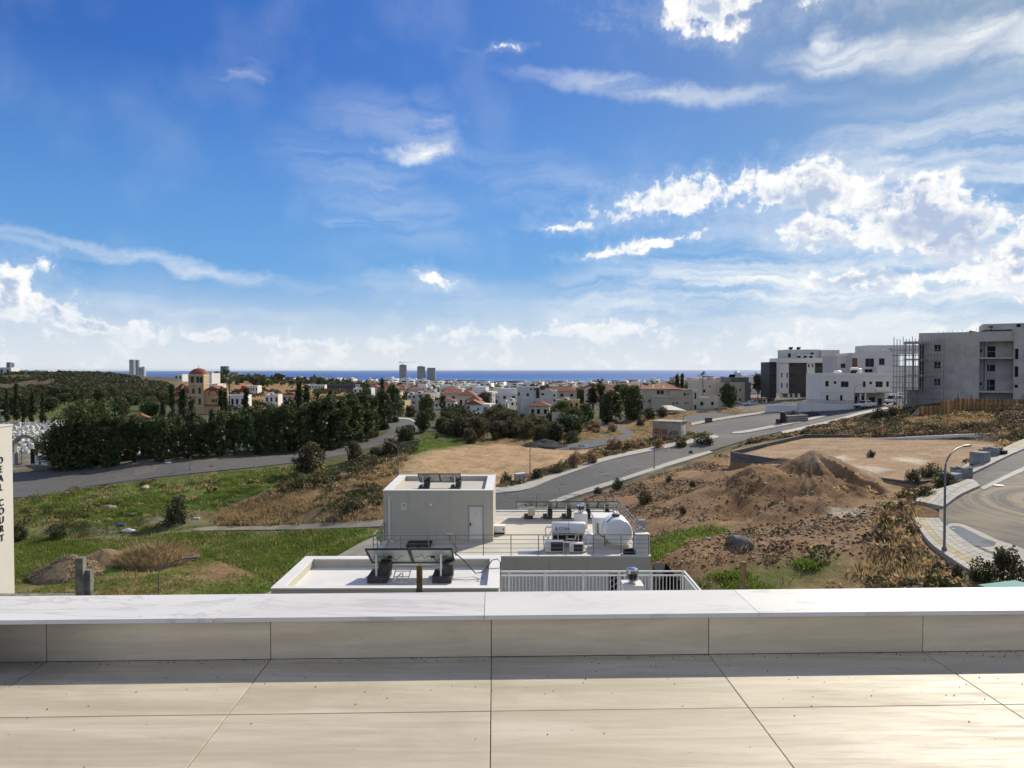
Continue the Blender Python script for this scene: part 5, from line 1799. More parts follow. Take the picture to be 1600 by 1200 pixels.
# loose things on the terrace floor
y = 37.6
b = MB()
for k in range(6):
 b.box(PX(633, y), PX(672, y), y + k * 0.19, y + k * 0.19 + 0.14, FZ + 0.13, FZ + 0.155)
for k in range(3):
 xx = PX(634, y) + k * 0.55
 b.box(xx, xx + 0.1, y, y + 1.08, FZ + 0.022, FZ + 0.128)
o = b.build('pallet', M('dark_pallet_timber', (0.055, 0.05, 0.045), 0.85, 0.3))
tag(o, 'dark timber pallet lying on the terrace in front of the stair house', 'pallet')
b = MB()
b.box(PX(771, 40.5), PX(789, 40.5), 40.5, 41.1, FZ + 0.16, FZ + 0.52)
o = thing('white_cabinet', 'small white equipment cabinet on a dark plinth right of the stair house door', 'cabinet', (PX(780, 40.5), 40.8, FZ + 0.021))
b = MB(); b.box(-0.34, 0.34, -0.3, 0.3, 0.15, 0.52); b.build('casing', MAT['white'], o)
b = MB(); b.box(-0.32, 0.3, -0.26, 0.28, 0, 0.148); b.build('plinth', MAT['dark'], o)
b = MB(); b.box(0.2, 0.25, -0.312, -0.301, 0.25, 0.4); b.build('vent', MAT['dark'], o)
o = thing('inverter_box', 'cream electrical box hung on the posts under the row of five panels', 'electrical box', (PX(831, 44.3), 44.3, FZ + 0.021))
b = MB(); b.box(-0.19, 0.19, -0.08, 0.06, 0.35, 0.88); b.build('casing', M('cream_plastic', (0.5, 0.48, 0.38), 0.5, 0.04), o)
b = MB(); b.bar((-0.8, 0.08, 0.8), (0.95, 0.08, 0.8), 0.05); b.build('mounting_rail', MAT['whitemetal'], o)
b = MB(); b.tube([(0.1, 0, 0.35), (0.2, 0.0, 0.2), (0.45, 0.02, 0.3), (0.4, 0, 0.6)], 0.015, 5); b.build('cable', MAT['whitemetal'], o)
y = 36.2
o = thing('black_crate', 'open black plastic crate by the front railing under the round tank', 'crate', (PX(983, y), y, FZ + 0.021))
b = MB()
b.box(-0.27, 0.27, -0.2, 0.2, 0, 0.03); b.box(-0.27, 0.27, -0.2, -0.17, 0.03, 0.24); b.box(-0.27, 0.27, 0.17, 0.2, 0.03, 0.24); b.box(-0.27, -0.24, -0.17, 0.17, 0.03, 0.24); b.box(0.24, 0.27, -0.17, 0.17, 0.03, 0.24)
b.build('crate_shell', MAT['black'], o)
# bits of grey sheet under the units
b = MB()
b.obox((PX(828, 36.3), 36.5, FZ + 0.03), 1.2, 0.7, 0.02, 0.1)
o = b.build('sheet_metal', MAT['steel'])
tag(o, 'sheet of grey metal lying by the front railing left of the air conditioners', 'metal sheet')


# ---- white balustrade of the balcony just in front, with its own flue
def balcony():
 yb, x0, x1, zt = 27.5, -0.55, PX(1070, 27.5), P(900, 893, 27.5).z
 zf = zt - 1.05
 t = thing('balcony_railing', 'white metal balustrade with close upright bars in front of the grey house', 'railing', (0, yb, zf))
 O = Vector(t.location)
 f = MB(O)
 f.box(x0 - 4, x1 + 0.1, 22.3, yb + 0.1, zf - 0.25, zf)
 o = f.build('balcony', MAT['cream_floor'])
 o.location = O
 tag(o, 'pale floor of the balcony carrying the white balustrade', 'balcony')
 o['label'] = 'pale balcony slab under the white balustrade with close bars'
 for a, b_, w in (((x0, yb, zt), (x1, yb, zt), 0.07), ((x0, yb, zt - 0.16), (x1 - 0.04, yb, zt - 0.16), 0.045), ((x0, yb, zf + 0.1), (x1 - 0.04, yb, zf + 0.1), 0.045)):
  m = MB(O)
  m.bar(a, b_, w, 0.05)
  m.build('handrail' if w > 0.06 else 'rail', MAT['whitemetal'], t)
 ys = 22.6
 for a, b_, w in (((x1, yb + 0.03, zt), (x1, ys, zt), 0.07), ((x1, yb - 0.04, zt - 0.16), (x1, ys, zt - 0.16), 0.045), ((x1, yb - 0.04, zf + 0.1), (x1, ys, zf + 0.1), 0.045)):
  m = MB(O)
  m.bar(a, b_, w, 0.05)
  m.build('side_handrail' if w > 0.06 else 'side_rail', MAT['whitemetal'], t)
 m = MB()
 m.box(-0.0125, 0.0125, -0.0125, 0.0125, 0, 0.78)
 bar = m.mesh('baluster', MAT['whitemetal'])
 n = int((x1 - x0) / 0.137)
 for i in range(1, n):
  put('baluster', bar, t, Vector((x0 + (x1 - x0) * i / n, yb, zf + 0.11)) - O)
 for i in range(1, 30):
  put('baluster', bar, t, Vector((x1, yb - (yb - ys) * i / 30, zf + 0.11)) - O)
 m = MB()
 m.box(-0.03, 0.03, -0.03, 0.03, 0, 1.02)
 pm = m.mesh('post', MAT['whitemetal'])
 for px in (795, 852, 912, 968, 1018.5, 1068):
  put('post', pm, t, Vector((PX(px, yb), yb + 0.002, zf)) - O)
 y = 25.2
 x = PX(988.5, y)
 c = thing('small_chimney', 'white chimney block with polished steel cowl in front of the white balustrade', 'chimney', (x, y, zf + 0.001))
 hh = P(988, 911, y).z - zf
 m = MB()
 m.box(-0.36, 0.36, -0.36, 0.36, 0, hh)
 m.build('stack', MAT['white'], c)
 cowl(c, (0, 0, hh - 0.05), 0.22)


balcony()
b = MB()
p = [P(1019, 880, 36.2), P(1040, 880, 36.6), P(1078, 930, 33.2), P(1070, 1020, 33.2), P(1019, 1020, 36.2)]
b.add([tuple(q) for q in p] + [(q.x, q.y + 0.04, q.z) for q in p], [(0, 1, 2, 3, 4), (9, 8, 7, 6, 5)] + [(i, (i + 1) % 5, 5 + (i + 1) % 5, 5 + i) for i in range(5)])
o = b.build('shade_net', MAT['black'])
tag(o, 'black shade net stretched down the right side of the grey house', 'net')

# ------------------------------------------------------------------ buildings
def W3(px, py, Y):
 return P(px, py, Y)


WIN_CACHE = {}


def window(parent, x, z, w, h, y, mat_f=None, mat_g=None, bars=1):
 """a window set in an opening whose outer face is at local y; frame, with the pane as sub-part"""
 key = (round(w, 2), round(h, 2), (mat_f or MAT['frame']).name, (mat_g or MAT['glass']).name, bars)
 if key not in WIN_CACHE:
  f, e = MB(), 0.06
  f.box(-w / 2, w / 2, 0.08, 0.14, 0, e); f.box(-w / 2, w / 2, 0.08, 0.14, h - e, h)
  f.box(-w / 2, -w / 2 + e, 0.08, 0.14, e, h - e); f.box(w / 2 - e, w / 2, 0.08, 0.14, e, h - e)
  if bars and w > 1.1:
   f.box(-e / 2, e / 2, 0.08, 0.14, e, h - e)
  p = MB()
  p.box(-w / 2 + 0.01, w / 2 - 0.01, 0.15, 0.17, 0.01, h - 0.01)
  WIN_CACHE[key] = (f.mesh('window', mat_f or MAT['frame']), p.mesh('pane', mat_g or MAT['glass']))
 fm, pm = WIN_CACHE[key]
 o = put('window', fm, parent, (x, y, z))
 put('pane', pm, o)
 return o


def facade_block(parent, name, x0, x1, y0, y1, z0, z1, mat, wins=(), th=0.22, glass=True, frame=None, roof=None, parapet=0.0, glassmat=None):
 """a block with real openings in its front face (y0 side); wins: (x centre, z bottom, w, h)"""
 b = MB()
 hl = [(x - w / 2, x + w / 2, z, z + h) for x, z, w, h in wins]
 b.holes(x0, x1, z0, z1, y0, y0 + th, hl)
 b.box(x0, x0 + th, y0 + th, y1, z0, z1)
 b.box(x1 - th, x1, y0 + th, y1, z0, z1)
 b.box(x0 + th, x1 - th, y1 - th, y1, z0, z1)
 o = b.build(name, mat, parent)
 b = MB()
 b.box(x0 + 0.05, x1 - 0.05, y0 + 0.05, y1 - 0.05, z1 - parapet - 0.15, z1 - parapet if parapet else z1 + 0.02)
 b.build('roof', roof or MAT['roofwhite'], parent)
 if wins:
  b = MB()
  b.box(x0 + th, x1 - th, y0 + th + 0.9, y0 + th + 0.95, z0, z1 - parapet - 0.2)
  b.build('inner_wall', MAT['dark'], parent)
 if glass:
  for x, z, w, h in wins:
   window(parent, x, z, w, h, y0, frame, glassmat)
 return o


def rooftop_heater(parent, x, y, z, s=1.0):
 b = MB()
 b.obox((x, y, z + 0.45 * s), 1.1 * s, 1.2 * s, 0.06, 0, 0, R(-38))
 b.build('collector', MAT['dark'], parent)
 b = MB()
 b.lathe((x, y - 0.3 * s, z + 1.0 * s), [(0.26 * s, -0.6 * s), (0.26 * s, 0.6 * s)], 10, 0, 'X')
 b.build('heater_tank', MAT['whitemetal'], parent, smooth=True)
 b = MB()
 b.lathe((x + 0.9 * s, y, z), [(0.5 * s, 0), (0.5 * s, 1.0 * s), (0.2 * s, 1.15 * s)], 10)
 b.build('cold_tank', MAT['white'], parent, smooth=True)


# --- four-storey apartment block, brown and white
def apartment():
 Y = 207.0
 g = W3(1262, 622, Y)
 t = thing('apartment_block', 'four-storey apartment block in white with tall dark brown panels, standing on open columns', 'apartment block', (PX(1218, Y), Y, g.z - 0.2), R(-4))
 s = Y / F_PX

 def X(px):
  return (px - 1218) * s

 def Zp(py):
  return (622 - py) * s
 z0 = Zp(614)
 cols = [(1218, 1231.5, 'whitewall'), (1232, 1258.5, 'brownclad'), (1259, 1271, 'whitewall'), (1271.5, 1283.5, 'brownclad')]
 rows = [(605.5, 1), (589.5, 1), (573.5, 1)]
 i = 0
 for a, b_, mt in cols:
  wins = []
  for py, _ in rows:
   if mt == 'brownclad':
    wins.append((X(a + (6.5 if i == 1 else 6.5)), Zp(py), 1.5, 1.15))
   elif i == 2:
    wins += [(X(a + 3), Zp(py), 0.45, 0.95), (X(a + 8.6), Zp(py), 0.45, 0.95)]
   elif py != 573.5:
    wins += [(X(a + 3), Zp(py), 0.4, 1.45), (X(a + 11), Zp(py), 0.4, 1.45)]
  dy = 0.0 if mt == 'brownclad' else -0.35
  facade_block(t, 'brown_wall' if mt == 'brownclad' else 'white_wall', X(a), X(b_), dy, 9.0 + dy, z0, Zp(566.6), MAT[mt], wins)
  i += 1
 b = MB(); b.box(X(1217.5), X(1297), -0.8, 10, Zp(566.4), Zp(559)); b.build('top_band', MAT['whitewall'], t)
 facade_block(t, 'right_wing', X(1284), X(1312), 1.6, 14, z0, Zp(546.5), MAT['greyblue'], [(X(1310), Zp(577.5), 0.4, 1.9), (X(1310), Zp(564), 0.4, 2.0)])
 facade_block(t, 'left_wing', X(1207), X(1217.6), 3.0, 12, z0 - 1.5, Zp(565), MAT['brownclad'], [(X(a), Zp(py), 0.55, 1.2) for a in (1211.5, 1216) for py in (606, 590, 574)])
 facade_block(t, 'penthouse', X(1234), X(1283.5), 2.5, 12, Zp(558.8), Zp(545.5), MAT['greyblue'], [(X(1237), Zp(558), 0.9, 1.3), (X(1272), Zp(558), 0.9, 1.5)])
 for k in (1250, 1259, 1268):
  rooftop_heater(t, X(k), 1.2, Zp(558.8), 0.8)
 for k in (1245, 1257):
  b = MB()
  b.obox((X(k), 6, Zp(542.5)), 1.2, 1.0, 0.1, 0, 0, R(-30)); b.box(X(k) - 0.4, X(k) + 0.3, 5.8, 6.2, Zp(545.4), Zp(543))
  b.build('roof_unit', MAT['dark'], t)
 for px in (1222, 1232.5, 1240, 1248, 1262, 1270, 1283):
  b = MB(); b.box(X(px) - 0.28, X(px) + 0.28, 0.2, 0.8, 0, z0 - 0.003); b.build('column', MAT['whitewall'], t)
 b = MB(); b.box(X(1236), X(1256), 4, 8, 0, z0 - 0.003); b.box(X(1262), X(1283), 6, 8.5, 0, z0 - 0.003); b.build('ground_floor_core', MAT['greyblue'], t)


apartment()


# --- white two-storey villa
def villa():
 Y = 160.0
 s = Y / F_PX
 zb = W3(1330, 637, Y).z
 t = thing('white_villa', 'white two-storey villa with flat roof and a dark ground floor porch, above the street corner', 'villa', (PX(1283, Y), Y, zb), R(-6))

 def X(px):
  return (px - 1283) * s * 1.0

 def Zp(py):
  return (637 - py) * s
 up = [(1292, 604.5, 0.75, 1.25), (1304, 600.5, 0.6, 0.6), (1318.5, 605.5, 1.7, 1.3), (1347.5, 605.5, 0.62, 1.3), (1357, 601, 0.6, 0.6), (1369.5, 605.5, 1.55, 1.3), (1382, 605, 0.6, 1.25)]
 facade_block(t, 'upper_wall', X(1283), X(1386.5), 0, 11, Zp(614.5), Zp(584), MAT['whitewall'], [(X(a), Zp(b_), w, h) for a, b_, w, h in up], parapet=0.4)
 facade_block(t, 'lower_wall', X(1283), X(1332), 0.003, 11, 0, Zp(614.6), MAT['whitewall'], [(X(1292.5), Zp(626.5), 0.55, 1.25), (X(1313.5), Zp(626.5), 0.55, 1.25)])
 facade_block(t, 'porch_wall', X(1332.2), X(1385), 2.6, 11, 0, Zp(614.7), MAT['beige'], [(X(1340), 0.1, 1.0, 2.4), (X(1352), 0.1, 1.4, 2.4), (X(1366), 0.1, 1.3, 2.2), (X(1378), 0.4, 0.9, 1.6)])
 for px in (1333, 1342.5, 1350):
  b = MB(); b.box(X(px) - 0.16, X(px) + 0.16, 0.15, 0.5, 0, Zp(614.8)); b.build('column', MAT['whitewall'], t)
 for zz in (589, 614.2):
  b = MB(); b.box(X(1283) - 0.03, X(1386.5) + 0.03, -0.03, -0.002, Zp(zz), Zp(zz) + 0.06); b.build('string_course', MAT['greyblue'], t)
 rooftop_heater(t, X(1338), 2.5, Zp(584.2) - 0.3, 1.3)
 b = MB(); b.lathe((X(1315), 3, Zp(584.2)), [(0.9, -0.4), (0.9, 0.45), (0.5, 0.7)], 14); b.build('roof_tank', MAT['white'], t, smooth=True)
 b = MB(); b.box(X(1364), X(1386), -0.7, 0, Zp(612.5), Zp(608.7)); b.build('balcony', MAT['whitewall'], t)
 # garden wall on the street
 w = thing('street_wall', 'low white garden wall along the street in front of the white villa', 'wall', (PX(1245, 150), 150, W3(1245, 640, 150).z - 1.0), 0)
 O = Vector(w.location)
 for i, (a, b_, t0, t1, bot) in enumerate([((1246, 159), (1334, 155.5), 628.8, 633.5, 641), ((1196, 166), (1246, 160), 633.5, 633.5, 636)]):
  p, q = W3(a[0], t0, a[1]), W3(b_[0], t1, b_[1])
  m = MB(O)
  m.add([(p.x, p.y, O.z - 2), (q.x, q.y, O.z - 2), (q.x, q.y, q.z), (p.x, p.y, p.z), (p.x, p.y + 0.3, O.z - 2), (q.x, q.y + 0.3, O.z - 2), (q.x, q.y + 0.3, q.z), (p.x, p.y + 0.3, p.z)], [(0, 1, 2, 3), (5, 4, 7, 6), (3, 2, 6, 7), (1, 5, 6, 2), (4, 0, 3, 7)])
  m.build('wall_run', MAT['white'], w)
 # dark rail over the walls
 m = MB(O)
 p, q = W3(1180, 623, 166), W3(1334, 627, 156)
 for k in range(40):
  c = p.lerp(q, k / 39)
  m.bar(c, c + Vector((0, 0, -1.3)), 0.05)
 m.bar(p, q, 0.06); m.bar(p - Vector((0, 0, 0.5)), q - Vector((0, 0, 0.5)), 0.04); m.bar(p - Vector((0, 0, 1.0)), q - Vector((0, 0, 1.0)), 0.04)
 r = m.build('wall_rail', MAT['frame'], w)


villa()


# --- grey modern villa behind
def grey_villa():
 Y = 178.0
 s = Y / F_PX
 zb = W3(1380, 632, Y).z
 t = thing('grey_villa', 'pale grey modern villa with stepped flat roofs rising behind the white villa', 'villa', (PX(1312, Y), Y, zb), R(-6))

 def X(px):
  return (px - 1312) * s

 def Zp(py):
  return (632 - py) * s
 facade_block(t, 'left_wall', X(1314), X(1331), 3, 14, 0, Zp(556.5), MAT['greyblue'], [(X(1323.5), Zp(575.5), 1.2, 1.1)], parapet=0.3)
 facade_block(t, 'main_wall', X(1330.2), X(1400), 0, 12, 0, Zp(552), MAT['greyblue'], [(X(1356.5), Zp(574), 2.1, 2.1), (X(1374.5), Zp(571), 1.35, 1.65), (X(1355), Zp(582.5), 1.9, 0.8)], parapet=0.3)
 facade_block(t, 'upper_wall', X(1366), X(1450), 5, 14, Zp(553), Zp(539.5), MAT['greyblue'], [(X(1400), Zp(550), 0.8, 0.8)])
 facade_block(t, 'white_step', X(1362), X(1450), -3, 6, 0, Zp(573), MAT['whitewall'], [], parapet=0.3)
 b = MB(); b.box(X(1330.5), X(1338), -0.06, -0.01, Zp(574), Zp(560)); b.build('brown_screen', M('red_brown_screen', (0.17, 0.085, 0.06), 0.7, 0.1), t)
 b = MB()
 for k in range(3):
  b.obox((X(1385 + 8 * k), 3, Zp(548.5)), 1.0, 0.8, 0.1, 0, 0, R(-30))
 b.build('roof_panel', MAT['whitemetal'], t)


grey_villa()


# --- unfinished concrete building with loggias, and the scaffold round its left end
def unfinished():
 rot = R(-30)
 p = W3(1435, 625, 125)
 ca, sa = math.cos(rot), math.sin(rot)
 zb = p.z
 t = thing('unfinished_building', 'unfinished raw concrete apartment building with empty window openings and deep loggias', 'building', (p.x, p.y, zb), rot)

 def T(px):            # distance along the facade seen at a photo column
  u = (px - 800) / F_PX
  return (u * p.y - p.x) / (ca - u * sa)

 def Zp(py, px):
  return -(py - 577) / F_PX * (p.y + T(px) * sa) - zb
 z0 = -1.5
 fl = [0.0, 3.15, 6.3, 9.45]
 top = Zp(521.5, 1436)
 x1, x2, x3, x4 = T(1435), T(1530), T(1583), T(1680)
 wz = [Zp(603, 1464), Zp(576.5, 1464), Zp(550, 1464)]
 facade_block(t, 'left_wall', x1, x2, 0, 14, z0, top, MAT['concrete'], [(T(1464.5), z, 0.95, 1.15) for z in wz], glass=False, roof=MAT['concrete'], parapet=0.5)
 # loggia bay
 zl = [Zp(612, 1555), Zp(578, 1555) - 0.2, Zp(560, 1555)]
 f1 = Zp(561.5, 1555)
 f0 = Zp(612, 1555)
 lt = Zp(534.5, 1555)
 y_in = 1.9
 b = MB()
 b.box(x2, x3, 0.003, 14, lt, top + 0.003)
 b.build('loggia_lintel', MAT['concrete'], t)
 b = MB(); b.box(x2 + 0.002, x3 - 0.002, -0.12, y_in, f1 - 0.02, f1 + 0.22); b.build('loggia_slab', MAT['concrete'], t)
 b = MB(); b.box(x2 + 0.002, x3 - 0.002, -0.1, y_in, f0 - 0.3, f0); b.build('loggia_slab', MAT['concrete'], t)
 fz = (f0, f1 + 0.22)
 hl = []
 for z, h in ((f0, 2.2), (f1 + 0.22, 2.2)):
  hl += [(T(1550), z + 0.02, 1.15, h - 0.3), (T(1533.5), z + 0.9, 0.4, 0.5)]
 m2 = f0 + (f1 - f0) / 2
 hl.append((T(1550), m2 + 0.6, 1.15, 1.1))
 facade_block(t, 'loggia_back_wall', x2 + 0.003, x3 - 0.003, y_in, 14, z0, lt - 0.003, MAT['concrete'], hl, glass=False)
 facade_block(t, 'right_wall', x3, x4, -0.3, 13.7, z0, top + 0.35, MAT['concrete'], [(T(1587), Zp(py, 1587), 0.62, 1.75) for py in (562.5, 590)] + [(T(1587), Zp(607, 1587), 0.62, 0.5)], glass=False, roof=MAT['concrete'])
 facade_block(t, 'penthouse_wall', T(1536), x4, 2.2, 11, top + 0.36, Zp(505.5, 1580), MAT['concrete'], [(T(1593), top + 0.75, 0.6, 1.6)], glass=False, roof=MAT['concrete'])
 # props inside the loggias
 for x in (T(1538), T(1541)):
  b = MB(); b.bar((x, 0.7, f0), (x, 0.7, lt), 0.14 if x < T(1540) else 0.07); b.build('prop', M('blue_prop', (0.03, 0.06, 0.16), 0.6, 0.1) if x < T(1540) else MAT['steel'], t)
 for z in (f0, f0 + 1.9, f1 + 0.3):
  b = MB(); b.bar((x2 + 0.3, 0.35, z + 0.9), (x3 - 0.4, 0.35, z + 0.9), 0.05); b.build('prop_rail', MAT['steel'], t)
 for x in (T(1546), T(1556), T(1566)):
  b = MB(); b.bar((x, 0.35, f0), (x, 0.35, f1 + 0.0), 0.05); b.build('prop_rail', MAT['steel'], t)
 # balconies on the left end
 bx0 = T(1412)
 for py in (536.5, 561.5, 586, 609.5):
  z = Zp(py, 1440)
  b = MB(); b.box(bx0, x1 + 1.6, -1.7, -0.002, z - 0.22, z + 0.22 if py < 540 else z); b.build('balcony_slab', MAT['concrete'], t)
 for py in (538.5, 563.5, 588):
  z = Zp(py, 1440)
  b = MB(); b.box(T(1437), T(1443), -0.06, -0.003, z - 2.75, z - 0.25); b.build('balcony_opening', MAT['dark'], t)
 b = MB(); b.box(bx0 + 0.5, x1 - 0.002, 0.0, 12, z0, Zp(612, 1440)); b.build('ground_wall', MAT['concrete'], t)
 for x in (bx0 + 0.2, bx0 + 1.5):
  b = MB(); b.box(x - 0.12, x + 0.12, -1.6, -1.3, z0, Zp(536.5, 1440) - 0.221); b.build('balcony_column', MAT['concrete'], t)
 # water tank & bits on the roof
 b = MB(); b.lathe((T(1520), 3, top - 0.1), [(0.5, 0), (0.55, 0.3), (0.2, 0.55)], 12); b.build('roof_tank', MAT['black'], t, smooth=True)
 b = MB(); b.bar((T(1549), 1.5, top), (T(1549), 1.5, top + 0.9), 0.12); b.obox((T(1548.5), 1.5, top + 0.85), 0.6, 0.3, 0.25); b.build('roof_vent', MAT['dark'], t)
 for k in range(9):
  b = MB(); b.bar((x1 + 3 + k * 0.7, 0.3, top), (x1 + 3 + k * 0.7, 0.3, top + random.uniform(0.3, 0.7)), 0.03); b.build('starter_bar', MAT['dark'], t)
 # scaffold: a thing of its own, standing on the ground
 sc_ = thing('scaffold', 'steel tube scaffold with timber decks round the left end of the unfinished building', 'scaffold', (p.x, p.y, zb), rot)
 sx0, sx1 = T(1397), T(1474)
 n = 17
 stop = Zp(531, 1440)
 pm = MB(); pm.tube([(0, 0, z0), (0, 0, stop)], 0.05, 5)
 pole = pm.mesh('pole', MAT['rail'])
 for i in range(n):
  for y in (-1.95, -3.0):
   if sx0 + (sx1 - sx0) * i / (n - 1) > T(1450) and y < -2.5 and i % 2:
    continue
   put('pole', pole, sc_, (sx0 + (sx1 - sx0) * i / (n - 1), y, 0.0 if i % 3 else 0.4))
 for k in range(7):
  z = z0 + 1.7 + k * 1.9
  if z > stop - 1.0:
   break
  for y in (-1.97, -3.02):
   b = MB(); b.tube([(sx0 - 0.3, y, z), (sx1 + 0.2, y, z)], 0.045, 5); b.build('ledger', MAT['rail'], sc_)
   b = MB(); b.tube([(sx0 - 0.3, y, z + 0.95), (sx1 + 0.2, y, z + 0.95)], 0.035, 5); b.build('guard_rail', MAT['rail'], sc_)
  if k % 1 == 0:
   for q in range(3):
    b = MB(); b.box(sx0 + q * 2.2, sx0 + q * 2.2 + 2.15, -2.95, -2.05, z + 0.04, z + 0.09); b.build('deck_board', MAT['woodgrey'], sc_)
 for i in range(0, n - 2, 2):
  b = MB()
  xa, xb = sx0 + (sx1 - sx0) * i / (n - 1), sx0 + (sx1 - sx0) * (i + 2) / (n - 1)
  b.tube([(xa, -3.05, z0 + 1.7), (xb, -3.05, z0 + 5.5)], 0.025, 5); b.build('brace', MAT['steel'], sc_)


unfinished()


# --- timber formwork fence in front of it
def formwork():
 Y = 106.0
 t = thing('formwork_fence', 'orange timber formwork panels propped upright in front of the unfinished building', 'formwork', (PX(1440, Y), Y, W3(1440, 650, Y).z - 0.5))
 O = Vector(t.location)
 s = Y / F_PX
 x, i = PX(1438.5, Y), 0
 pm = {}
 while x < PX(1665, Y):
  px = x / Y * F_PX + 800
  if px < 1472:
   ztop, zbot, y = W3(px, 636 + random.uniform(-0.4, 0.4), Y).z, W3(px, 657, Y).z, Y
  elif px < 1495:
   ztop, zbot, y = W3(px, 626.5 + random.uniform(-0.5, 0.5), Y).z, W3(px, 656, Y).z, Y + 0.3
  else:
   ztop, zbot, y = W3(px, 624 + (px - 1495) * 0.02 + random.uniform(-0.4, 0.4), Y).z, W3(px, 650, Y).z, Y + 0.6
  w = random.uniform(0.19, 0.25)
  m = MB()
  dy = random.uniform(-0.03, 0.05)
  m.box(-w / 2 + 0.012, w / 2 - 0.012, dy, dy + 0.05, 0, 1)
  put('plank', m.mesh('plank', MAT['wood']), t, Vector((x, y, zbot)) - O, scale=(1, 1, ztop - zbot))
  if i % 3 == 0:
   m = MB(); m.box(x - 0.05, x + 0.05, y - 0.1, y - 0.035, zbot, ztop + 0.1); b = MB(O); b.v = [tuple(Vector(v) - O) for v in m.v]; b.f = m.f; b.mi = m.mi
   b.build('stud', MAT['woodgrey'], t)
  if i % 7 == 3 and px > 1480:
   b = MB(O); b.bar((x, y - 0.1, zbot + (ztop - zbot) * 0.8), (x - 1.2, y - 1.8, zbot), 0.09); b.build('raking_prop', MAT['woodgrey'], t)
  if i % 9 == 0 and px > 1495:
   b = MB(O); b.bar((x, y + 0.1, zbot), (x, y + 0.1, ztop + random.uniform(0.5, 1.1)), 0.09); b.build('upright', MAT['woodgrey'], t)
  x += w
  i += 1
 for f in (0.25, 0.7):
  b = MB(O); p, q = W3(1497, 650 - 26 * f, Y), W3(1660, 652 - 26 * f, Y); b.bar((p.x, Y + 0.52, p.z), (q.x, Y + 0.52, q.z), 0.1); b.build('waler', MAT['wood'], t)
 for k in range(3):
  p, q = W3(1420 + 3 * k, 655, Y - 2), W3(1437, 638 + 4 * k, Y)
  b = MB(O); b.bar(p, q, 0.1); b.build('raking_prop', MAT['woodgrey'], t)


formwork()

# --- low concrete walls holding the levelled lot
def lot_walls():
 t = thing('retaining_wall', 'grey board-marked concrete retaining walls round the levelled sandy lot', 'retaining wall', (LOT[0][0], LOT[0][1], lot_z(*LOT[0]) - 2))
 O = Vector(t.location)

 def run(pts, th=0.28, up=0.12, depth=3.6, mt='concrete_d'):
  for (a, b_) in zip(pts[:-1], pts[1:]):
   a, b_ = Vector(a), Vector(b_)
   d = (b_ - a).to_2d().normalized()
   nrm = Vector((-d.y, d.x, 0)) * th
   m = MB(O)
   up_ = Vector((0, 0, up))
   dn = Vector((0, 0, -depth))
   vs_ = [a + dn, b_ + dn, b_ + dn + nrm, a + dn + nrm, a + up_, b_ + up_, b_ + up_ + nrm, a + up_ + nrm]
   m.add(vs_, [(0, 3, 2, 1), (0, 1, 5, 4), (1, 2, 6, 5), (2, 3, 7, 6), (3, 0, 4, 7), (4, 5, 6, 7)])
   m.build('wall_panel', MAT[mt], t)

 def L(i, dz=0.0):
  x, y = LOT[i]
  return (x, y, lot_z(x, y) + dz)
 run([L(0, 0.25), tuple(Vector(L(0, 0.25)).lerp(Vector(L(1, 0.1)), 0.5)), L(1, 0.1)])
 run([L(1, -0.15), L(2, 0.0), tuple(Vector(W3(1468, 752, 58)))], 0.3, 0.1, 2.0)
 run([L(8, 0.35), tuple(Vector(L(8, 0.35)).lerp(Vector(L(0, 0.35)), 0.5)), L(0, 0.35)], 0.25, 0.1, 1.6)
 run([L(7, 0.2), L(8, 0.35)], 0.25, 0.1, 1.6)
 w = thing('kerb_wall', 'thin white-topped kerb wall along the back edge of the levelled lot', 'kerb', (LOT[6][0], LOT[6][1], lot_z(*LOT[6])))
 O2 = Vector(w.location)
 pts = [W3(1360, 688.5, 92.5), W3(1400, 686.5, 90), W3(1500, 681.8, 86), W3(1600, 679, 81), W3(1690, 676, 78)]
 for a, b_ in zip(pts[:-1], pts[1:]):
  m = MB(O2); m.bar(a, b_, 0.3, 0.35); m.build('kerb_run', MAT['white'], w)
 m = thing('concrete_beam', 'short brown concrete block wall end on the pavement below the paver pallets', 'beam', tuple(W3(1495, 757, 52)))
 b = MB(); b.box(-0.6, 0.55, -0.12, 0.12, -0.15, 0.28); b.build('beam', M('brown_block', (0.20, 0.15, 0.10), 0.9, 0.2), m)


lot_walls()


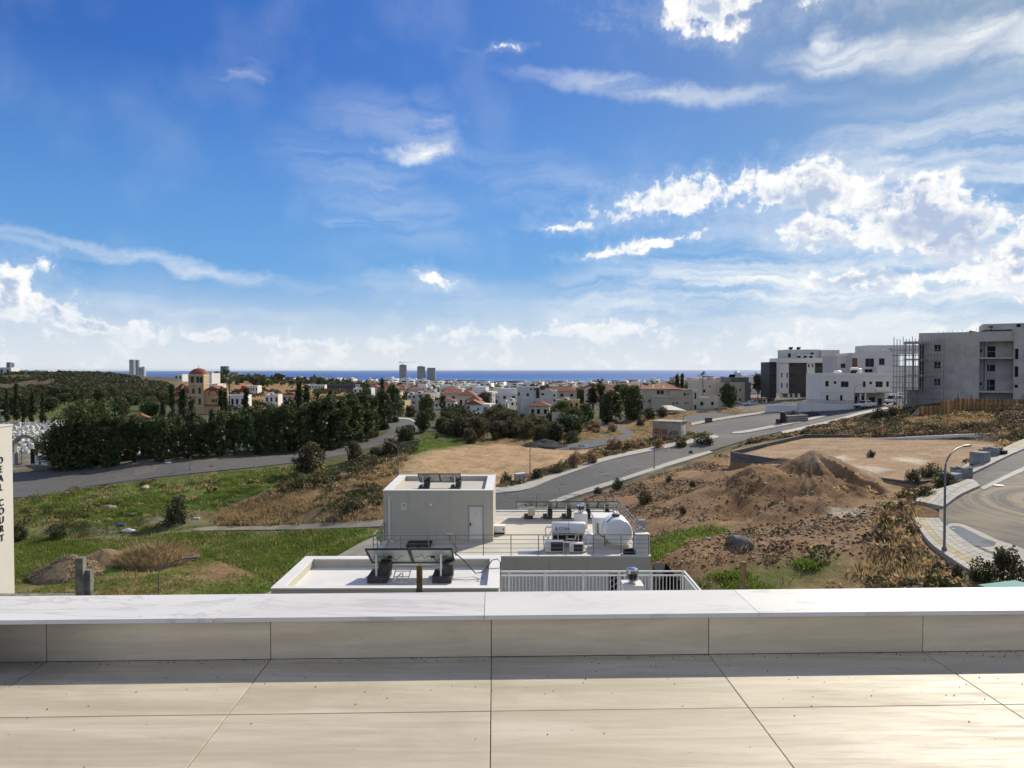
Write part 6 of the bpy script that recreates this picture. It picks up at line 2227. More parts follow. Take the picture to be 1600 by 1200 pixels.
# --- substation kiosk with graffiti
def kiosk():
 Y = 122.0
 p = W3(1063, 688, Y)
 rot = R(-30)
 t = thing('substation_kiosk', 'small beige substation kiosk with red and black graffiti and white steel doors', 'kiosk', (p.x, p.y, p.z - 0.4), rot)
 s = Y / F_PX
 h = 31 * s
 lw, rw = 5.0, 4.0
 wall = M('stained_beige_render', (0.40, 0.345, 0.25), 0.9, 0.15, 0.9, fine=0.2, fscale=4)
 # local: corner at the origin, left face runs along -x, right face runs along +y
 # the left wall faces the camera more; use two faces: front (y=0) from -lw..0 and side (x=0) from 0..rw
 b = MB(); b.box(-lw, 0, 0, rw, 0, h); b.build('wall', wall, t)
 b = MB(); b.box(-lw - 0.12, 0.12, -0.12, rw + 0.12, h + 0.002, h + 0.16); b.build('roof', M('roof_felt_grey', (0.34, 0.33, 0.32), 0.9, 0.1), t)
 d = MB(); d.box(0.004, 0.05, 0.55, 1.75, 0.35, h - 0.55); d.build('door', MAT['white'], t)
 d = MB(); d.box(0.004, 0.05, 1.8, 3.0, 0.35, h - 0.55); d.build('door', MAT['white'], t)
 # graffiti: red block strokes and a dark tag on the long wall, dark scrawl on the doors
 g = MB()
 rr = random.Random(5)
 x = -lw + 0.15
 for k in range(5):
  w = rr.uniform(0.36, 0.5)
  zb_, zt_ = 0.9 + rr.uniform(-.05, .05), 2.15 + rr.uniform(-.1, .1)
  if k != 2:
   g.box(x, x + w, -0.012, -0.002, zt_ - 0.16, zt_); g.box(x, x + 0.13, -0.013, -0.0025, zb_, zt_ - 0.16)
   g.box(x + w - 0.13, x + w, -0.013, -0.0025, zb_ + 0.3, zt_ - 0.16); g.box(x + 0.13, x + w - 0.13, -0.0125, -0.0028, zb_ + 0.55, zb_ + 0.72)
  else:
   g.box(x + 0.1, x + 0.26, -0.012, -0.002, zb_, zt_)
  x += w + 0.07
 g.box(-lw + 0.2, -lw + 1.5, -0.012, -0.002, 0.62, 0.84)
 g.box(-lw + 1.7, -lw + 2.35, -0.012, -0.002, 0.5, 0.86)
 g.build('red_graffiti', MAT['redgraf'], t)
 g = MB()
 for k in range(4):
  cx, cz = -1.85 + 0.38 * k + rr.uniform(-.1, .1), 1.55 + rr.uniform(-.2, .2)
  pts = [(cx + 0.28 * math.cos(a * 0.7 + k) * rr.uniform(.5, 1.2), -0.02, cz + 0.42 * math.sin(a * 0.9 + k) * rr.uniform(.5, 1.2)) for a in range(9)]
  g.tube(pts, 0.035, 4)
 g.build('black_graffiti', MAT['ink'], t)
 g = MB()
 for k in range(5):
  cy = 0.8 + 0.5 * k
  pts = [(0.065, cy + 0.25 * math.cos(a + k), 0.85 + 0.35 * math.sin(a * 1.3 + k) * rr.uniform(.5, 1)) for a in range(6)]
  g.tube(pts, 0.04, 4)
 g.tube([(0.065, 0.7, 1.75), (0.065, 1.7, 1.8)], 0.06, 4)
 g.build('door_graffiti', MAT['ink'], t)


kiosk()


def utility_boxes():
 p = W3(813, 758, 88.0)
 t = thing('utility_cabinet', 'pair of grey roadside utility cabinets joined together with dark graffiti letters on their doors', 'utility cabinet', (p.x, p.y, gz(p.x, p.y) - 0.1), R(35))
 for i, x in enumerate((-0.72, 0.02)):
  b = MB(); b.box(x, x + 0.7, -0.25, 0.35, 0, 1.35); c = b.build('casing', MAT['concrete'], t)
  b = MB(); b.box(x + 0.05, x + 0.65, -0.262, -0.252, 0.12, 1.22); b.build('door', M('pale_grey_panel', (0.42, 0.43, 0.43), 0.6, 0.1), c)
  rr = random.Random(3 + i)
  b = MB()
  b.tube([(x + 0.12, -0.28, 1.0), (x + 0.3, -0.28, 1.1), (x + 0.5, -0.28, 0.98), (x + 0.34, -0.28, 0.75), (x + 0.32, -0.28, 0.3)], 0.04, 4)
  if i:
   b.tube([(x + 0.2, -0.28, 0.6), (x + 0.45, -0.28, 0.85), (x + 0.5, -0.28, 0.5)], 0.035, 4)
  b.build('graffiti', MAT['ink'], c)
  b = MB(); b.box(x - 0.03, x + 0.73, -0.29, 0.38, 1.352, 1.41); b.build('cap', MAT['white'], c)


utility_boxes()


# --- street lamps
def lamp(px, py, Y, top_py, arm, label, double=False, r=0.06, ground=None):
 p = W3(px, py, Y)
 z0 = gz(p.x, p.y) - 0.05 if ground is None else ground
 h = W3(px, top_py, Y).z - z0
 t = thing('street_lamp', label, 'street lamp', (p.x, p.y, z0), 0, 'street lamps')
 b = MB(); b.lathe((0, 0, 0), [(r * 1.9, 0), (r * 1.9, 0.5), (r * 1.2, 0.55), (r, 0.6)], 10); b.build('base', MAT['lampgrey'], t, smooth=True)
 rise = h * 0.18 if not double else h * 0.3
 b = MB(); b.tube([(0, 0, 0.5), (0, 0, h - rise)], r, 8, 0, r * 0.8); b.build('pole', MAT['lampgrey'], t, smooth=True)
 for s in ((1, -1) if double else (1,)):
  a = Vector(arm) * s
  pts = []
  for k in range(9):
   q = k / 8 * math.pi / 2
   pts.append((a.x * (1 - math.cos(q)), a.y * (1 - math.cos(q)), h - rise + rise * math.sin(q)))
  b = MB(); b.tube(pts, r * 0.75, 7, 0, r * 0.55); b.build('arm', MAT['lampgrey'], t, smooth=True)
  an = a.normalized()
  e = Vector(pts[-1])
  b = MB(); b.obox(e + an * 0.3 - Vector((0, 0, 0.0)), 0.7, 0.2, 0.1, math.atan2(an.y, an.x)); b.build('lantern', MAT['lampgrey'], t)
 return t


lamp(1022, 735, 92, 673, (-1.9, 1.0, 0), 'street lamp on the dirt side of the climbing road, arm bent over the asphalt')
lamp(828, 757, 88, 693, (1.0, -0.6, 0), 'thin street lamp beside the grey utility cabinets')
lamp(622, 752, 93, 689, (1.9, 0.4, 0), 'double-armed street lamp at the edge of the sandy lot', True)
lamp(1475, 866, 37, 702, (1.75, 1.2, 0), 'nearest street lamp, standing on the paved rim of the turning circle', False, 0.066)
lamp(248, 985, 40, 876, (1.3, 0.6, 0), 'thin street lamp rising from behind the parapet over the green field', False, 0.05)
lamp(1335, 640, 157, 602, (1.2, 0.0, 0), 'street lamp before the white villa by the parked pickup')
lamp(1247, 661, 141, 628, (0.5, 0.2, 0), 'thin lamp post on the traffic island beside the stacked kerbstones')
lamp(1067, 689, 117, 650, (0.3, 0.2, 0), 'thin lamp post directly in front of the substation kiosk doors')
lamp(297, 733, 99, 711, (0.4, 0.2, 0), 'short lamp post against the dark hedge by the valley road')


# --- pallets of paving blocks along the new road
def paver_pallet(px, py, Y, label, n=5, top=None, w=1.15, rz=0.6):
 p = W3(px, py, Y)
 z = gz(p.x, p.y) + 0.12
 t = thing('paver_pallet', label, 'paver pallet', (p.x, p.y, z), rz, 'pallets of paving blocks on the new pavement')
 b = MB()
 for k in range(3):
  b.box(-w / 2, w / 2, -w / 2 + k * (w - 0.1) / 2, -w / 2 + k * (w - 0.1) / 2 + 0.1, 0, 0.1)
 b.box(-w / 2, w / 2, -w / 2, w / 2, 0.102, 0.13)
 b.build('pallet', MAT['woodgrey'], t)
 m = MB(); g = 0.012
 bw = w / 3
 m.box(-bw / 2 + g / 2, bw / 2 - g / 2, -bw / 2 + g / 2, bw / 2 - g / 2, 0, 0.19)
 mt = M('grey_paving_block', (0.29, 0.29, 0.29), 0.9, 0.12, 2.0, rnd=0.12)
 me = m.mesh('block', mt)
 for l in range(n):
  for i in range(3):
   for j in range(3):
    if l == n - 1 and top == 'part' and (i + j) % 2:
     continue
    put('block', me, t, (-w / 2 + bw * (i + 0.5) + random.uniform(-.008, .008), -w / 2 + bw * (j + 0.5) + random.uniform(-.008, .008), 0.135 + l * 0.2))
 return t


paver_pallet(1485, 741, 53, 'grey paver pallet nearest the street lamp, first of the row on the pavement', 5)
paver_pallet(1502, 737, 54.2, 'grey paver pallet pushed against the nearest one, second of the row', 5, 'part')
paver_pallet(1531, 724, 58.5, 'tall grey paver pallet standing alone, third of the row', 5)
paver_pallet(1551, 717, 61.5, 'farthest paver pallet with brown blocks on top', 4, 'part')
p = W3(1568, 714, 61)
b = MB(); b.box(p.x - 0.35, p.x + 0.3, p.y - 0.25, p.y + 0.25, gz(p.x, p.y), gz(p.x, p.y) + 0.55)
o = thing('rubble_bin', 'small dark bin beside the farthest paver pallet', 'bin', (p.x, p.y, gz(p.x, p.y) + 0.1))
b = MB(); b.lathe((0, 0, 0), [(0.22, 0), (0.3, 0.55), (0.27, 0.56), (0.2, 0.1)], 10); b.build('bin_shell', MAT['dark'], o)



# ------------------------------------------------------------------ vegetation
def cards(C, S, rng, flat=0.0, elong=1.0):
 """diamond leaf cards: centres C (n,3), sizes S (n,)"""
 n = len(C)
 a = rng.normal(size=(n, 3))
 a /= np.linalg.norm(a, axis=1, keepdims=True)
 b = rng.normal(size=(n, 3))
 b[:, 2] *= (1 - flat)
 b -= a * (a * b).sum(1, keepdims=True)
 b /= np.linalg.norm(b, axis=1, keepdims=True)
 s = S[:, None]
 v = np.stack([C - a * s * elong, C + b * s * 0.55, C + a * s * elong, C - b * s * 0.55], 1).reshape(-1, 3)
 f = np.arange(n * 4).reshape(n, 4)
 return v, f


def crown_mesh(name, rng, h, w, shape, n, size, mats, clumps=26, z0=0.12, spread=0.5):
 """leaf cards gathered in clumps through the volume of a crown"""
 zc = rng.uniform(z0, 1.0, clumps)
 if shape == 'col':
  prof = lambda z: 0.35 + 0.65 * np.sin(np.clip((z - z0) / (1 - z0), 0, 1) ** 0.75 * math.pi) ** 0.6
 elif shape == 'cone':
  prof = lambda z: np.clip(1.08 - z, 0.05, 1) * (0.35 + 0.65 * np.clip((z - z0) * 6, 0, 1))
 else:
  prof = lambda z: np.sqrt(np.clip(1 - ((z - (0.5 + z0 / 2)) / (0.53 - z0 / 2)) ** 2, 0.03, 1))
 ang = rng.uniform(0, 2 * math.pi, clumps)
 rad = np.sqrt(rng.uniform(0.1, 1, clumps)) * prof(zc) * 0.8
 cc = np.stack([rad * np.cos(ang) * w / 2, rad * np.sin(ang) * w / 2, zc * h], 1)
 k = rng.integers(0, clumps, n)
 cs = rng.uniform(0.55, 1.2, clumps)[k][:, None]
 d = rng.normal(size=(n, 3))
 d /= np.linalg.norm(d, axis=1, keepdims=True)
 r = rng.uniform(0.35, 1, n)[:, None] ** 0.6
 rx = max(w * 0.2, 0.12)
 p = cc[k] + d * r * cs * np.array([rx, rx, rx * (1.25 if shape != 'cone' else 1.5)]) * (spread / 0.5)
 p[:, 2] = np.clip(p[:, 2], 0.02 * h, None)
 s = size * rng.uniform(0.6, 1.35, n)
 v, f = cards(p, s, rng)
 cm = rng.random(clumps)
 mi = np.where(rng.random(n) < 0.75, (cm[k] * len(mats)).astype(int), rng.integers(0, len(mats), n))
 return np_mesh(name, v, f, mats, mi)


def trunk_mesh(h, r, rng, limbs=4, lean=0.05):
 b = MB()
 top = (rng.normal() * lean * h, rng.normal() * lean * h, h)
 b.tube([(0, 0, -0.4), (0, 0, 0.15 * h), (top[0] * 0.5, top[1] * 0.5, 0.55 * h), top], r, 7, 0, r * 0.35)
 for i in range(limbs):
  a = 2 * math.pi * i / limbs + rng.uniform(0, 1)
  z = h * rng.uniform(0.35, 0.7)
  l = h * rng.uniform(0.25, 0.4)
  b.tube([(top[0] * 0.4, top[1] * 0.4, z), (math.cos(a) * l * 0.5, math.sin(a) * l * 0.5, z + l * 0.45), (math.cos(a) * l, math.sin(a) * l, z + l * 0.8)], r * 0.4, 5, 0, r * 0.15)
 return b.mesh('trunk', MAT['bark'], True)


VR = np.random.default_rng(5)
L_ = LEAF
PROTO = {}


def proto(kind, k, crown_args, trunk_args):
 PROTO.setdefault(kind, []).append((crown_mesh('crown', VR, *crown_args[0], **crown_args[1]), trunk_mesh(*trunk_args) if trunk_args else None))


for k in range(5):   # unit trees: 10 m tall, scaled on placing
 proto('row', k, ((10, 4.6, 'col', 2600, 0.30, [L_['dark'], L_['dark'], L_['mid'], L_['dark']]), dict(clumps=34, z0=0.06)), (7.5, 0.17, VR, 4))
for k in range(3):
 proto('cypress', k, ((10, 1.9, 'cone', 1500, 0.26, [L_['cyp'], L_['cyp'], L_['dark']]), dict(clumps=40, z0=0.03, spread=0.75)), (8, 0.12, VR, 0))
for k in range(4):
 proto('round', k, ((10, 10.5, 'round', 2600, 0.55, [L_['dark'], L_['mid'], L_['dark']]), dict(clumps=36, z0=0.14)), (6, 0.32, VR, 6))
for k in range(3):
 proto('olive', k, ((10, 11.5, 'round', 2400, 0.5, [L_['olive'], L_['maquis'], L_['olive']]), dict(clumps=36, z0=0.05)), (5, 0.3, VR, 6))
for k in range(2):
 proto('lime', k, ((10, 11, 'round', 1800, 0.55, [L_['lime'], L_['mid']]), dict(clumps=30, z0=0.06)), (5, 0.25, VR, 5))
for k in range(4):
 proto('bush', k, ((10, 17, 'round', 1500, 0.75, [L_['mid'], L_['maquis'], L_['olive']]), dict(clumps=30, z0=0.0)), None)
for k in range(3):
 proto('drybush', k, ((10, 16, 'round', 1700, 0.75, [L_['rust'], L_['rust'], L_['dry']]), dict(clumps=34, z0=0.0)), None)
for k in range(2):
 proto('pine', k, ((10, 9.5, 'round', 5200, 0.27, [L_['dark'], L_['mid'], L_['dark'], L_['dark'], L_['lime']]), dict(clumps=60, z0=0.16)), (7.5, 0.3, VR, 6))


def plant(kind, name, x, y, h, label, cat, group=None, wide=1.0, k=None, z=None):
 cm, tm = PROTO[kind][(k if k is not None else random.randrange(99)) % len(PROTO[kind])]
 z = gz(x, y) if z is None else z
 s = h / 10
 t = thing(name, label, cat, (x, y, z - 0.05 * h / 10), random.uniform(0, 6.28), group)
 t.scale = (s * wide, s * wide, s)
 put('crown' if tm else 'foliage', cm, t)
 if tm:
  put('trunk', tm, t)
 return t


def plant_px(kind, name, px, py_base, py_top, Y, label, cat, group=None, wide=1.0, k=None, sink=0.0):
 x = PX(px, Y)
 z = gz(x, Y)
 h = W3(px, py_top, Y).z - z
 return plant(kind, name, x, Y, max(h, 0.5), label, cat, group, wide, k, z - sink)


# --- the dark hedge of trees along the valley road
base_line = [(105, 734, 103.5), (200, 726, 107), (300, 720, 110), (400, 713, 116.5), (480, 704, 122), (540, 695, 130), (590, 682, 147), (618, 668, 168)]
top_line = [(75, 680), (100, 648), (120, 642), (200, 644), (260, 646), (330, 642), (380, 637), (440, 631), (500, 624), (550, 615), (600, 606), (640, 606)]


def lerp_tab(tab, x, j):
 for a, b_ in zip(tab[:-1], tab[1:]):
  if x <= b_[0]:
   f = max(0.0, (x - a[0]) / (b_[0] - a[0]))
   return a[j] + (b_[j] - a[j]) * f
 return tab[-1][j]


HL = 'dark evergreen of the dense tree screen along the valley road, front row'
HL2 = 'dark evergreen of the dense tree screen along the valley road, rear row'
px = 92.0
while px < 612:
 Y = lerp_tab(base_line, px, 2) + random.uniform(0.5, 2.0)
 tp = lerp_tab(top_line, px, 1) + random.uniform(0, 16)
 plant_px('row', 'evergreen_tree', px, 0, tp, Y, HL, 'tree', 'front row of the roadside tree screen', random.uniform(1.0, 1.35))
 px += 2.3 / Y * F_PX * random.uniform(0.8, 1.15)
px = 130.0
while px < 618:
 Y = lerp_tab(base_line, px, 2) + random.uniform(5.5, 10)
 tp = lerp_tab(top_line, px, 1) + random.uniform(-3, 9)
 sp = random.random() < 0.3
 plant_px('cypress' if sp else 'row', 'evergreen_tree', px, 0, tp - (7 if sp else 0), Y, HL2, 'tree', 'rear row of the roadside tree screen', random.uniform(1.0, 1.35))
 px += 2.6 / Y * F_PX * random.uniform(0.85, 1.2)
plant_px('pine', 'pine_tree', 120, 0, 640, 106, 'broad pine with sunny yellow-green top at the left end of the tree screen', 'pine tree', None, 0.95)
plant_px('pine', 'pine_tree', 160, 0, 636, 110, 'second broad pine, just right of the yellow-green topped one', 'pine tree', None, 0.9)
plant_px('pine', 'pine_tree', 98, 0, 676, 107, 'low pine spreading over the cemetery wall at the left end of the tree screen', 'pine tree', None, 1.6)
# --- cypresses
GC = 'cypresses round the cemetery and church'
for px, tp, Y, lab in [(10, 608, 195, 'slim cypress behind the cemetery, leftmost of its group'), (25, 600, 198, 'tallest broad cypress of the group behind the cemetery'), (37, 620, 190, 'short cypress between two taller ones behind the cemetery'), (50, 607, 196, 'dark cypress behind the cemetery, fourth of its group'), (66, 613, 192, 'cypress behind the cemetery, at the right end of its group'),
      (128, 607, 200, 'lone slim cypress before the green field terraces'), (190, 638, 180, 'small slim cypress rising from the white graves'), (220, 646, 172, 'smallest dark cypress near the red cemetery roof'),
      (254, 621, 150, 'cypress left of the church, leftmost of the four'), (268, 603, 158, 'tall cypress left of the church bell tower, second of the four'), (285, 598, 156, 'tallest cypress, right before the church front'), (298, 618, 150, 'shorter cypress in front of the church tower base'),
      (345, 609, 165, 'twin cypress right of the church, left one'), (351, 611, 166, 'twin cypress right of the church, right one'), (384, 608, 160, 'thin cypress with bare pole beside it, right of the church'),
      (456, 625, 165, 'small cypress left of the tall pair above the tree screen'), (467, 600, 172, 'taller broad cypress of the pair above the tree screen'), (479, 604, 176, 'slimmer cypress of the pair above the tree screen'), (496, 614, 170, 'thin cypress right of the tall pair above the tree screen'), (512, 618, 168, 'thin cypress in the middle of the tree screen'), (516, 612, 172, 'thin dark cypress just behind its twin in the tree screen'),
      (597, 594, 190, 'conifer spire at the right end of the tree screen')]:
 plant_px('cypress', 'cypress', px, 0, tp, Y, lab, 'cypress', GC, random.uniform(0.9, 1.25))
for px, tp, Y in [(1058, 588, 260), (1066, 586, 262)]:
 plant_px('cypress', 'cypress', px, 0, tp, Y, 'slim cypress behind the beige mansion roof, %s of the two' % ('left' if px < 1060 else 'taller right'), 'cypress', None, 1.0)
plant_px('cypress', 'cypress', 1204, 0, 568, 222, 'dark cypress at the left end of the brown apartment block', 'cypress', None, 1.6)

# --- bushes and trees one can tell apart
GB = 'bushes on the slopes and road edges'
for (kind, px, pb, pt, Y, wd, lab) in [
 ('olive', 482, 742, 697, 97, 1.15, 'big grey-green olive bush between the valley road and the brown slope'), ('olive', 552, 728, 694, 108, 0.9, 'ragged olive tree beside the valley road, right of the big olive bush'),
 ('round', 632, 697, 666, 127, 0.95, 'dark conical tree at the bend of the valley road'), ('bush', 612, 722, 690, 112, 0.9, 'dark bush below the conical tree'), ('bush', 585, 725, 702, 110, 1.0, 'low dark thicket left of the conical tree'),
 ('round', 661, 683, 645, 150, 0.85, 'dense dark round tree right of the valley road'), ('olive', 688, 678, 656, 158, 0.9, 'grey olive tree beside the dense round tree'), ('olive', 672, 660, 640, 190, 1.0, 'grey-green olive crown behind the dense round tree'), ('round', 705, 660, 636, 200, 1.1, 'dark tree left of the villa with orange roofs'),
 ('round', 665, 640, 620, 215, 0.8, 'dark tree before the pale block of flats'), ('round', 718, 658, 634, 208, 1.0, 'dark tree mass directly in front of the villa with orange roofs'), ('olive', 640, 652, 636, 205, 1.2, 'olive trees by the bend, right of the small ochre house'),
 ('lime', 780, 655, 634, 205, 1.1, 'sunny yellow-green tree right of the villa with orange roofs'), ('lime', 773, 693, 678, 140, 0.9, 'bright yellow flowering bush at the sand lot edge'),
 ('round', 955, 665, 620, 172, 1.0, 'broad mid-green tree right of the tall palms'), ('round', 990, 662, 612, 180, 0.75, 'tall dark tree left of the beige mansion'), ('round', 915, 660, 636, 178, 1.1, 'dark tree below the tall palms'), ('lime', 880, 648, 630, 200, 1.3, 'light green tree above the grey garden wall'),
 ('round', 1139, 640, 603, 195, 0.75, 'dense round tree before the grey flat-roofed house'), ('bush', 700, 702, 686, 146, 1.0, 'dark bush on the green patch'), ('bush', 682, 705, 692, 140, 0.9, 'rounded dark bush on the green patch, left one'),
 ('bush', 272, 826, 784, 75, 0.62, 'dark round bush at the foot of the green bank'), ('bush', 88, 843, 820, 70, 0.8, 'dark bush at the foot of the green bank, far left'), ('olive', 25, 848, 822, 69, 1.0, 'grey bush beside the lettered building'),
 ('bush', 390, 768, 755, 89, 1.2, 'dark green bush on the green bank'), ('bush', 440, 785, 760, 86, 1.0, 'thicket on the brown slope below the big olive bush'),
 ('drybush', 898, 730, 711, 96, 0.62, 'round rust-brown bush by the pavement, left of its twin'), ('drybush', 925, 728, 709, 99, 0.7, 'round rust-brown bush by the pavement, right of its twin'), ('drybush', 960, 707, 688, 112, 1.0, 'long rust-brown dry thicket beside the road, left part'), ('drybush', 985, 706, 688, 114, 1.0, 'long rust-brown dry thicket beside the road, middle part'), ('drybush', 1005, 704, 690, 116, 0.9, 'long rust-brown dry thicket beside the road, right part'), ('drybush', 1030, 703, 687, 114, 0.65, 'rust-brown bush in front of the substation kiosk'),
 ('bush', 1410, 822, 798, 45, 0.7, 'wispy green bush at the edge of the dirt by the paved rim'), ('bush', 1385, 835, 806, 42.5, 0.65, 'dark green bush on the dirt left of the paved rim'), ('bush', 1424, 852, 835, 40, 0.8, 'low bush touching the paved rim'),
 ('bush', 1540, 925, 880, 33, 0.8, 'dark leggy bush against the parapet at lower right'), ('olive', 1580, 930, 868, 32, 0.8, 'tall dark bush at the lower right corner'), ('bush', 1500, 928, 892, 33, 0.8, 'yellow-green bush below the nearest street lamp'),
 ('bush', 1080, 722, 714, 110, 0.9, 'small bush on the dirt edge by the climbing road'), ('bush', 965, 768, 750, 77, 0.9, 'green bush on the dirt edge below the pavement'), ('bush', 935, 775, 764, 75, 1.0, 'low green clump at the lower pavement edge'),
 ('bush', 1008, 784, 770, 66, 0.8, 'green clump on the stony dirt'), ('bush', 1068, 812, 794, 56, 0.75, 'green clump on the dirt slope right of the house'), ('bush', 1045, 764, 748, 74, 0.9, 'dark clump in the dirt hollow'), ('bush', 1083, 768, 758, 70, 0.9, 'small clump right of the dirt hollow'),
 ('bush', 1362, 716, 706, 75, 1.0, 'lone grassy tuft bush in the middle of the levelled lot'), ('bush', 1428, 755, 738, 58, 0.9, 'green bush at the lot corner by the paver pallets'), ('bush', 1455, 745, 728, 60, 1.0, 'bush beside the nearest paver pallet'), ('bush', 1480, 765, 742, 52.5, 0.8, 'bush in front of the nearest paver pallet'), ('bush', 1450, 790, 765, 48, 0.9, 'bush by the upper paved rim'), ('bush', 1427, 800, 778, 47, 0.9, 'bush left of the upper paved rim'),
 ('bush', 1398, 668, 641, 110, 1.0, 'large dark green bush on the scrub below the parked van'), ('bush', 1372, 662, 642, 114, 0.9, 'dark bush on the scrub below the parked pickup'), ('bush', 1430, 660, 640, 108, 0.9, 'dark bush at the left end of the formwork'),
 ('bush', 790, 760, 742, 88, 0.8, 'green bush left of the utility cabinets'), ('bush', 840, 750, 735, 90, 1.0, 'green bush right of the utility cabinets'), ('bush', 868, 742, 728, 93, 1.0, 'green verge bush, second from the utility cabinets'), ('bush', 945, 718, 707, 106, 1.0, 'green verge bush beneath the rust-brown thicket'), ('bush', 1065, 698, 686, 116, 1.0, 'green bush before the substation kiosk'), ('bush', 1100, 688, 680, 118, 1.2, 'green bush at the road corner by the substation kiosk'),
 ('round', 830, 625, 605, 330, 0.9, 'dark tree before the pale modern complex'), ('olive', 1015, 655, 640, 178, 1.3, 'olive trees below the beige mansion, left'), ('olive', 1035, 652, 638, 182, 1.2, 'olive trees beside the carport roof')]:
 nm = {'olive': 'olive_tree', 'round': 'round_tree', 'bush': 'bush', 'lime': 'yellow_green_tree', 'drybush': 'dry_bush'}[kind]
 plant_px(kind, nm, px, pb, pt, Y, lab, 'bush' if 'bush' in kind else 'tree', GB if 'bush' in kind else None, wd)

# the shrubby gully right of the valley road
random.seed(21)
for i in range(62):
 px = random.uniform(690, 905)
 lo = 668 + (px - 690) * 0.085
 py = random.uniform(655, min(694, lo + 24))
 x, y = hits([(px, py)])[0]
 kind = random.choice(['olive', 'olive', 'bush', 'round', 'olive'])
 h = random.uniform(1.8, 4.2)
 plant(kind, 'gully_shrub', x, y, h, 'dark shrub in the overgrown gully behind the sand lot', 'shrub', 'shrubs filling the gully', random.uniform(0.9, 1.4))
for i in range(34):
 px = random.uniform(780, 1010)
 py = random.uniform(652, 690)
 x, y = hits([(px, py)])[0]
 if seg_dist(np.array([x]), np.array([y]), GY)[0] < 2:
  continue
 plant('drybush' if random.random() < 0.6 else 'bush', 'dry_shrub', x, y, random.uniform(0.8, 1.7), 'straw-coloured dry shrub round the gravel path', 'shrub', 'dry shrubs round the gravel path', random.uniform(0.9, 1.5))
random.seed(22)
for i in range(60):      # field hedges and terraces at the foot of the hill
 px, py = random.uniform(-60, 262), random.choice([621, 628, 634, 641, 648]) + random.uniform(-2, 2)
 x, y = hits([(px, py)])[0]
 plant('round' if random.random() < 0.5 else 'olive', 'field_tree', x, y, random.uniform(3, 6.0), 'dark rounded tree along the green field terraces', 'tree', 'trees along the field terraces', random.uniform(0.9, 1.5))


# --- palms
def palm(px, tp, Y, label, fr=2.4, skirt=False, th=0.2):
 x = PX(px, Y)
 z = gz(x, Y)
 h = W3(px, tp, Y).z - z
 t = thing('palm_tree', label, 'palm', (x, Y, z - 0.1))
 b = MB(); b.tube([(0, 0, 0), (0.1, 0, h * 0.5), (0, 0, h - 0.3)], th, 7, 0, th * 0.75); b.build('trunk', MAT['bark'], t, smooth=True)
 rr = random.Random(px)
 m = MB()
 for i in range(30):
  a = rr.uniform(0, 6.28)
  el = rr.uniform(-0.7, 1.2)
  l = fr * rr.uniform(0.8, 1.1)
  base = Vector((0, 0, h - 0.3))
  d = Vector((math.cos(a) * math.cos(el), math.sin(a) * math.cos(el), math.sin(el)))
  s = Vector((-math.sin(a), math.cos(a), 0))
  for k in range(9):
   f = (k + 1) / 9
   c = base + d * l * f + Vector((0, 0, -0.45 * l * f * f))
   w = fr * 0.22 * (1 - abs(f - 0.55)) 
   for sg in (-1, 1):
    m.add([c, c + s * sg * w + d * 0.12 * l + Vector((0, 0, -0.1)), c + d * 0.07 * l], [(0, 1, 2)], 0)
 m2 = m.mesh('fronds', [L_['mid']])
 put('fronds', m2, t)
 if skirt:
  n = 500
  C = np.stack([VR.normal(0, 0.55, n), VR.normal(0, 0.55, n), h - 0.5 - VR.uniform(0, h * 0.42, n)], 1)
  v, f = cards(C, VR.uniform(0.3, 0.6, n), VR, 0, 1.4)
  put('dead_skirt', np_mesh('dead_skirt', v, f, [leaf_mat('dead_palm_frond', (0.07, 0.045, 0.025), (0.13, 0.085, 0.05)), L_['maquis']], (VR.random(n) < 0.3).astype(int)), t)


palm(926, 604, 190, 'tall palm with a thick dead brown skirt, left of its pair', 2.6, True, 0.3)
palm(938, 598, 194, 'taller palm with brown skirt, right of its pair by the broad green tree', 2.6, True, 0.3)
palm(1098, 583, 215, 'slim palm on a tall bare trunk behind the beige mansion', 1.6, False, 0.14)
palm(1184, 585, 228, 'palm left of the brown apartment block, left of its pair', 2.0, True, 0.16)
palm(1190, 588, 232, 'palm left of the brown apartment block, right of its pair', 1.8, True, 0.16)
palm(358, 598, 240, 'palm right of the church nave', 2.4, False, 0.2)


# --- scattered cover: grass blades, dry stalks, low scrub, maquis, stones
def sample_area(poly_px, n, rng, dens_noise=0.0, seed=0):
 poly = from_px(poly_px, True, 40)
 p = np.array(poly)
 out = []
 tot = 0
 while tot < n:
  x = rng.uniform(p[:, 0].min(), p[:, 0].max(), n * 3)
  y = rng.uniform(p[:, 1].min(), p[:, 1].max(), n * 3)
  k = seg_dist(x, y, poly) < 0
  if dens_noise:
   k &= fbm(x, y, dens_noise, 3, seed) > rng.uniform(0.36, 0.6, len(x))
  k &= free_of_paving(x, y)
  out.append(np.stack([x[k], y[k]], 1))
  tot += k.sum()
  if k.sum() == 0:
   break
 return np.concatenate(out)[:n]


def free_of_paving(x, y):
 ok = np.ones(x.shape, bool)
 for poly in PAVED:
  k = near_poly(x, y, poly, 1)
  if k.any():
   ok[k] &= seg_dist(x[k], y[k], poly) > 0.15
 k = (x > HX0 - 0.5) & (x < HX1 + 0.5) & (y > HY0 - 3) & (y < HY1 + 0.5)
 return ok & ~k


def stuff(name, me):
 o = put(name, me)
 o['kind'] = 'stuff'
 return o


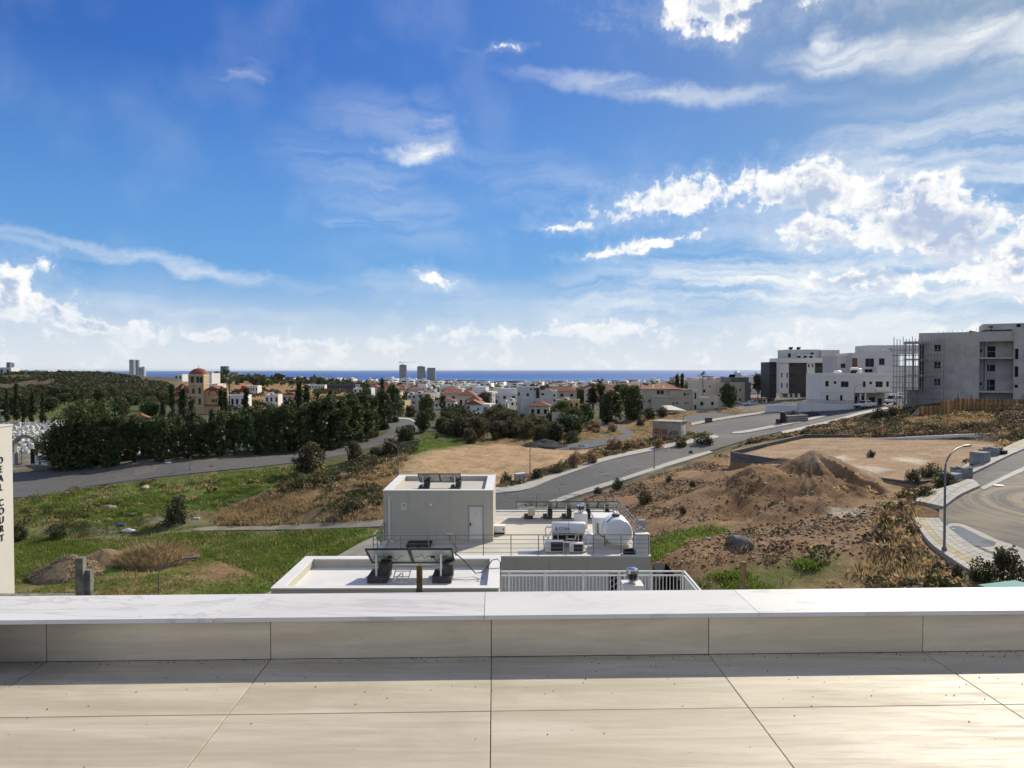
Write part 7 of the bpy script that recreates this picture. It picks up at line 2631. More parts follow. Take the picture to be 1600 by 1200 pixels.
def blades(name, areas, mats, h, per=7, w=0.025, spread=0.18, lean=0.5):
 pts = np.concatenate([sample_area(*a) for a in areas])
 n = len(pts)
 z = H_ground(pts[:, 0], pts[:, 1])
 B = np.repeat(np.c_[pts, z], per, 0)
 m = len(B)
 hs = np.repeat(VR.uniform(0.5, 1.3, n), per) * VR.uniform(0.6, 1.1, m) * h
 B[:, :2] += VR.normal(0, spread, (m, 2))
 a = VR.uniform(0, 6.28, m)
 s = np.stack([np.cos(a), np.sin(a), np.zeros(m)], 1) * (w * VR.uniform(0.7, 1.5, m))[:, None]
 tip = B + np.c_[VR.normal(0, lean, (m, 2)) * hs[:, None], hs[:, None] if hs.ndim == 1 else hs]
 v = np.stack([B - s, B + s, tip], 1).reshape(-1, 3)
 v[0::3, 2] -= 0.03
 v[1::3, 2] -= 0.03
 f = np.arange(m * 3).reshape(m, 3)
 return stuff(name, np_mesh(name, v, f, mats, np.repeat(VR.integers(0, len(mats), n), per)))


def shrubs(name, areas, mats, r, per=40, size=0.14, flat=0.7):
 pts = np.concatenate([sample_area(*a) for a in areas])
 n = len(pts)
 z = H_ground(pts[:, 0], pts[:, 1])
 R_ = VR.uniform(0.45, 1.25, n) * r
 d = VR.normal(size=(n, per, 3))
 d /= np.linalg.norm(d, axis=2, keepdims=True)
 d[:, :, 2] = np.abs(d[:, :, 2]) * flat
 C = np.c_[pts, z][:, None] + d * (VR.uniform(0.4, 1, (n, per, 1)) ** 0.5) * R_[:, None, None]
 S = (np.repeat(R_ / r, per) * size * VR.uniform(0.6, 1.4, n * per))
 v, f = cards(C.reshape(-1, 3), S, VR)
 mi = np.where(VR.random(n * per) < 0.8, np.repeat(VR.integers(0, len(mats), n), per), VR.integers(0, len(mats), n * per))
 return stuff(name, np_mesh(name, v, f, mats, mi))


FIELD = [(20, 905), (20, 842), (120, 842), (240, 832), (310, 831), (600, 827), (590, 850), (470, 915), (420, 905), (330, 868), (265, 880), (230, 900), (90, 905)]
BANK = [(10, 782), (160, 760), (300, 742), (420, 731), (520, 723), (520, 745), (430, 762), (350, 790), (310, 822), (120, 838), (10, 838)]
SLOPE = [(335, 818), (350, 795), (420, 770), (520, 742), (600, 715), (640, 705), (605, 765), (595, 812), (470, 818)]
GPATCH = [(640, 712), (640, 690), (662, 678), (735, 668), (745, 680), (720, 700), (670, 706)]
DIRTG = [(1005, 870), (1010, 848), (1060, 832), (1110, 820), (1140, 830), (1100, 845), (1060, 860), (1020, 880)]
DIRTG2 = [(1090, 925), (1095, 905), (1190, 890), (1260, 880), (1300, 890), (1260, 910), (1180, 925)]
SCRUB = [(1120, 706), (1220, 682), (1345, 652), (1395, 645), (1440, 655), (1450, 650), (1640, 646), (1640, 676), (1510, 682), (1330, 681), (1255, 679)]
SCRUB2 = [(1395, 640), (1440, 640), (1440, 656), (1400, 650)]
DIRT = [(900, 785), (1000, 754), (1110, 714), (1136, 708), (1145, 745), (1200, 745), (1265, 722), (1330, 740), (1380, 765), (1425, 800), (1425, 860), (1480, 922), (1020, 925), (1010, 860), (960, 800)]
GRASSM = [LEAF['grass'], LEAF['grassy'], LEAF['grass'], LEAF['grassy'], LEAF['lime']]
blades('grass', [(FIELD, 17000, VR, 0.16, 21), (BANK, 17000, VR, 0.14, 5), (GPATCH, 2500, VR, 0.1, 8), (DIRTG, 1000, VR), (DIRTG2, 1500, VR, 0.3, 4), ([(20, 930), (20, 905), (230, 900), (330, 868), (420, 905), (440, 930)], 1300, VR, 0.2, 4)], GRASSM, 0.17, 7, 0.035, 0.2)
blades('dry_grass', [(SLOPE, 9000, VR, 0.25, 3), (FIELD, 500, VR, 0.2, 77), (BANK, 700, VR, 0.2, 78), (SCRUB, 9000, VR, 0.12, 6), ([(760, 764), (870, 738), (960, 703), (1110, 680), (1110, 684), (1030, 700), (950, 716), (860, 748), (790, 762)], 2600, VR), ([(940, 688), (1010, 652), (1160, 642), (1070, 690), (1000, 700)], 3500, VR), ([(1390, 800), (1430, 795), (1420, 850), (1480, 905), (1400, 922), (1330, 900), (1380, 860)], 500, VR), ([(740, 692), (860, 666), (930, 665), (935, 688), (880, 692), (830, 696)], 2500, VR), (DIRT, 60, VR, 0.3, 2)], [LEAF['dry'], LEAF['dry'], LEAF['dry'], LEAF['olive']], 0.42, 7, 0.03, 0.25)
THICKET = [(430, 765), (520, 737), (600, 706), (650, 690), (645, 708), (590, 726), (520, 756), (440, 775)]
shrubs('thicket', [(THICKET, 210, VR), ([(500, 805), (540, 780), (600, 765), (600, 785), (540, 810)], 30, VR)], [LEAF['olive'], LEAF['mid'], LEAF['maquis']], 1.25, 90, 0.16)
shrubs('scrub_bushes', [(SCRUB, 430, VR, 0.08, 31)], [LEAF['olive'], LEAF['maquis'], LEAF['rust'], LEAF['olive']], 1.15, 90, 0.15)
shrubs('verge_scrub', [([(782, 760), (870, 732), (955, 697), (1015, 690), (1110, 676), (1112, 687), (1030, 703), (950, 719), (860, 751), (790, 766)], 520, VR, 0.3, 2)], [LEAF['mid'], LEAF['olive'], LEAF['dry'], LEAF['rust'], LEAF['lime']], 0.95, 70, 0.12)
shrubs('low_scrub', [(SCRUB, 1900, VR, 0.1, 9), (SCRUB2, 120, VR), (SLOPE, 380, VR, 0.2, 4), (DIRT, 45, VR, 0.15, 12), ([(760, 765), (870, 738), (960, 703), (1110, 682), (1110, 686), (1030, 702), (950, 718), (860, 750), (790, 763)], 260, VR), (BANK, 120, VR, 0.2, 3), ([(1380, 790), (1430, 770), (1470, 745), (1560, 700), (1640, 665), (1640, 670), (1570, 708), (1490, 752), (1440, 785), (1430, 800), (1430, 855), (1500, 910), (1500, 922), (1380, 922)], 130, VR)], [LEAF['olive'], LEAF['maquis'], LEAF['dry'], LEAF['mid'], LEAF['dry'], LEAF['rust']], 0.7, 64, 0.115)
HILLA = [(-80, 620), (120, 621), (250, 623), (268, 608), (262, 600), (215, 590), (150, 584), (60, 582), (-80, 583)]
shrubs('hill_maquis', [(HILLA, 5200, VR, 0.02, 3)], [LEAF['maquis'], LEAF['dark'], LEAF['maquis'], LEAF['maquis']], 2.4, 22, 0.75, 0.8)
shrubs('far_scrub', [([(262, 640), (300, 620), (440, 606), (560, 612), (560, 640), (440, 646)], 380, VR, 0.03, 3)], [LEAF['maquis'], LEAF['mid'], LEAF['olive']], 2.2, 26, 0.7, 0.8)


def stones(name, areas, mats, smin, smax):
 pts = np.concatenate([sample_area(*a) for a in areas])
 keep = (seg_dist(pts[:, 0], pts[:, 1], EARTH) > 0) | (VR.random(len(pts)) < 0.22)
 pts = pts[keep]
 n = len(pts)
 z = H_ground(pts[:, 0], pts[:, 1])
 oc = np.array([(1, 0, 0), (-1, 0, 0), (0, 1, 0), (0, -1, 0), (0, 0, 0.75), (0, 0, -0.6)])
 of = np.array([(0, 2, 4), (2, 1, 4), (1, 3, 4), (3, 0, 4), (2, 0, 5), (1, 2, 5), (3, 1, 5), (0, 3, 5)])
 s = smin * (smax / smin) ** (VR.random(n) ** 3.0)
 a = VR.uniform(0, 6.28, n)
 ca, sa = np.cos(a), np.sin(a)
 v = oc[None] * VR.uniform(0.6, 1.4, (n, 6, 3)) * s[:, None, None]
 vx = v[:, :, 0] * ca[:, None] - v[:, :, 1] * sa[:, None]
 vy = v[:, :, 0] * sa[:, None] + v[:, :, 1] * ca[:, None]
 v = np.stack([vx, vy, v[:, :, 2]], 2) + np.c_[pts, z + s * 0.2][:, None]
 f = (np.arange(n)[:, None, None] * 6 + of[None]).reshape(-1, 3)
 return stuff(name, np_mesh(name, v.reshape(-1, 3), f, mats, np.repeat(VR.integers(0, len(mats), n), 8)))


CLOD = M('earth_clod', (0.19, 0.12, 0.068), 0.95, 0.3, 2.0)
CLOD2 = M('pale_clod', (0.27, 0.19, 0.12), 0.95, 0.3, 2.0)
stones('stones', [(DIRT, 24000, VR, 0.2, 14), (BANK, 350, VR), (FIELD, 500, VR, 0.2, 15)], [CLOD, CLOD, CLOD, CLOD, CLOD2, CLOD2, MAT['rock']], 0.025, 0.15)

# ------------------------------------------------------------------ boulders, heaps, litter
def boulder(px, py, Y, sx, sy, sz, label, mat, cat='boulder'):
 x = PX(px, Y)
 rng = np.random.default_rng(int(px))
 bm = bmesh.new()
 bmesh.ops.create_icosphere(bm, subdivisions=3, radius=1)
 for v in bm.verts:
  n = 1 + 0.22 * (float(fbm(np.array([v.co.x * 2 + px]), np.array([v.co.y * 2 + v.co.z * 1.7]), 1.0, 3, 4)[0]) - 0.5) * 2
  v.co = Vector((v.co.x * sx, v.co.y * sy, max(v.co.z, -0.3) * sz)) * n
 me = bpy.data.meshes.new('boulder')
 bm.to_mesh(me); bm.free()
 me.materials.append(mat)
 o = put('boulder', me, None, (x, Y, gz(x, Y) + sz * 0.12))
 o.rotation_euler = (0, 0, float(rng.uniform(0, 3)))
 return tag(o, label, cat)


boulder(1157, 890, 40.2, 0.85, 0.6, 0.5, 'large dark grey boulder lying in the green patch of the dirt bank', MAT['rockgrey'])
boulder(1190, 812, 51.5, 0.36, 0.3, 0.28, 'long pale boulder on the dirt slope below the mound', MAT['rock'])
boulder(1222, 806, 52, 0.2, 0.18, 0.18, 'small pale boulder right of the long pale boulder', MAT['rock'])
boulder(1283, 798, 51, 0.2, 0.2, 0.16, 'small whitish boulder at the foot of the earth mound', MAT['rock'])
boulder(1106, 872, 43, 0.3, 0.22, 0.2, 'pale rock on the grassy slope right of the white balustrade', MAT['rock'])
boulder(167, 797, 80, 0.9, 0.5, 0.4, 'pale angular rock on the green bank, largest one there', MAT['rock'])
boulder(207, 803, 78, 0.5, 0.3, 0.15, 'flat pinkish slab lying on the green bank', MAT['rock'])
boulder(225, 767, 88, 0.9, 0.4, 0.25, 'pale flat rock near the top of the green bank', MAT['rock'])


def heap(name, px, py, Y, r, h, label, mats, n=2600, st=1.0, size=0.07, seed=0):
 x = PX(px, Y)
 t = thing(name, label, 'heap', (x, Y, gz(x, Y) - 0.1))
 ths = np.linspace(0, 2 * math.pi, 41)[:-1]
 rr = np.linspace(0, 1, 14)
 v, f = [], []
 for q in rr:
  for th in ths:
   rad = r * q * (1 + 0.16 * (float(fbm(np.array([math.cos(th) * 1.5 + seed]), np.array([math.sin(th) * 1.5]), 1.0, 3, seed)[0]) - 0.5) * 2)
   z = h * (1 - math.sqrt(q * q + 0.02)) * 1.0 + 0.15
   z += 0.10 * h * (float(fbm(np.array([rad * math.cos(th) * 2 + 9]), np.array([rad * math.sin(th) * 2]), 0.8, 3, seed + 4)[0]) - 0.5)
   v.append((rad * math.cos(th) * st, rad * math.sin(th), z if q < 1 else -0.3))
 for i in range(len(rr) - 1):
  for k in range(40):
   f.append((i * 40 + k, i * 40 + (k + 1) % 40, (i + 1) * 40 + (k + 1) % 40, (i + 1) * 40 + k))
 me = bpy.data.meshes.new(name)
 me.from_pydata(v, [], [q[::-1] for q in f])
 me.materials.append(mats[0])
 me.polygons.foreach_set('use_smooth', [True] * len(f))
 put('heap_body', me, t)
 q = np.sqrt(VR.random(n))
 th = VR.uniform(0, 6.28, n)
 C = np.stack([q * r * np.cos(th) * st, q * r * np.sin(th), h * (1 - np.sqrt(q * q + 0.02)) + 0.16], 1)
 vv, ff = cards(C, VR.uniform(0.4, 1.4, n) * size, VR)
 o = put('loose_stones', np_mesh('loose_stones', vv, ff, mats, VR.integers(0, len(mats), n)), t)
 o['kind'] = 'stuff'
 return t


GR = M('heap_gravel', (0.27, 0.20, 0.125), 0.95, 0.3, 3.0, bump=0.6, bscale=8)
GR2 = M('heap_gravel_pale', (0.40, 0.31, 0.20), 0.95, 0.3, 3.0)
GR3 = M('heap_sand', (0.33, 0.235, 0.135), 0.95, 0.2, 3.0, bump=0.5, bscale=10)
DKG = M('dark_grey_gravel', (0.06, 0.062, 0.062), 0.95, 0.3, 2.0, bump=0.6, bscale=6)
DKG2 = M('dark_grey_stone', (0.10, 0.10, 0.10), 0.95, 0.3, 2.0)
heap('gravel_heap', 106, 887, 59.5, 2.9, 1.65, 'brown gravel heap on the green field, nearest to the lettered building', [GR, GR2], 3200, 1.1, 0.07, 3)
heap('sand_heap', 162, 872, 62.5, 2.3, 1.25, 'smaller sandy heap right behind the brown gravel heap', [GR3, GR2], 1500, 1.3, 0.06, 5)
heap('dark_gravel_heap', 852, 700, 128, 3.6, 1.55, 'dark grey gravel heap at the back of the sand lot', [DKG, DKG2], 1600, 1.2, 0.10, 8)
heap('dark_gravel_heap', 1111, 649, 187, 2.4, 1.0, 'long low dark gravel heap before the beige mansion, left one', [DKG, DKG2], 500, 1.6, 0.12, 9)
heap('dark_gravel_heap', 1133, 650, 187, 2.4, 1.0, 'low dark gravel heap before the beige mansion, right one', [DKG, DKG2], 500, 1.6, 0.12, 10)
heap('dark_gravel_heap', 1241, 643, 150, 2.6, 1.9, 'dark gravel heap behind the stacked kerbstones, larger one', [DKG, DKG2], 500, 1.2, 0.12, 11)
heap('dark_gravel_heap', 1270, 643, 152, 1.9, 1.2, 'dark gravel heap by the garden wall, smaller one', [DKG, DKG2], 500, 1.2, 0.12, 12)
# mound of dry yellow grass on the field
def grass_mound():
 x, Y = PX(238, 63.0), 63.0
 t = heap('straw_mound', 238, 872, 63.0, 3.1, 1.25, 'mound overgrown with long dry yellow grass on the green field', [GR3, GR], 500, 1.25, 0.08, 7)
 n = 9000
 q, th = np.sqrt(VR.random(n)) * 0.98, VR.uniform(0, 6.28, n)
 B = np.stack([q * 3.0 * 1.25 * np.cos(th), q * 3.0 * np.sin(th), 1.25 * (1 - np.sqrt(q * q + 0.02)) + 0.1], 1)
 l = VR.uniform(0.3, 0.85, n)
 d = np.stack([np.cos(th), np.sin(th), np.full(n, 0.9)], 1) + VR.normal(0, 0.45, (n, 3))
 a = VR.uniform(0, 6.28, n)
 s = np.stack([np.cos(a), np.sin(a), np.zeros(n)], 1) * 0.02
 v = np.stack([B - s, B + s, B + d * l[:, None] * 0.7], 1).reshape(-1, 3)
 o = put('dry_stalks', np_mesh('dry_stalks', v, np.arange(n * 3).reshape(n, 3), [LEAF['dry'], LEAF['dry'], LEAF['olive']], VR.integers(0, 3, n)), t)
 o['kind'] = 'stuff'


grass_mound()
# puddles
PUD = M('puddle_water', (0.16, 0.155, 0.145), 0.04, 0.05, 0.5, spec=0.6)
SILT = M('dried_silt', (0.50, 0.46, 0.39), 0.9, 0.12, 0.7, fine=0.2, fscale=4)
WHT = M('spilt_white_lime', (0.47, 0.40, 0.30), 0.9, 0.15, 0.8)


def sheet(name, px_poly, mat, dz, label=None, cat=None):
 o = drape(name, hits(dense(px_poly, 6, True)), mat, dz, 0.8, 0.0, None, False)
 if label:
  tag(o, label, cat)
 else:
  o['kind'] = 'structure'
 return o


sheet('silt_patch', [(1480, 822), (1500, 820), (1530, 832), (1560, 846), (1590, 856), (1640, 880), (1620, 888), (1560, 868), (1520, 852), (1488, 838)], SILT, 0.036)
sheet('puddle', [(1482, 826), (1498, 824), (1518, 833), (1538, 843), (1556, 850), (1553, 855), (1530, 856), (1508, 851), (1492, 842)], PUD, 0.041)
sheet('wet_patch', [(822, 698), (845, 699), (850, 702), (838, 704), (820, 702)], DKG, 0.02)
sheet('puddle', [(902, 696.5), (918, 695.5), (920, 698), (905, 699.5)], PUD, 0.045)
sheet('puddle', [(888, 700), (905, 700), (908, 701.5), (890, 702.5)], PUD, 0.045)
PATCH = M('dark_asphalt_patch', (0.065, 0.065, 0.066), 0.85, 0.2, 2.0)
for pl in ([(975, 737), (992, 731.5), (1003, 733), (986, 739)], [(1060, 708), (1082, 702), (1087, 704), (1066, 710)], [(120, 762), (190, 753.5), (230, 749.5), (226, 747), (150, 756.5)], [(1160, 672), (1195, 664), (1200, 665.5), (1166, 674)]):
 sheet('asphalt_patch', pl, PATCH, 0.036)
for k, (px, py) in enumerate([(880, 757), (940, 738), (1120, 694), (1180, 660), (1560, 760), (330, 728)]):
 q = on(px, py)
 m = MB(); m.lathe((0, 0, 0), [(0.34, 0), (0.34, 0.012), (0.30, 0.016), (0.05, 0.016)], 16)
 o = m.build('manhole_cover', MAT['dark'], None, (q.x, q.y, H1(q.x, q.y) + 0.033))
 tag(o, 'round iron manhole cover in the ' + ['lower part of the climbing road', 'climbing road left of the dark asphalt patch', 'road junction below the kiosk', 'upper lane above the traffic island', 'new road below the paver pallets', 'valley road before the tree screen'][k], 'manhole cover')


# ------------------------------------------------------------------ vehicles
def tyre_mesh(r, w):
 b = MB(); b.lathe((0, 0, 0), [(r * 0.62, -w / 2), (r * 0.9, -w / 2), (r, -w * 0.35), (r, w * 0.35), (r * 0.9, w / 2), (r * 0.62, w / 2)], 18, 0, 'X')
 return b.mesh('wheel', MAT['rubber'], True)


def rim_mesh(r, w):
 b = MB(); b.lathe((0, 0, 0), [(r * 0.2, -w / 2 - 0.01), (r * 0.6, -w / 2 + 0.01), (r * 0.6, w / 2 - 0.01), (r * 0.2, w / 2 + 0.01)], 12, 0, 'X')
 return b.mesh('rim', MAT['steel'])


def vehicle(name, label, cat, loc, rz, prof, width, paint, wheel_r, axles, cabin, extra=None, open_bed=None):
 """prof: body outline (y, z), y forward; cabin: (outline, glass panels)"""
 t = thing(name, label, cat, loc, rz)

 def extr(outline, w0, nm, mat, parent, taper=None):
  b = MB()
  n = len(outline)
  L = [(-w0 * (1 if taper is None else taper[i]), y, z) for i, (y, z) in enumerate(outline)]
  R_ = [(w0 * (1 if taper is None else taper[i]), y, z) for i, (y, z) in enumerate(outline)]
  b.add(L + R_, [tuple(range(n)), tuple(range(2 * n - 1, n - 1, -1))] + [(i, n + i, n + (i + 1) % n, (i + 1) % n) for i in range(n)])
  o = b.build(nm, mat, parent)
  md = o.modifiers.new('bevel', 'BEVEL'); md.width, md.segments, md.limit_method = 0.05, 2, 'ANGLE'
  return o
 body = extr(prof, width / 2, 'body', paint, t)
 out, tap, glass = cabin
 cb = extr(out, width / 2 - 0.02, 'cabin', paint, t, tap)
 for g in glass:
  b = MB(); b.add(g, [tuple(range(len(g)))]); b.build('window', MAT['glass'], t)
 tm, rm = tyre_mesh(wheel_r, 0.22), rim_mesh(wheel_r, 0.23)
 for ax in axles:
  for s in (-1, 1):
   w = put('wheel', tm, t, (s * (width / 2 - 0.1), ax, wheel_r))
   put('rim', rm, w)
 return t, body


def side_glass(w, pts):
 return [[(s * (w + 0.012), y, z) for y, z in pts] for s in (-1, 1)]


def pickup():
 p = W3(1352, 642, 154)
 w = 0.88
 prof = [(-2.6, 0.45), (2.55, 0.42), (2.62, 0.75), (2.5, 1.0), (1.3, 1.12), (-2.6, 1.1)]
 out = [(1.35, 1.1), (0.75, 1.68), (-0.75, 1.72), (-1.05, 1.1)]
 tap = [1.0, 0.86, 0.86, 1.0]
 gl = side_glass(w - 0.05, [(0.95, 1.16), (0.62, 1.58), (0.05, 1.6), (0.05, 1.16)]) + side_glass(w - 0.05, [(-0.03, 1.16), (-0.03, 1.6), (-0.62, 1.6), (-0.85, 1.16)])
 gl += [[(-0.78, 1.30, 1.17), (0.78, 1.30, 1.17), (0.70, 0.82, 1.62), (-0.70, 0.82, 1.62)], [(-0.7, -1.02, 1.2), (0.7, -1.02, 1.2), (0.66, -0.82, 1.6), (-0.66, -0.82, 1.6)]]
 t, body = vehicle('pickup_truck', 'white pickup truck parked at the kerb beside the white garden wall', 'pickup truck', (p.x, p.y, gz(p.x, p.y) + 0.2), R(118), prof, 1.8, MAT['carwhite'], 0.36, (1.6, -1.6), (out, tap, gl))
 for s in (-1, 1):
  b = MB(); b.box(s * 0.62 - 0.16, s * 0.62 + 0.16, 2.55, 2.63, 0.72, 0.9); b.build('headlight', MAT['whitemetal'], t)
  b = MB(); b.box(s * 0.8 - 0.07, s * 0.8 + 0.07, -2.62, -2.59, 0.75, 1.0); b.build('tail_light', MAT['red'], t)
 b = MB(); b.box(-0.9, 0.9, 2.58, 2.7, 0.42, 0.62); b.build('bumper', MAT['dark'], t)
 b = MB(); b.box(-0.75, 0.75, -2.5, -1.15, 1.1, 1.115); b.build('bed_floor', MAT['dark'], t)
 b = MB()
 b.box(-0.85, -0.78, -2.55, -1.1, 1.1, 1.22); b.box(0.78, 0.85, -2.55, -1.1, 1.1, 1.22); b.box(-0.78, 0.78, -2.58, -2.5, 1.1, 1.22)
 b.build('bed_side', MAT['carwhite'], t)


def van():
 p = W3(1399, 638, 152)
 prof = [(-2.5, 0.4), (2.45, 0.38), (2.55, 0.8), (2.35, 1.08), (1.75, 1.2), (-2.5, 1.2)]
 out = [(1.8, 1.18), (1.05, 1.98), (-2.45, 2.02), (-2.5, 1.18)]
 tap = [1.0, 0.9, 0.9, 1.0]
 w = 0.88
 gl = side_glass(w - 0.01, [(1.45, 1.25), (1.02, 1.8), (0.35, 1.82), (0.35, 1.25)]) + side_glass(w - 0.03, [(0.2, 1.3), (0.2, 1.82), (-0.8, 1.82), (-0.8, 1.3)])
 gl += [[(-0.8, 1.80, 1.24), (0.8, 1.80, 1.24), (0.72, 1.13, 1.92), (-0.72, 1.13, 1.92)]]
 t, body = vehicle('work_van', 'white work van with ladders on its roof rack beside the scaffold', 'van', (p.x, p.y, gz(p.x, p.y) + 0.25), R(118), prof, 1.8, MAT['carwhite'], 0.34, (1.55, -1.55), (out, tap, gl))
 for s in (-1, 1):
  b = MB(); b.box(s * 0.65 - 0.15, s * 0.65 + 0.15, 2.47, 2.56, 0.75, 0.95); b.build('headlight', MAT['whitemetal'], t)
  b = MB(); b.box(s * 0.88 - 0.05, s * 0.88 + 0.05, 1.2, 1.35, 1.2, 1.4); b.build('mirror', MAT['dark'], t)
  b = MB(); b.tube([(s * 0.7, 1.0, 2.12), (s * 0.7, -2.3, 2.14)], 0.03, 5); b.build('roof_rack', MAT['steel'], t)
 for k in range(2):
  b = MB()
  x0 = -0.45 + 0.5 * k
  for s in (0, 0.36):
   b.bar((x0 + s, 2.2, 2.15 + 0.06 * k), (x0 + s, -2.6, 2.5 + 0.06 * k), 0.06)
  for j in range(13):
   y = 2.0 - j * 0.36
   z = 2.15 + 0.06 * k + (2.2 - y) / 4.8 * 0.35
   b.bar((x0, y, z), (x0 + 0.36, y, z), 0.035)
  b.build('ladder', MAT['whitemetal'], t)
 b = MB(); b.box(-0.88, 0.88, 2.5, 2.62, 0.38, 0.6); b.build('bumper', MAT['dark'], t)


pickup()
van()


def small_car(px, py, Y, rz, label, paint):
 p = W3(px, py, Y)
 prof = [(-2.0, 0.35), (2.0, 0.35), (2.05, 0.7), (1.1, 0.92), (-1.95, 0.95)]
 out = [(1.1, 0.9), (0.5, 1.42), (-1.0, 1.44), (-1.75, 0.92)]
 gl = side_glass(0.79, [(0.75, 0.97), (0.42, 1.33), (-0.9, 1.35), (-1.3, 0.97)]) + [[(-0.7, 1.07, 0.98), (0.7, 1.07, 0.98), (0.62, 0.56, 1.36), (-0.62, 0.56, 1.36)]]
 vehicle('parked_car', label, 'car', (p.x, p.y, gz(p.x, p.y)), rz, prof, 1.7, paint, 0.31, (1.25, -1.25), (out, [1, 0.84, 0.84, 1], gl))


small_car(1172, 640, 205, R(100), 'white car parked under the pergola right of the grey flat-roofed house', MAT['carwhite'])
small_car(1150, 641, 206, R(80), 'silver car parked under the dense round tree', MAT['carsilver'])
small_car(640, 676, 152, R(20), 'dark car on the bend of the valley road', MAT['dark'])


# --- stack of kerbstones and boards by the upper lane
def kerbstack():
 p = W3(1243, 658, 142)
 t = thing('kerbstone_stack', 'long low stack of pale kerbstones on timbers beside the traffic island', 'kerbstone stack', (p.x, p.y, gz(p.x, p.y) + 0.03), R(28))
 m = MB(); m.box(-0.48, 0.48, -0.12, 0.12, 0, 0.26); me = m.mesh('kerbstone', MAT['kerb'])
 for l in range(4):
  for i in range(6):
   for j in range(3):
    put('kerbstone', me, t, (-2.6 + i * 1.0 + 0.03 * l, -0.5 + j * 0.32, 0.1 + l * 0.38))
  b = MB(); b.box(-3.1, 3.1, -0.55, 0.5, 0.1 + l * 0.38 - 0.1, 0.1 + l * 0.38 - 0.012); b.build('timber', MAT['dark'], t)
 b = MB(); b.box(-4.0, -3.4, -0.4, 0.4, 0.1, 2.1); b.box(-4.4, -3.0, -0.5, 0.5, 2.1, 2.25); b.build('tarped_pallet', MAT['dark'], t)
 b = thing('dark_crate_stack', 'low dark block pallet at the left end of the kerbstone stack', 'pallet', tuple(on(1220, 661)), R(28))
 m = MB(); m.box(-0.9, 0.9, -0.5, 0.5, 0.12, 0.9); m.build('blocks', MAT['block'], b)
 m = MB(); m.box(-0.9, 0.9, -0.5, 0.5, 0, 0.115); m.build('pallet_base', MAT['woodgrey'], b)
 q = on(1107, 661)
 b = thing('block_pallet', 'small pallet of grey blocks on the pavement of the upper lane', 'pallet', (q.x, q.y, q.z + 0.15), R(10))
 m = MB(); m.box(-0.65, 0.65, -0.5, 0.5, 0.12, 1.0); m.build('blocks', MAT['concrete_d'], b)
 m = MB(); m.box(-0.7, 0.7, -0.55, 0.55, 0, 0.115); m.build('pallet_base', MAT['woodgrey'], b)


kerbstack()
# litter on the green bank
for px, py, c, lab, s in [(186, 823, 'blue', 'blue plastic rag dumped at the foot of the green bank', 0.5), (200, 829, 'white', 'white plank lying at the foot of the green bank', 0.7), (263, 722, 'white', 'white dumped bag on the verge under the tree screen', 0.5), (307, 810, 'white', 'white broken block at the edge of the brown slope', 0.4)]:
 q = on(px, py)
 bm = bmesh.new()
 bmesh.ops.create_icosphere(bm, subdivisions=2, radius=1)
 for v in bm.verts:
  v.co = Vector((v.co.x * s * random.uniform(0.8, 1.2), v.co.y * s * 0.5 * random.uniform(0.8, 1.2), v.co.z * s * 0.35 * random.uniform(0.7, 1.3)))
 me = bpy.data.meshes.new('litter'); bm.to_mesh(me); bm.free()
 me.materials.append(MAT[c])
 o = put('dumped_rubbish', me, None, (q.x, q.y, q.z + s * 0.15))
 tag(o, lab, 'rubbish')
for k, (a, b_) in enumerate([((500, 745), (520, 760)), ((412, 776), (424, 784))]):
 pa, pb_ = on(*a), on(*b_)
 m = MB(); m.tube([pa + Vector((0, 0, 0.5)), pb_ + Vector((0, 0, 0.2))], 0.08, 6)
 o = m.build('fallen_pole', MAT['woodgrey'])
 tag(o, ['fallen grey pole under the big olive bush', 'short fallen pole on the brown slope'][k], 'pole')

# ------------------------------------------------------------------ the church, the cemetery
def hip_roof(b, x0, x1, y0, y1, z, h, ov=0.3, m=0):
 x0, x1, y0, y1 = x0 - ov, x1 + ov, y0 - ov, y1 + ov
 if x1 - x0 > y1 - y0:
  k = (y1 - y0) / 2
  r = [(x0 + k, (y0 + y1) / 2, z + h), (x1 - k, (y0 + y1) / 2, z + h)]
  fs = [(0, 1, 5, 4), (1, 2, 5), (2, 3, 4, 5), (3, 0, 4), (0, 3, 2, 1)]
 else:
  k = (x1 - x0) / 2
  r = [((x0 + x1) / 2, y0 + k, z + h), ((x0 + x1) / 2, y1 - k, z + h)]
  fs = [(1, 2, 5, 4), (2, 3, 5), (3, 0, 4, 5), (0, 1, 4), (0, 3, 2, 1)]
 b.add([(x0, y0, z), (x1, y0, z), (x1, y1, z), (x0, y1, z)] + r, fs, m)


def gable_roof(b, x0, x1, y0, y1, z, h, ov=0.3, along='y', m=0):
 x0, x1, y0, y1 = x0 - ov, x1 + ov, y0 - ov, y1 + ov
 if along == 'y':
  xm = (x0 + x1) / 2
  b.add([(x0, y0, z), (x1, y0, z), (x1, y1, z), (x0, y1, z), (xm, y0, z + h), (xm, y1, z + h)], [(0, 4, 5, 3), (1, 2, 5, 4), (0, 1, 4), (3, 5, 2), (0, 3, 2, 1)], m)
 else:
  ym = (y0 + y1) / 2
  b.add([(x0, y0, z), (x1, y0, z), (x1, y1, z), (x0, y1, z), (x0, ym, z + h), (x1, ym, z + h)], [(0, 1, 5, 4), (2, 3, 4, 5), (0, 4, 3), (1, 2, 5), (0, 3, 2, 1)], m)


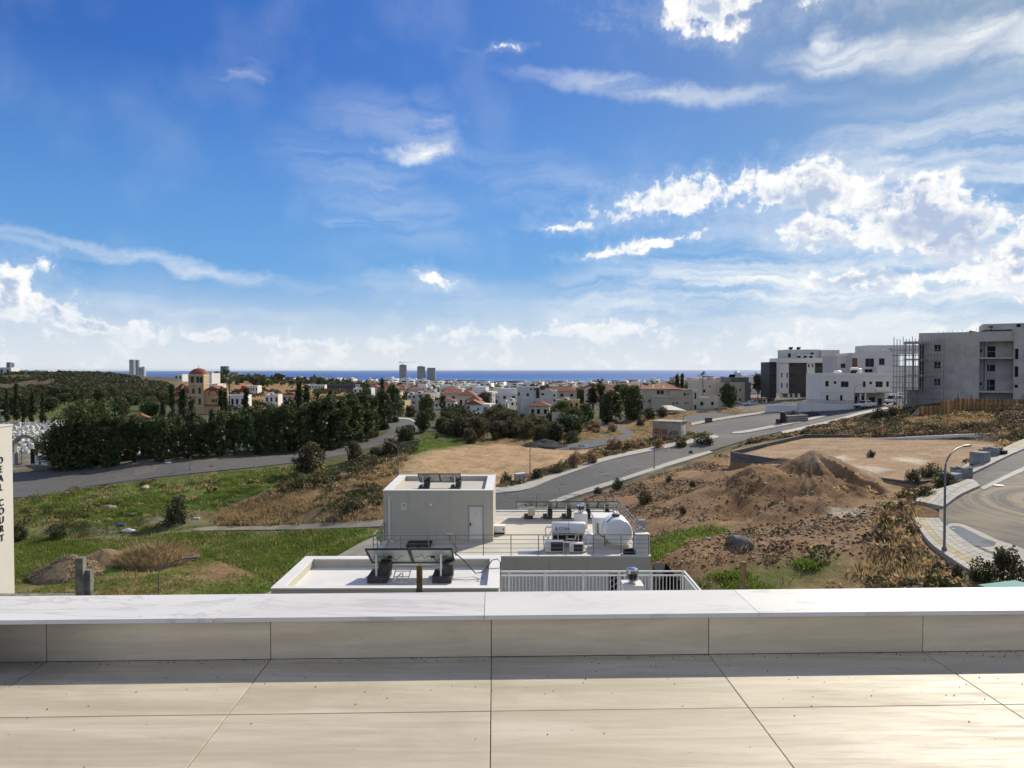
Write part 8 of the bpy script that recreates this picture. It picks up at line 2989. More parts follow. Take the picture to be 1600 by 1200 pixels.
def arch(b, x, z, w, h, y, d=0.06, m=0, n=8):
 """flat round-headed plate facing -y"""
 pts = [(x - w / 2, z), (x + w / 2, z)] + [(x + w / 2 * math.cos(math.pi * k / n), z + h - w / 2 + w / 2 * math.sin(math.pi * k / n)) for k in range(n + 1)]
 k = len(pts)
 b.add([(px_, y, pz) for px_, pz in pts] + [(px_, y + d, pz) for px_, pz in pts], [tuple(range(k)), tuple(range(2 * k - 1, k - 1, -1))] + [(i, k + i, k + (i + 1) % k, (i + 1) % k) for i in range(k)], m)


def church():
 Y = 225.0
 s = Y / F_PX
 zb = W3(310, 661, Y).z
 t = thing('church', 'stone church with a red dome, bell tower and red tiled gables among cypresses', 'church', (PX(310, Y), Y, zb), R(8))

 def X(px):
  return (px - 310) * s

 def Z(py):
  return (661 - py) * s
 b = MB(); b.box(X(297), X(308), -1.2, 4.6, 0, Z(584)); b.build('tower_left_wall', MAT['stone'], t)
 b = MB(); b.box(X(308.05), X(320), -1.7, 4.6, 0, Z(584)); b.build('tower_wall', MAT['stone'], t)
 for zz in (586, 599, 617, 633):
  b = MB(); b.box(X(296.6), X(320.4), -1.85, 4.7, Z(zz) - 0.16, Z(zz)); b.build('string_course', MAT['cream'], t)
 for px, zz, h in [(311.5, 597, 1.9), (316.5, 597, 1.9), (302.5, 597, 1.9), (314, 614, 2.0), (304, 614, 1.6), (314, 631, 2.0), (304, 630, 1.6)]:
  b = MB(); arch(b, X(px), Z(zz), 0.85 if zz == 597 else 0.7, h, -1.73 if px > 308 else -1.23, 0.05); o = b.build('window', MAT['dark'], t)
 # dome on its drum
 cx, cy, r = X(305), 4.0, X(319.5) - X(305)
 b = MB(); b.lathe((cx, cy, 0), [(r * 0.92, Z(606)), (r * 0.92, Z(587))], 16); b.build('drum', MAT['stone'], t)
 for k in range(16):
  a = 2 * math.pi * (k + 0.5) / 16
  b = MB(); b.obox((cx + r * 0.915 * math.cos(a), cy + r * 0.915 * math.sin(a), (Z(603) + Z(589)) / 2), 0.1, 0.75, 1.9, a); b.build('drum_window', MAT['dark'], t)
 prof = [(r * 1.04, Z(587)), (r * 1.04, Z(586))] + [(r * math.cos(a), Z(586) + 2.35 * math.sin(a)) for a in [math.pi / 2 * k / 8 for k in range(1, 8)]] + [(0.12, Z(586) + 2.38)]
 b = MB(); b.lathe((cx, cy, 0), prof, 24); b.build('dome', MAT['domered'], t, smooth=True)
 b = MB(); b.bar((cx, cy, Z(586) + 2.35), (cx, cy, Z(586) + 3.4), 0.08); b.bar((cx - 0.3, cy, Z(586) + 3.0), (cx + 0.3, cy, Z(586) + 3.0), 0.08); b.build('cross', MAT['steel'], t)
 # right arm with the big arched panel
 x0, x1 = X(320.1), X(343)
 b = MB(); b.box(x0, x1, -0.6, 9, 0, Z(609)); b.add([(x0, -0.6, Z(609)), (x1, -0.6, Z(609)), ((x0 + x1) / 2, -0.6, Z(603.5)), (x0, 9, Z(609)), (x1, 9, Z(609)), ((x0 + x1) / 2, 9, Z(603.5))], [(0, 1, 2), (3, 5, 4)])
 b.build('right_wall', M('golden_stone', (0.58, 0.40, 0.19), 0.85, 0.15, 0.5), t)
 b = MB(); gable_roof(b, x0, x1, -0.6, 9, Z(608.8), 1.3, 0.25); b.build('right_roof', MAT['domered'], t)
 b = MB(); arch(b, (x0 + x1) / 2 + 0.2, Z(617), 3.0, 1.85, -0.66, 0.05, 0, 12); pn = b.build('arched_panel', MAT['domered'], t)
 b = MB(); arch(b, (x0 + x1) / 2 + 0.2, Z(616.4), 2.2, 1.3, -0.70, 0.03, 0, 12); b.build('panel_field', MAT['stone'], pn)
 for k in range(3):
  b = MB(); b.box(X(330 + 3 * k), X(330 + 3 * k) + 0.42, -0.66, -0.61, Z(628), Z(623)); b.build('window', MAT['dark'], t)
 b = MB(); b.box(x0, x1, -2.2, -0.62, Z(633), Z(632) + 0.15); b.build('porch_roof', MAT['domered'], t)
 b = MB(); b.box(x0, x1, -1.8, -0.62, 0, Z(633) - 0.002); b.build('porch_wall', MAT['stone'], t)
 # left arm
 x0, x1 = X(270), X(283)
 b = MB(); b.box(x0, x1, 1.5, 9, 0, Z(610)); b.add([(x0, 1.5, Z(610)), (x1, 1.5, Z(610)), ((x0 + x1) / 2, 1.5, Z(604)), (x0, 9, Z(610)), (x1, 9, Z(610)), ((x0 + x1) / 2, 9, Z(604))], [(0, 1, 2), (3, 5, 4)])
 b.build('left_wall', MAT['stone'], t)
 b = MB(); gable_roof(b, x0, x1, 1.6, 9, Z(609.7), 1.3, 0.2); b.build('left_roof', MAT['domered'], t)
 b = MB(); arch(b, (x0 + x1) / 2, Z(619), 1.7, 1.7, 1.44, 0.05); b.build('arched_panel', MAT['domered'], t)
 b = MB(); b.box((x0 + x1) / 2 - 0.4, (x0 + x1) / 2 + 0.4, 1.44, 1.49, Z(628), Z(623)); b.build('window', MAT['dark'], t)
 b = MB(); b.box(X(283), X(297), 2.0, 10, 0, Z(613)); b.build('nave_wall', MAT['stone'], t)
 b = MB(); b.add([(X(283), 1.9, Z(613)), (X(297), 1.9, Z(613)), (X(297), 6, Z(601)), (X(283), 6, Z(603)), (X(283), 10, Z(613)), (X(297), 10, Z(613))], [(0, 1, 2, 3), (3, 2, 5, 4), (0, 3, 4), (1, 5, 2), (0, 4, 5, 1)]); b.build('nave_roof', MAT['domered'], t)


church()


def cemetery():
 W_ = M('white_tomb_marble', (0.68, 0.67, 0.64), 0.6, 0.1, 1.0, rnd=0.14)
 G_ = M('grey_tomb_granite', (0.30, 0.29, 0.28), 0.6, 0.2, 1.0, rnd=0.2)
 var = []
 for k in range(5):
  b = MB()
  b.box(-0.45, 0.45, -1.0, 1.0, 0, 0.45)
  b.box(-0.36, 0.36, -0.85, 0.8, 0.45, 0.55, 0 if k % 2 else 1)
  if k in (0, 3):
   b.box(-0.06, 0.06, 0.9, 1.0, 0.45, 1.9); b.box(-0.32, 0.32, 0.9, 1.0, 1.35, 1.48)
  elif k == 1:
   b.box(-0.42, 0.42, 0.85, 1.0, 0.45, 1.35); b.box(-0.05, 0.05, 0.88, 0.97, 1.35, 1.8); b.box(-0.2, 0.2, 0.88, 0.97, 1.55, 1.64)
  elif k == 2:
   b.box(-0.4, 0.4, 0.7, 1.0, 0.45, 1.2, 1); b.box(-0.3, 0.3, 0.75, 0.95, 1.2, 1.5)
  else:
   b.box(-0.5, 0.5, 0.5, 1.05, 0.45, 1.6); b.add([(-0.55, 0.45, 1.6), (0.55, 0.45, 1.6), (0.55, 1.1, 1.6), (-0.55, 1.1, 1.6), (0, 0.45, 1.95), (0, 1.1, 1.95)], [(0, 4, 5, 3), (1, 2, 5, 4), (0, 1, 4), (3, 5, 2)])
  var.append(b.mesh('tombstone', [W_, G_]))
 labs = ['white tomb with a tall cross in the crowded cemetery', 'white tomb with a headstone and small cross in the crowded cemetery', 'white tomb with a grey stepped headstone in the crowded cemetery', 'white tomb with a slim tall cross over a grey slab in the crowded cemetery', 'white tomb with a little gabled shrine in the crowded cemetery']
 rr = random.Random(4)
 n = 0
 for row in range(24):
  Y = 119 + row * 2.9
  for px in np.arange(-14, 300, 1.3 / Y * F_PX):
   vis = px < 108 or (px < 300 and row > 8 and rr.random() < 0.30) or (px < 300 and row < 3 and rr.random() < 0.3)
   if not vis or rr.random() < 0.22 or n >= 298:
    continue
   x = PX(px, Y) + rr.uniform(-0.2, 0.2)
   if px < 62 and Y < 122:
    continue
   k = rr.randrange(5)
   o = put('tombstone', var[k], None, (x, Y + rr.uniform(-0.3, 0.3), gz(x, Y)), rr.uniform(-0.12, 0.12), rr.uniform(0.6, 0.85))
   tag(o, labs[k], 'tombstone', 'tombs with %s' % ['a tall cross', 'headstone and small cross', 'a stepped headstone', 'a slim cross over a grey slab', 'a gabled shrine'][k])
   n += 1
 # gate arch with doors, front wall
 Y = 112.0
 s = Y / F_PX
 xg0, xg1 = PX(20, Y), PX(58, Y)
 zb = gz((xg0 + xg1) / 2, Y)
 t = thing('gate_arch', 'grey rounded gateway arch with dark leaves open at the cemetery entrance', 'gateway', ((xg0 + xg1) / 2, Y, zb))
 r = (xg1 - xg0) / 2
 top = W3(40, 680, Y).z - zb
 zs = top - r * 1.0
 b = MB()
 n_ = 16
 for ro, ri, y0, y1 in ((r + 0.25, r - 0.25, -0.35, 0.35),):
  vv, ff = [], []
  for k in range(n_ + 1):
   a = math.pi * k / n_
   for rad in (ro, ri):
    for y in (y0, y1):
     vv.append((rad * math.cos(a), y, zs + rad * math.sin(a)))
  for k in range(n_):
   a, c = k * 4, (k + 1) * 4
   ff += [(a, a + 1, c + 1, c), (a + 2, c + 2, c + 3, a + 3), (a, c, c + 2, a + 2), (a + 1, a + 3, c + 3, c + 1)]
  b.add(vv, ff)
 for sg in (-1, 1):
  b.box(sg * r - 0.25, sg * r + 0.25, -0.35, 0.35, 1.9, zs + 0.01)
 b.build('arch_ring', M('arch_grey_plaster', (0.33, 0.31, 0.27), 0.9, 0.2, 0.8), t)
 for sg in (-1, 1):
  b = MB(); b.box(sg * r - 0.3, sg * r + 0.3, -0.4, 0.4, -0.3, 1.9 - 0.002); b.build('pier', MAT['white'], t)
 b = MB(); b.obox((r - 0.85, 0.5, 1.25), 1.3, 0.06, 2.4, R(55)); b.build('gate_leaf', MAT['black'], t)
 b = MB(); b.obox((-r + 0.85, 0.5, 1.25), 1.3, 0.06, 2.4, R(-55)); b.build('gate_leaf', MAT['black'], t)
 w = thing('cemetery_wall', 'white-washed low wall curving right from the cemetery gate under the trees', 'wall', (xg1, Y, zb - 0.5))
 O = Vector(w.location)
 pts = [(62, 711, 112), (85, 712.5, 109.5), (106, 709, 109), (160, 712, 110), (230, 710, 111.5), (310, 707, 113)]
 for i, (a, b_) in enumerate(zip(pts[:-1], pts[1:])):
  p, q = W3(*a), W3(*b_)
  m = MB(O)
  m.add([(p.x, p.y, p.z - 3), (q.x, q.y, q.z - 3), (q.x, q.y, q.z), (p.x, p.y, p.z), (p.x, p.y + 0.3, p.z - 3), (q.x, q.y + 0.3, q.z - 3), (q.x, q.y + 0.3, q.z), (p.x, p.y + 0.3, p.z)], [(0, 1, 2, 3), (5, 4, 7, 6), (3, 2, 6, 7), (1, 5, 6, 2), (4, 0, 3, 7)])
  m.build('wall_run', MAT['white'] if i < 2 else MAT['concrete_d'], w)
 p = W3(218, 652, 170)
 t = thing('tiled_shelter', 'small red tiled shelter roof among the white graves', 'shelter', (p.x, 170, gz(p.x, 170)))
 h = p.z - gz(p.x, 170)
 b = MB(); hip_roof(b, -1.9, 1.9, -1.5, 1.5, h, 1.2, 0.2); b.build('roof', MAT['orangeroof'], t)
 for sx in (-1.7, 1.7):
  for sy in (-1.3, 1.3):
   b = MB(); b.box(sx - 0.1, sx + 0.1, sy - 0.1, sy + 0.1, -0.2, h - 0.002); b.build('post', MAT['cream'], t)


cemetery()


# ------------------------------------------------------------------ houses of the town
def house_px(name, label, px0, px1, pt, pb, Y, depth, mat, roof='flat', rh=1.6, rows=2, cols=3, rz=0.0, group=None, heater=True, roofmat='redroof', wins=None, cat='house'):
 x0, x1 = PX(px0, Y), PX(px1, Y)
 zb, zt = W3(px0, pb, Y).z, W3(px0, pt, Y).z
 zb = min(zb, gz((x0 + x1) / 2, Y))
 t = thing(name, label, cat, ((x0 + x1) / 2, Y, zb), rz, group)
 w, h = x1 - x0, zt - zb
 if wins is None:
  wins = []
  fh = h / rows
  for r in range(rows):
   for c in range(cols):
    wins.append((-w / 2 + w * (c + 0.5) / cols + random.uniform(-.2, .2), fh * r + fh * 0.32, min(1.5, w / cols * 0.45), fh * 0.42))
 facade_block(t, 'wall', -w / 2, w / 2, 0, depth, -1.0, h, MAT[mat], wins, parapet=0.35 if roof == 'flat' else 0)
 b = MB()
 if roof == 'hip':
  hip_roof(b, -w / 2, w / 2, 0, depth, h + 0.03, rh, 0.45)
 elif roof == 'gable':
  gable_roof(b, -w / 2, w / 2, 0, depth, h + 0.03, rh, 0.4, 'x' if w > depth else 'y')
 if roof != 'flat':
  b.build('tiled_roof', MAT[roofmat], t)
 elif heater:
  rooftop_heater(t, -w * 0.15, depth * 0.4, h - 0.35, 0.9)
 return t


# villa with orange roofs, nearest in the middle
t = house_px('orange_roof_villa', 'white villa with stepped orange tiled roofs above the dark trees', 726, 752, 632, 655, 232, 9, 'whitewall', 'gable', 1.5, 2, 2, R(-8), None, False, 'orangeroof', [(-1.6, 3.4, 1.0, 1.0), (1.7, 2.9, 0.6, 0.8)])
b = MB(); b.box(2.75, 5.6, -0.25, 8, -1, 5.0); b.build('side_wing', MAT['whitewall'], t)
b = MB(); b.box(3.6, 4.7, -0.31, -0.26, 2.9, 4.0); b.build('window', MAT['dark'], t)
b = MB(); b.box(0.5, 6.3, -1.6, -0.02, 2.0, 2.2); b.build('balcony', MAT['whitewall'], t)
b = MB(); hip_roof(b, -3.2, 1.2, 5, 10, 6.2, 1.6, 0.3); b.build('upper_roof', MAT['orangeroof'], t)
b = MB(); b.box(-3.2, 1.2, 5, 10, 4.9, 6.19); b.build('upper_wall', MAT['whitewall'], t)
HS = [
 ('block_of_flats', 'pale yellow-green block of flats behind the bend of the valley road', 636, 650, 616, 641, 245, 9, 'cream', 'flat', 0, 3, 2), ('block_of_flats', 'taller sunlit cream block of flats with blank side wall, left of the orange-roofed villa', 650.5, 665, 614.5, 643, 243, 10, 'cream', 'flat', 0, 3, 1),
 ('ochre_house', 'small ochre two-storey house at the right end of the tree screen', 619, 632, 626, 642, 222, 7, 'yellow', 'flat', 0, 2, 2),
 ('red_roof_house', 'long red tiled house left of the orange-roofed villa', 678, 710, 627, 640, 270, 9, 'whitewall', 'hip', 1.5, 1, 5), ('red_roof_house', 'red tiled house directly behind the orange-roofed villa', 716, 742, 618, 632, 262, 9, 'cream', 'hip', 2.0, 1, 3),
 ('grey_bungalow', 'low grey flat bungalow right of the orange-roofed villa', 768, 790, 632, 648, 228, 8, 'greyblue', 'flat', 0, 1, 3), ('white_house', 'white flat-roofed house with balcony right of the grey bungalow', 790, 812, 626, 641, 245, 8, 'whitewall', 'flat', 0, 2, 3),
 ('red_roof_house', 'low house with small orange hip roof before the pale modern complex', 826, 858, 634.5, 641, 215, 7, 'cream', 'hip', 1.5, 1, 3),
 ('cream_bungalow', 'cream flat-roofed bungalow right of the pale modern complex', 872, 906, 625, 636, 240, 9, 'yellow', 'flat', 0, 1, 4),
 ('hip_roof_house', 'big house with a broad brown hip roof behind the tall palms', 918, 968, 610, 632, 300, 12, 'cream', 'hip', 3.2, 2, 4), ('ochre_house', 'sunlit ochre two-storey house at the left end of the beige mansion', 988, 1010, 612, 640, 232, 9, 'yellow', 'flat', 0, 2, 3),
 ('hip_roof_house', 'house with a brown hip roof above the beige mansion', 1018, 1055, 604, 620, 275, 10, 'cream', 'hip', 1.6, 1, 3), ('white_house', 'white rooftop block behind the mansion roof, by the two cypresses', 1068, 1082, 598, 612, 300, 8, 'whitewall', 'flat', 0, 2, 2),
 ('white_house', 'white house with planted roof terrace behind the beige mansion', 1083, 1106, 598, 616, 262, 9, 'cream', 'flat', 0, 2, 2),
 ('white_house', 'long white bungalow right of the grey flat-roofed house', 1170, 1206, 622, 634, 236, 8, 'whitewall', 'hip', 1.0, 1, 5),
 ('white_house', 'white modern house behind the church, below the tall plain block', 322, 340, 599, 612, 330, 9, 'whitewall', 'flat', 0, 2, 2), ('white_block', 'tall plain white block right behind the church dome', 321, 331, 582.5, 598.5, 345, 8, 'white', 'flat', 0, 1, 0),
 ('white_house', 'white bungalow right of the church among bushes', 350, 383, 617, 628, 270, 9, 'whitewall', 'flat', 0, 1, 4), ('white_house', 'white bungalow farther right of the church by the bushes', 414, 434, 616, 625, 300, 9, 'whitewall', 'flat', 0, 1, 3),
 ('white_house', 'low white house beside the red container on the orange hillside', 383, 402, 602, 608, 420, 8, 'whitewall', 'flat', 0, 1, 5), ('white_house', 'white house on the skyline left of the church dome', 272, 285, 584, 592, 560, 9, 'white', 'flat', 0, 1, 2),
 ('white_house', 'long white flat building in the middle above the tree screen', 480, 507, 601, 608, 560, 12, 'white', 'flat', 0, 1, 8), ('unfinished_hall', 'long dark unfinished concrete frame above the tree screen', 507, 556, 600, 606, 620, 12, 'concrete_d', 'flat', 0, 1, 12),
 ('white_house', 'big white house with stepped roof above the tree screen', 552, 580, 606, 622, 380, 10, 'white', 'flat', 0, 2, 4), ('red_roof_house', 'cream house with red roof right of the big white stepped house', 575, 592, 606, 618, 400, 10, 'cream', 'hip', 1.8, 2, 3),
 ('pale_house', 'pale house with red roof behind bare trees above the tree screen', 441, 464, 616, 630, 330, 9, 'beige', 'gable', 1.0, 1, 3),
 ('skyline_house', 'white flat house on the hill crest at far left', 40, 75, 578, 585, 540, 12, 'white', 'flat', 0, 1, 6), ('skyline_house', 'white house at the left edge on the hill crest', -20, 16, 573, 584, 535, 12, 'white', 'flat', 0, 1, 4),
]
for a in HS:
 random.seed(hash(a[1]) & 0xffff if False else len(a[1]) * 7 + int(a[2]))
 house_px(a[0], a[1], *a[2:9], a[9], a[10], a[11], a[12], R(random.uniform(-8, 8)), None, random.random() < 0.6)


# pale modern complex
def complex_():
 Y = 225.0
 s = Y / F_PX
 zb = min(W3(840, 640, Y).z, gz(PX(840, Y), Y))
 t = thing('modern_complex', 'pale grey modern flat-roofed house of stacked boxes with a dark stair tower', 'house', (PX(842, Y), Y, zb))

 def X(px):
  return (px - 842) * s

 def Z(py):
  return W3(842, py, Y).z - zb
 facade_block(t, 'front_wall', X(814), X(852), -1.5, 7, -1, Z(622), MAT['greyblue'], [(X(836), Z(631), 1.2, 0.8), (X(847), Z(631), 0.7, 0.8)], parapet=0.3)
 facade_block(t, 'left_wall', X(808), X(838), 3, 12, -1, Z(605), MAT['greyblue'], [(X(811), Z(619), 0.6, 1.1), (X(825), Z(620), 0.8, 1.0), (X(830), Z(610), 0.7, 0.7), (X(836), Z(610), 0.6, 0.7)], parapet=0.3)
 facade_block(t, 'right_wall', X(843.5), X(863), 0, 10, -1, Z(610), MAT['greyblue'], [(X(848), Z(617.5), 1.0, 0.6)], parapet=0.3)
 facade_block(t, 'lit_wing', X(863.05), X(871.5), 1.5, 10, -1, Z(610.5), MAT['white'], [(X(866.5), Z(620), 0.6, 0.8), (X(866.5), Z(628), 0.6, 0.8)], parapet=0.3)
 b = MB(); b.box(X(838.05), X(843.4), 2.0, 9, -1, Z(606.5)); b.box(X(845), X(853), 5, 9, Z(609.9), Z(603.5)); b.build('stair_tower', MAT['brownclad'], t)


complex_()


# beige mansion
def mansion():
 Y = 205.0
 s = Y / F_PX
 zb = min(W3(1065, 643, Y).z, gz(PX(1065, Y), Y))
 t = thing('beige_mansion', 'large beige two-storey mansion with red hip roof, terraces and arched stair window', 'mansion', (PX(1065, Y), Y, zb))

 def X(px):
  return (px - 1065) * s

 def Z(py):
  return W3(1065, py, Y).z - zb
 facade_block(t, 'left_wall', X(1010), X(1053), 1.2, 13, -1, Z(608.5), MAT['beige'], [(X(1030), Z(616.5), 0.95, 1.1), (X(1036), Z(616.5), 0.95, 1.1), (X(1016), Z(629), 0.6, 0.7), (X(1026), Z(634), 0.75, 1.0)])
 facade_block(t, 'middle_wall', X(1019), X(1047), 0, 1.19, -1, Z(621.5), MAT['beige'], [], parapet=0.0)
 facade_block(t, 'centre_wall', X(1047.05), X(1082), 0.3, 11, -1, Z(610), MAT['beige'], [(X(1070.5), Z(618.5), 0.7, 0.8), (X(1075.5), Z(618), 0.4, 0.6), (X(1052.5), Z(632), 0.6, 0.5), (X(1058.5), Z(632), 0.6, 0.5), (X(1071.5), Z(631.5), 0.5, 0.5), (X(1075.5), Z(631.5), 0.4, 0.5)], parapet=0.1)
 facade_block(t, 'stair_wall', X(1082.05), X(1091), -0.5, 11, -1, Z(610.2), MAT['cream'], [(X(1086), Z(624), 0.5, 1.9), (X(1086), Z(640), 0.65, 1.3)], parapet=0.1)
 facade_block(t, 'right_wall', X(1091.05), X(1122), -0.2, 10, -1, Z(621), MAT['cream'], [(X(1096.5), Z(634), 0.9, 1.1), (X(1113), Z(633.5), 0.8, 1.0)], parapet=0.3)
 b = MB(); hip_roof(b, X(1010), X(1066), 1.2, 13, Z(608.4), 1.7, 0.5); b.build('tiled_roof', MAT['redroof'], t)
 for px in (1022, 1039):
  b = MB(); b.bar((X(px), 1.5, Z(607)), (X(px + 4), 5, Z(602)), 0.25, 0.1); b.build('roof_ridge', MAT['cream'], t)
 for a, b_, zz in ((1019, 1054, 619.3), (1091, 1122, 619)):
  m = MB(); m.box(X(a), X(b_), -0.32, -0.1, Z(zz) - 0.3, Z(zz) + 0.05); m.build('terrace_balustrade', MAT['cream'], t)
 m = MB(); m.box(X(1046), X(1082.3), 0.15, 11.1, Z(610) - 0.003, Z(609.2)); m.build('eaves', MAT['redroof'], t)
 c = thing('carport', 'grey sloping carport roof with dark underside before the beige mansion', 'carport', (PX(1052, 190), 190, gz(PX(1052, 190), 190)))
 z0 = gz(PX(1052, 190), 190)
 m = MB()
 A_ = [W3(1033, 640, 188), W3(1073, 642, 188), W3(1048, 633.5, 196), W3(1034, 634, 196)]
 m.add([tuple(q - Vector(c.location)) for q in A_] + [tuple(q - Vector(c.location) - Vector((0, 0, 0.15))) for q in A_], [(0, 1, 2, 3), (7, 6, 5, 4)] + [(i, 4 + i, 4 + (i + 1) % 4, (i + 1) % 4) for i in range(4)])
 m.build('roof_sheet', MAT['steel'] if False else MAT['greyblue'], c)
 for q in (A_[0], A_[1]):
  m = MB(); m.bar(q - Vector(c.location) - Vector((0, 0, 0.15)), Vector((q.x - c.location.x, q.y - c.location.y, -0.3)), 0.15); m.build('post', MAT['woodgrey'], c)


mansion()


def grey_house():
 Y = 225.0
 s = Y / F_PX
 zb = min(W3(1135, 640, Y).z, gz(PX(1135, Y), Y))
 t = thing('grey_flat_house', 'grey flat-roofed house with a dark side tower and round water tanks on top', 'house', (PX(1135, Y), Y, zb))

 def X(px):
  return (px - 1135) * s

 def Z(py):
  return W3(1135, py, Y).z - zb
 facade_block(t, 'left_wall', X(1093), X(1122), 2, 12, -1, Z(594.5), MAT['cream'], [(X(1103), Z(614), 0.9, 0.9), (X(1112), Z(606), 0.5, 0.6)], parapet=0.2)
 facade_block(t, 'main_wall', X(1122.05), X(1164), 0, 12, -1, Z(598), MAT['beige'], [(X(1125.5), Z(611), 0.5, 0.9), (X(1156.5), Z(612), 0.5, 0.9), (X(1127), Z(611), 0.5, 0.9), (X(1158), Z(605.5), 0.3, 0.4), (X(1156.5), Z(627), 0.6, 0.9)], parapet=0.2)
 b = MB(); b.box(X(1143.5), X(1172.5), 1.5, 12, Z(598.1), Z(590)); b.box(X(1164.05), X(1172.5), -0.3, 12, -1, Z(598.09)); b.build('dark_tower', M('dark_grey_render', (0.14, 0.14, 0.145), 0.8, 0.06), t)
 b = MB(); b.obox((X(1150), 4, Z(588)), 2.0, 1.6, 0.1, 0, 0, R(-35)); b.build('collector', MAT['dark'], t)
 b = MB(); b.lathe((X(1158.5), 5, Z(589.5)), [(0.9, 0), (0.95, 1.5), (0.5, 1.9)], 16); b.build('roof_tank', MAT['whitemetal'], t, smooth=True)
 b = MB(); b.lathe((X(1164.5), 5, Z(589.5)), [(0.35, 0), (0.4, 1.0), (0.2, 1.3)], 12); b.build('roof_tank', MAT['whitemetal'], t, smooth=True)
 w = thing('white_garden_wall', 'pale garden wall section right of the parked cars', 'wall', (PX(1190, 200), 200, gz(PX(1190, 200), 200) - 0.5))
 m = MB(); h = W3(1190, 633, 200).z - w.location.z; m.box(-1.8, 14, 0, 0.3, 0, h); m.build('wall_run', MAT['whitewall'], w)
 p = W3(862, 651, 178)
 w = thing('grey_garden_wall', 'weathered grey block garden wall below the light green tree', 'wall', (p.x, 178, gz(p.x, 178) - 0.5), R(-6))
 m = MB(); h = W3(862, 644, 178).z - w.location.z; m.box(0, 5.2, 0, 0.25, 0, h); m.build('wall_run', MAT['concrete'], w)


grey_house()
# red container by the white bungalow
q = P(381, 606, 415)
b = MB(); b.box(-1.2, 1.2, -1, 1, -1.0, 1.6)
o = b.build('red_container', MAT['red'], None, (q.x, q.y, q.z - 0.3))
tag(o, 'small bright red container beside the low white house on the orange hillside', 'container')


# --- rows of houses filling the town, single things near, one mass far off
def town():
 rr = random.Random(77)
 protos = []
 for k in range(8):
  w, d, h = rr.uniform(8, 13), rr.uniform(8, 11), rr.choice([3.4, 6.4, 6.6, 6.4])
  mat = ['whitewall', 'cream', 'greyblue', 'beige', 'cream', 'beige', 'greyblue', 'yellow'][k]
  rf = 'hip' if k in (1, 2, 3, 4, 7) else 'flat'
  b = MB(); b.box(-w / 2, w / 2, 0, d, -3, h)
  if rf == 'flat':
   b.box(-w / 2 + rr.uniform(1, 3), w / 2 - rr.uniform(2, 4), 2, d - 1.5, h, h + rr.choice([0.4, 2.2]))
  wm = b.mesh('wall', MAT[mat])
  rm = None
  if rf == 'hip':
   b = MB(); hip_roof(b, -w / 2, w / 2, 0, d, h + 0.01, 2.0, 0.5); rm = b.mesh('roof', MAT['redroof'])
  b = MB()
  for r in range(int(h // 3)):
   for c in range(3):
    x = -w / 2 + w * (c + 0.5) / 3
    b.box(x - 0.6, x + 0.6, -0.04, 0.02, r * 3.1 + 1.0, r * 3.1 + 2.2)
    if c < 2:
     y = d * (c + 0.5) / 2
     b.box(w / 2 - 0.02, w / 2 + 0.04, y - 0.6, y + 0.6, r * 3.1 + 1.0, r * 3.1 + 2.2)
     b.box(-w / 2 - 0.04, -w / 2 + 0.02, y - 0.6, y + 0.6, r * 3.1 + 1.0, r * 3.1 + 2.2)
  gm = b.mesh('window_row', MAT['glass'])
  b = MB(); b.lathe((w * 0.2, d * 0.5, h + (2.0 if rf == 'hip' else 0.4)), [(0.5, 0), (0.5, 1.1), (0.2, 1.3)], 8); tm = b.mesh('roof_tank', MAT['whitemetal'])
  protos.append((wm, rm, gm, tm, mat, rf))
 nm = {'white': 'bright white', 'cream': 'cream', 'whitewall': 'white', 'beige': 'beige', 'greyblue': 'pale grey', 'yellow': 'ochre'}
 cnt = 0
 Y = 300.0
 while Y < 1250 and cnt < 280:
  px = 560 + rr.uniform(0, 8)
  step = 15.0 / Y * F_PX
  while px < 1200:
   px += step * rr.uniform(0.85, 1.7)
   if rr.random() < 0.15 or (Y < 330 and (900 < px < 980 or px > 1080)):
    continue
   k = rr.randrange(8)
   wm, rm, gm, tm, mat, rf = protos[k]
   x, y = PX(px, Y), Y + rr.uniform(-12, 12)
   ds = 'near edge' if Y < 520 else 'middle' if Y < 850 else 'far side'
   lab = '%s %s house on the %s of the town slope' % (nm[mat], 'red-roofed' if rf == 'hip' else 'flat-roofed', ds)
   t = thing('town_house', lab, 'house', (x, y, gz(x, y)), rr.uniform(-0.5, 0.5), 'town: ' + lab)
   put('wall', wm, t)
   if rm:
    put('roof', rm, t)
   put('window_row', gm, t)
   if rr.random() < 0.6:
    put('roof_tank', tm, t)
   cnt += 1
  Y *= 1.075 + rr.uniform(0, 0.02)
 for i in range(140):
  Y = 270 * (1000 / 280) ** rr.random()
  px = rr.uniform(560, 1190)
  x = PX(px, Y)
  plant(rr.choice(['round', 'round', 'olive', 'cypress', 'row']), 'town_tree', x, Y, rr.uniform(3.5, 7.5), 'dark tree standing between the houses of the town', 'tree', 'trees between the town houses', rr.uniform(0.9, 1.3))


town()


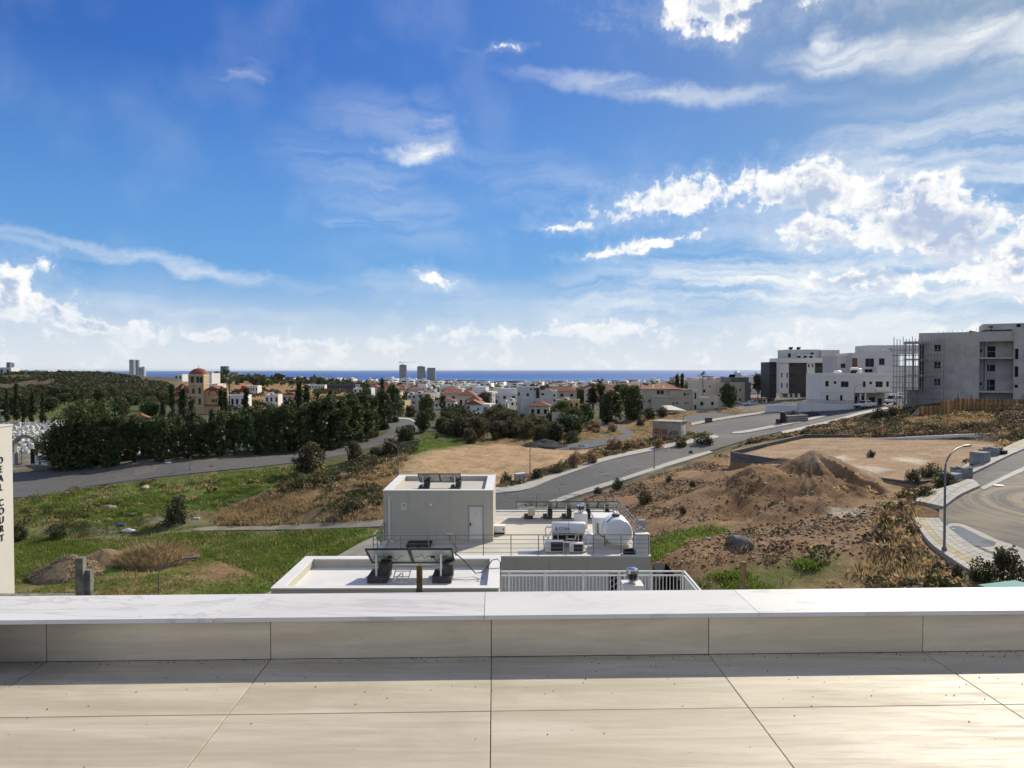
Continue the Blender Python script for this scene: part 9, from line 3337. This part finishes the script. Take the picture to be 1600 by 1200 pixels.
def far_city():
 rng = np.random.default_rng(3)
 mats = [MAT['white'], MAT['cream'], MAT['whitewall'], MAT['greyblue'], MAT['redroof'], MAT['beige'], MAT['glass']]
 V, F_, MI = [], [], []
 nb = 0
 n = 17500
 Y = 800 * (6150 / 800) ** (rng.random(n) ** 0.75)
 px = rng.uniform(150, 1260, n)
 px = np.where(rng.random(n) < 0.12, rng.uniform(-250, 1700, n), px)
 X = (px - 800) / F_PX * Y
 dens = fbm(X, Y, 0.0016, 3, 5)
 keep = dens > rng.uniform(0.25, 0.5, n)
 keep &= ~((px < 330) & (Y < 1500)) & ~((Y < 1150) & ((px < 600) | (rng.random(n) < 0.5)))
 X, Y, px = X[keep], Y[keep], px[keep]
 Z = H_ground(X, Y)
 n = len(X)
 W = rng.uniform(8, 19, n); D = rng.uniform(8, 15, n)
 far = np.clip((Y - 1500) / 3500, 0, 1)
 Hh = rng.choice([3.4, 6.6, 7, 9.6, 12.8], n, p=[.2, .3, .25, .15, .1]) * (1 + 0.9 * far * (rng.random(n) < 0.35))
 a = rng.uniform(-0.5, 0.5, n)
 roof = rng.random(n) < np.where(Y < 2200, 0.35, 0.12)
 wm = rng.choice([0, 1, 2, 3, 5], n, p=[.36, .2, .24, .12, .08])
 box = np.array([(x, y, z) for z in (0, 1) for y in (-.5, .5) for x in (-.5, .5)])
 bf = np.array([(4, 5, 7, 6), (0, 1, 5, 4), (1, 3, 7, 5), (3, 2, 6, 7), (2, 0, 4, 6)])

 def emit(cx, cy, z0, z1, w, d, ang, mi):
  v = box[None] * np.stack([w, d, np.ones_like(w)], 1)[:, None]
  ca, sa = np.cos(ang)[:, None], np.sin(ang)[:, None]
  vx = v[:, :, 0] * ca - v[:, :, 1] * sa + cx[:, None]
  vy = v[:, :, 0] * sa + v[:, :, 1] * ca + cy[:, None]
  vz = np.where(box[None, :, 2] > 0.5, z1[:, None], z0[:, None])
  return np.stack([vx, vy, vz], 2).reshape(-1, 3), np.repeat(mi, 5)
 parts = [emit(X, Y, Z - 4, Z + Hh, W, D, a, wm)]
 k = roof
 parts.append(emit(X[k], Y[k], Z[k] + Hh[k] + 0.01, Z[k] + Hh[k] + 1.2, W[k] * 0.98, D[k] * 0.98, a[k], np.full(k.sum(), 4)))
 k = ~roof & (rng.random(n) < 0.6)
 parts.append(emit(X[k], Y[k], Z[k] + Hh[k], Z[k] + Hh[k] + 2.2, W[k] * 0.4, D[k] * 0.45, a[k], wm[k]))
 for fl in range(4):
  k = (Hh > fl * 3.1 + 2.6)
  sy, cy_ = np.sin(a[k]), np.cos(a[k])
  off = -D[k] / 2
  for sx in (-0.25, 0.25):
   ox = sx * W[k]
   parts.append(emit(X[k] + ox * cy_ - off * sy, Y[k] + ox * sy + off * cy_, Z[k] + fl * 3.1 + 0.9, Z[k] + fl * 3.1 + 2.2, W[k] * 0.26, np.full(k.sum(), 0.2), a[k], np.full(k.sum(), 6)))
 b0 = 0
 for v, mi in parts:
  m = len(v) // 8
  V.append(v)
  F_.append((np.arange(m)[:, None, None] * 8 + bf[None] + b0).reshape(-1, 4))
  MI.append(mi)
  b0 += len(v)
 stuff('distant_city', np_mesh('distant_city', np.concatenate(V), np.concatenate(F_), mats, np.concatenate(MI)))
 # tree crowns of the far town, as one mass
 n = 3000
 Y = 600 * (6100 / 600) ** rng.random(n)
 px = rng.uniform(180, 1400, n)
 X = (px - 800) / F_PX * Y
 k = ~((px < 330) & (Y < 1300))
 X, Y = X[k], Y[k]
 Z = H_ground(X, Y)
 n = len(X)
 Rr = rng.uniform(1.8, 4.5, n)
 per = 9
 d = rng.normal(size=(n, per, 3)); d /= np.linalg.norm(d, axis=2, keepdims=True)
 C = np.stack([X, Y, Z + Rr * 1.1], 1)[:, None] + d * Rr[:, None, None] * np.array([0.8, 0.8, 0.8])
 v, f = cards(C.reshape(-1, 3), np.repeat(Rr * 1.0, per), rng)
 stuff('distant_trees', np_mesh('distant_trees', v, f, [LEAF['dark'], LEAF['mid'], LEAF['maquis']], rng.integers(0, 3, len(f))))


far_city()


# --- towers on the coast
TW = M('tower_glass_grey', (0.13, 0.15, 0.18), 0.35, 0.15, 0.02, spec=0.6)
TB = M('tower_balcony_white', (0.46, 0.46, 0.46), 0.7, 0.1)


def tower(px0, px1, pt, pb, Y, label, shape='box', crane=False, mat=None, crown=False, slabs=True):
 x0, x1 = PX(px0, Y), PX(px1, Y)
 w = x1 - x0
 xc = (x0 + x1) / 2
 zb = gz(xc, Y)
 h = W3(px0, pt, Y).z - zb
 t = thing('coast_tower', label, 'tower', (xc, Y, zb), 0, 'high-rise towers near the coast')
 b = MB()
 n = max(4, int(h / 3.6))
 if shape == 'round':
  b.lathe((0, w / 2, 0), [(w * 0.47, -4), (w * 0.47, h)], 20)
 else:
  b.box(-w * 0.47, w * 0.47, w * 0.03, w * 0.8, -4, h)
 b.build('tower_core', mat or TW, t)
 if slabs:
  b = MB()
  for i in range(1, n):
   z = h * i / n
   sc_ = 1.0
   if crown and i > n - 6:
    sc_ = 1.0 - 0.05 * (i - n + 6)
   if shape == 'round':
    b.lathe((0, w / 2, z), [(w * 0.5 * sc_, -0.55), (w * 0.5 * sc_, 0.55)], 20)
   else:
    b.box(-w * 0.5, w * 0.5, 0, w * 0.83, z - 0.5, z + 0.5)
  o = b.build('floor_slabs', TB, t)
 if crown:
  b = MB(); b.lathe((0, w / 2, h), [(w * 0.36, 0), (w * 0.28, h * 0.03), (w * 0.1, h * 0.045)], 16); b.build('crown_cap', TB, t)
 if crane:
  b = MB()
  b.bar((0, w / 2, h), (0, w / 2, h * 1.14), 3.0); b.bar((-w * 0.5, w / 2, h * 1.14), (w * 1.5, w / 2, h * 1.145), 2.2); b.bar((-w * 0.5, w / 2, h * 1.12), (-w * 0.2, w / 2, h * 1.15), 6)
  b.build('tower_crane', MAT['steel'], t)


tower(622.5, 635, 570, 600, 5600, 'round dark coast tower with a construction crane on top', 'round', True, crown=True)
tower(650.5, 664, 572.5, 601, 5600, 'middle round coast tower with domed top', 'round', False, crown=True)
tower(667, 680, 574.5, 602, 5650, 'square coast tower with a framed top, right of the domed one', 'box')
tower(201.8, 209, 561, 588, 5200, 'taller pale slab of the twin towers on the left skyline', 'box', mat=M('tower_pale', (0.34, 0.36, 0.40), 0.5, 0.05, 0.02))
tower(209.6, 215.8, 561.5, 588, 5260, 'blue-grey slab of the twin towers on the left skyline', 'box')
tower(216, 221, 573, 588, 5100, 'short dark tower right of the twin towers', 'box')
tower(221.3, 226, 572, 588, 5120, 'short white-edged tower right of the twin towers', 'box', mat=MAT['white'])
tower(344, 355, 571.5, 592, 5000, 'dark blue slab tower right of the church', 'box', slabs=False, mat=M('tower_blue_glass', (0.07, 0.10, 0.17), 0.3, 0.1, 0.02))
tower(358, 372, 581, 592, 4900, 'low wide grey tower right of the dark blue slab', 'box')
tower(906.5, 915, 598, 611, 3300, 'left pale slab of the two pale blocks over the town', 'box', mat=MAT['greyblue'])
tower(916.5, 924, 595.8, 611, 3350, 'right taller pale slab of the two pale blocks over the town', 'box', mat=MAT['whitewall'])
tower(1054, 1064, 588, 602, 2500, 'distant grey tower behind the two slim cypresses', 'box')
tower(10, 16, 565, 581, 1500, 'grey tower block on the left skyline, left one', 'box')
tower(16.3, 20.5, 566, 581, 1520, 'grey tower block on the left skyline, right one', 'box')
tower(878, 884, 598, 606, 3600, 'small pale block of flats in the middle of the distant town', 'box', mat=MAT['greyblue'])


# colonnade of an unfinished building on the skyline right of the church
def colonnade():
 Y = 900.0
 t = thing('unfinished_colonnade', 'row of bare concrete columns of an unfinished building on the skyline by the church', 'unfinished building', (PX(385, Y), Y, W3(385, 594, Y).z - 2))
 O = Vector(t.location)
 m = MB(); m.box(-0.45, 0.45, -0.45, 0.45, 0, 1); me = m.mesh('column', MAT['concrete_d'])
 for i in range(22):
  px = 352 + i * 3.0
  pt = 585.5 + (i % 3) * 1.0 if i < 16 else 585.0
  x, z1 = PX(px, Y), W3(px, pt, Y).z
  put('column', me, t, Vector((x, Y, O.z)) - O, scale=(1, 1, z1 - O.z))
 m = MB(O); m.box(PX(350, Y), PX(400, Y), Y + 1, Y + 14, O.z - 3, W3(385, 590, Y).z); m.build('slab_floors', MAT['concrete'], t)


colonnade()

# ------------------------------------------------------------------ the air: thin haze round everything, sky outside
def haze():
 b = MB()
 b.box(-92000, 92000, -92000, 92000, -174, 40)
 mt = bpy.data.materials.new('haze_air')
 mt.use_nodes = True
 t = NT(mt.node_tree)
 mt.node_tree.nodes.remove(mt.node_tree.nodes['Principled BSDF'])
 v = t.n('ShaderNodeVolumePrincipled', {'Color': (0.80, 0.90, 1.0, 1), 'Density': 0.000010, 'Anisotropy': 0.3})
 t.t.links.new(v.outputs[0], mt.node_tree.nodes['Material Output'].inputs['Volume'])
 o = b.build('haze', mt)
 o['kind'] = 'stuff'


haze()
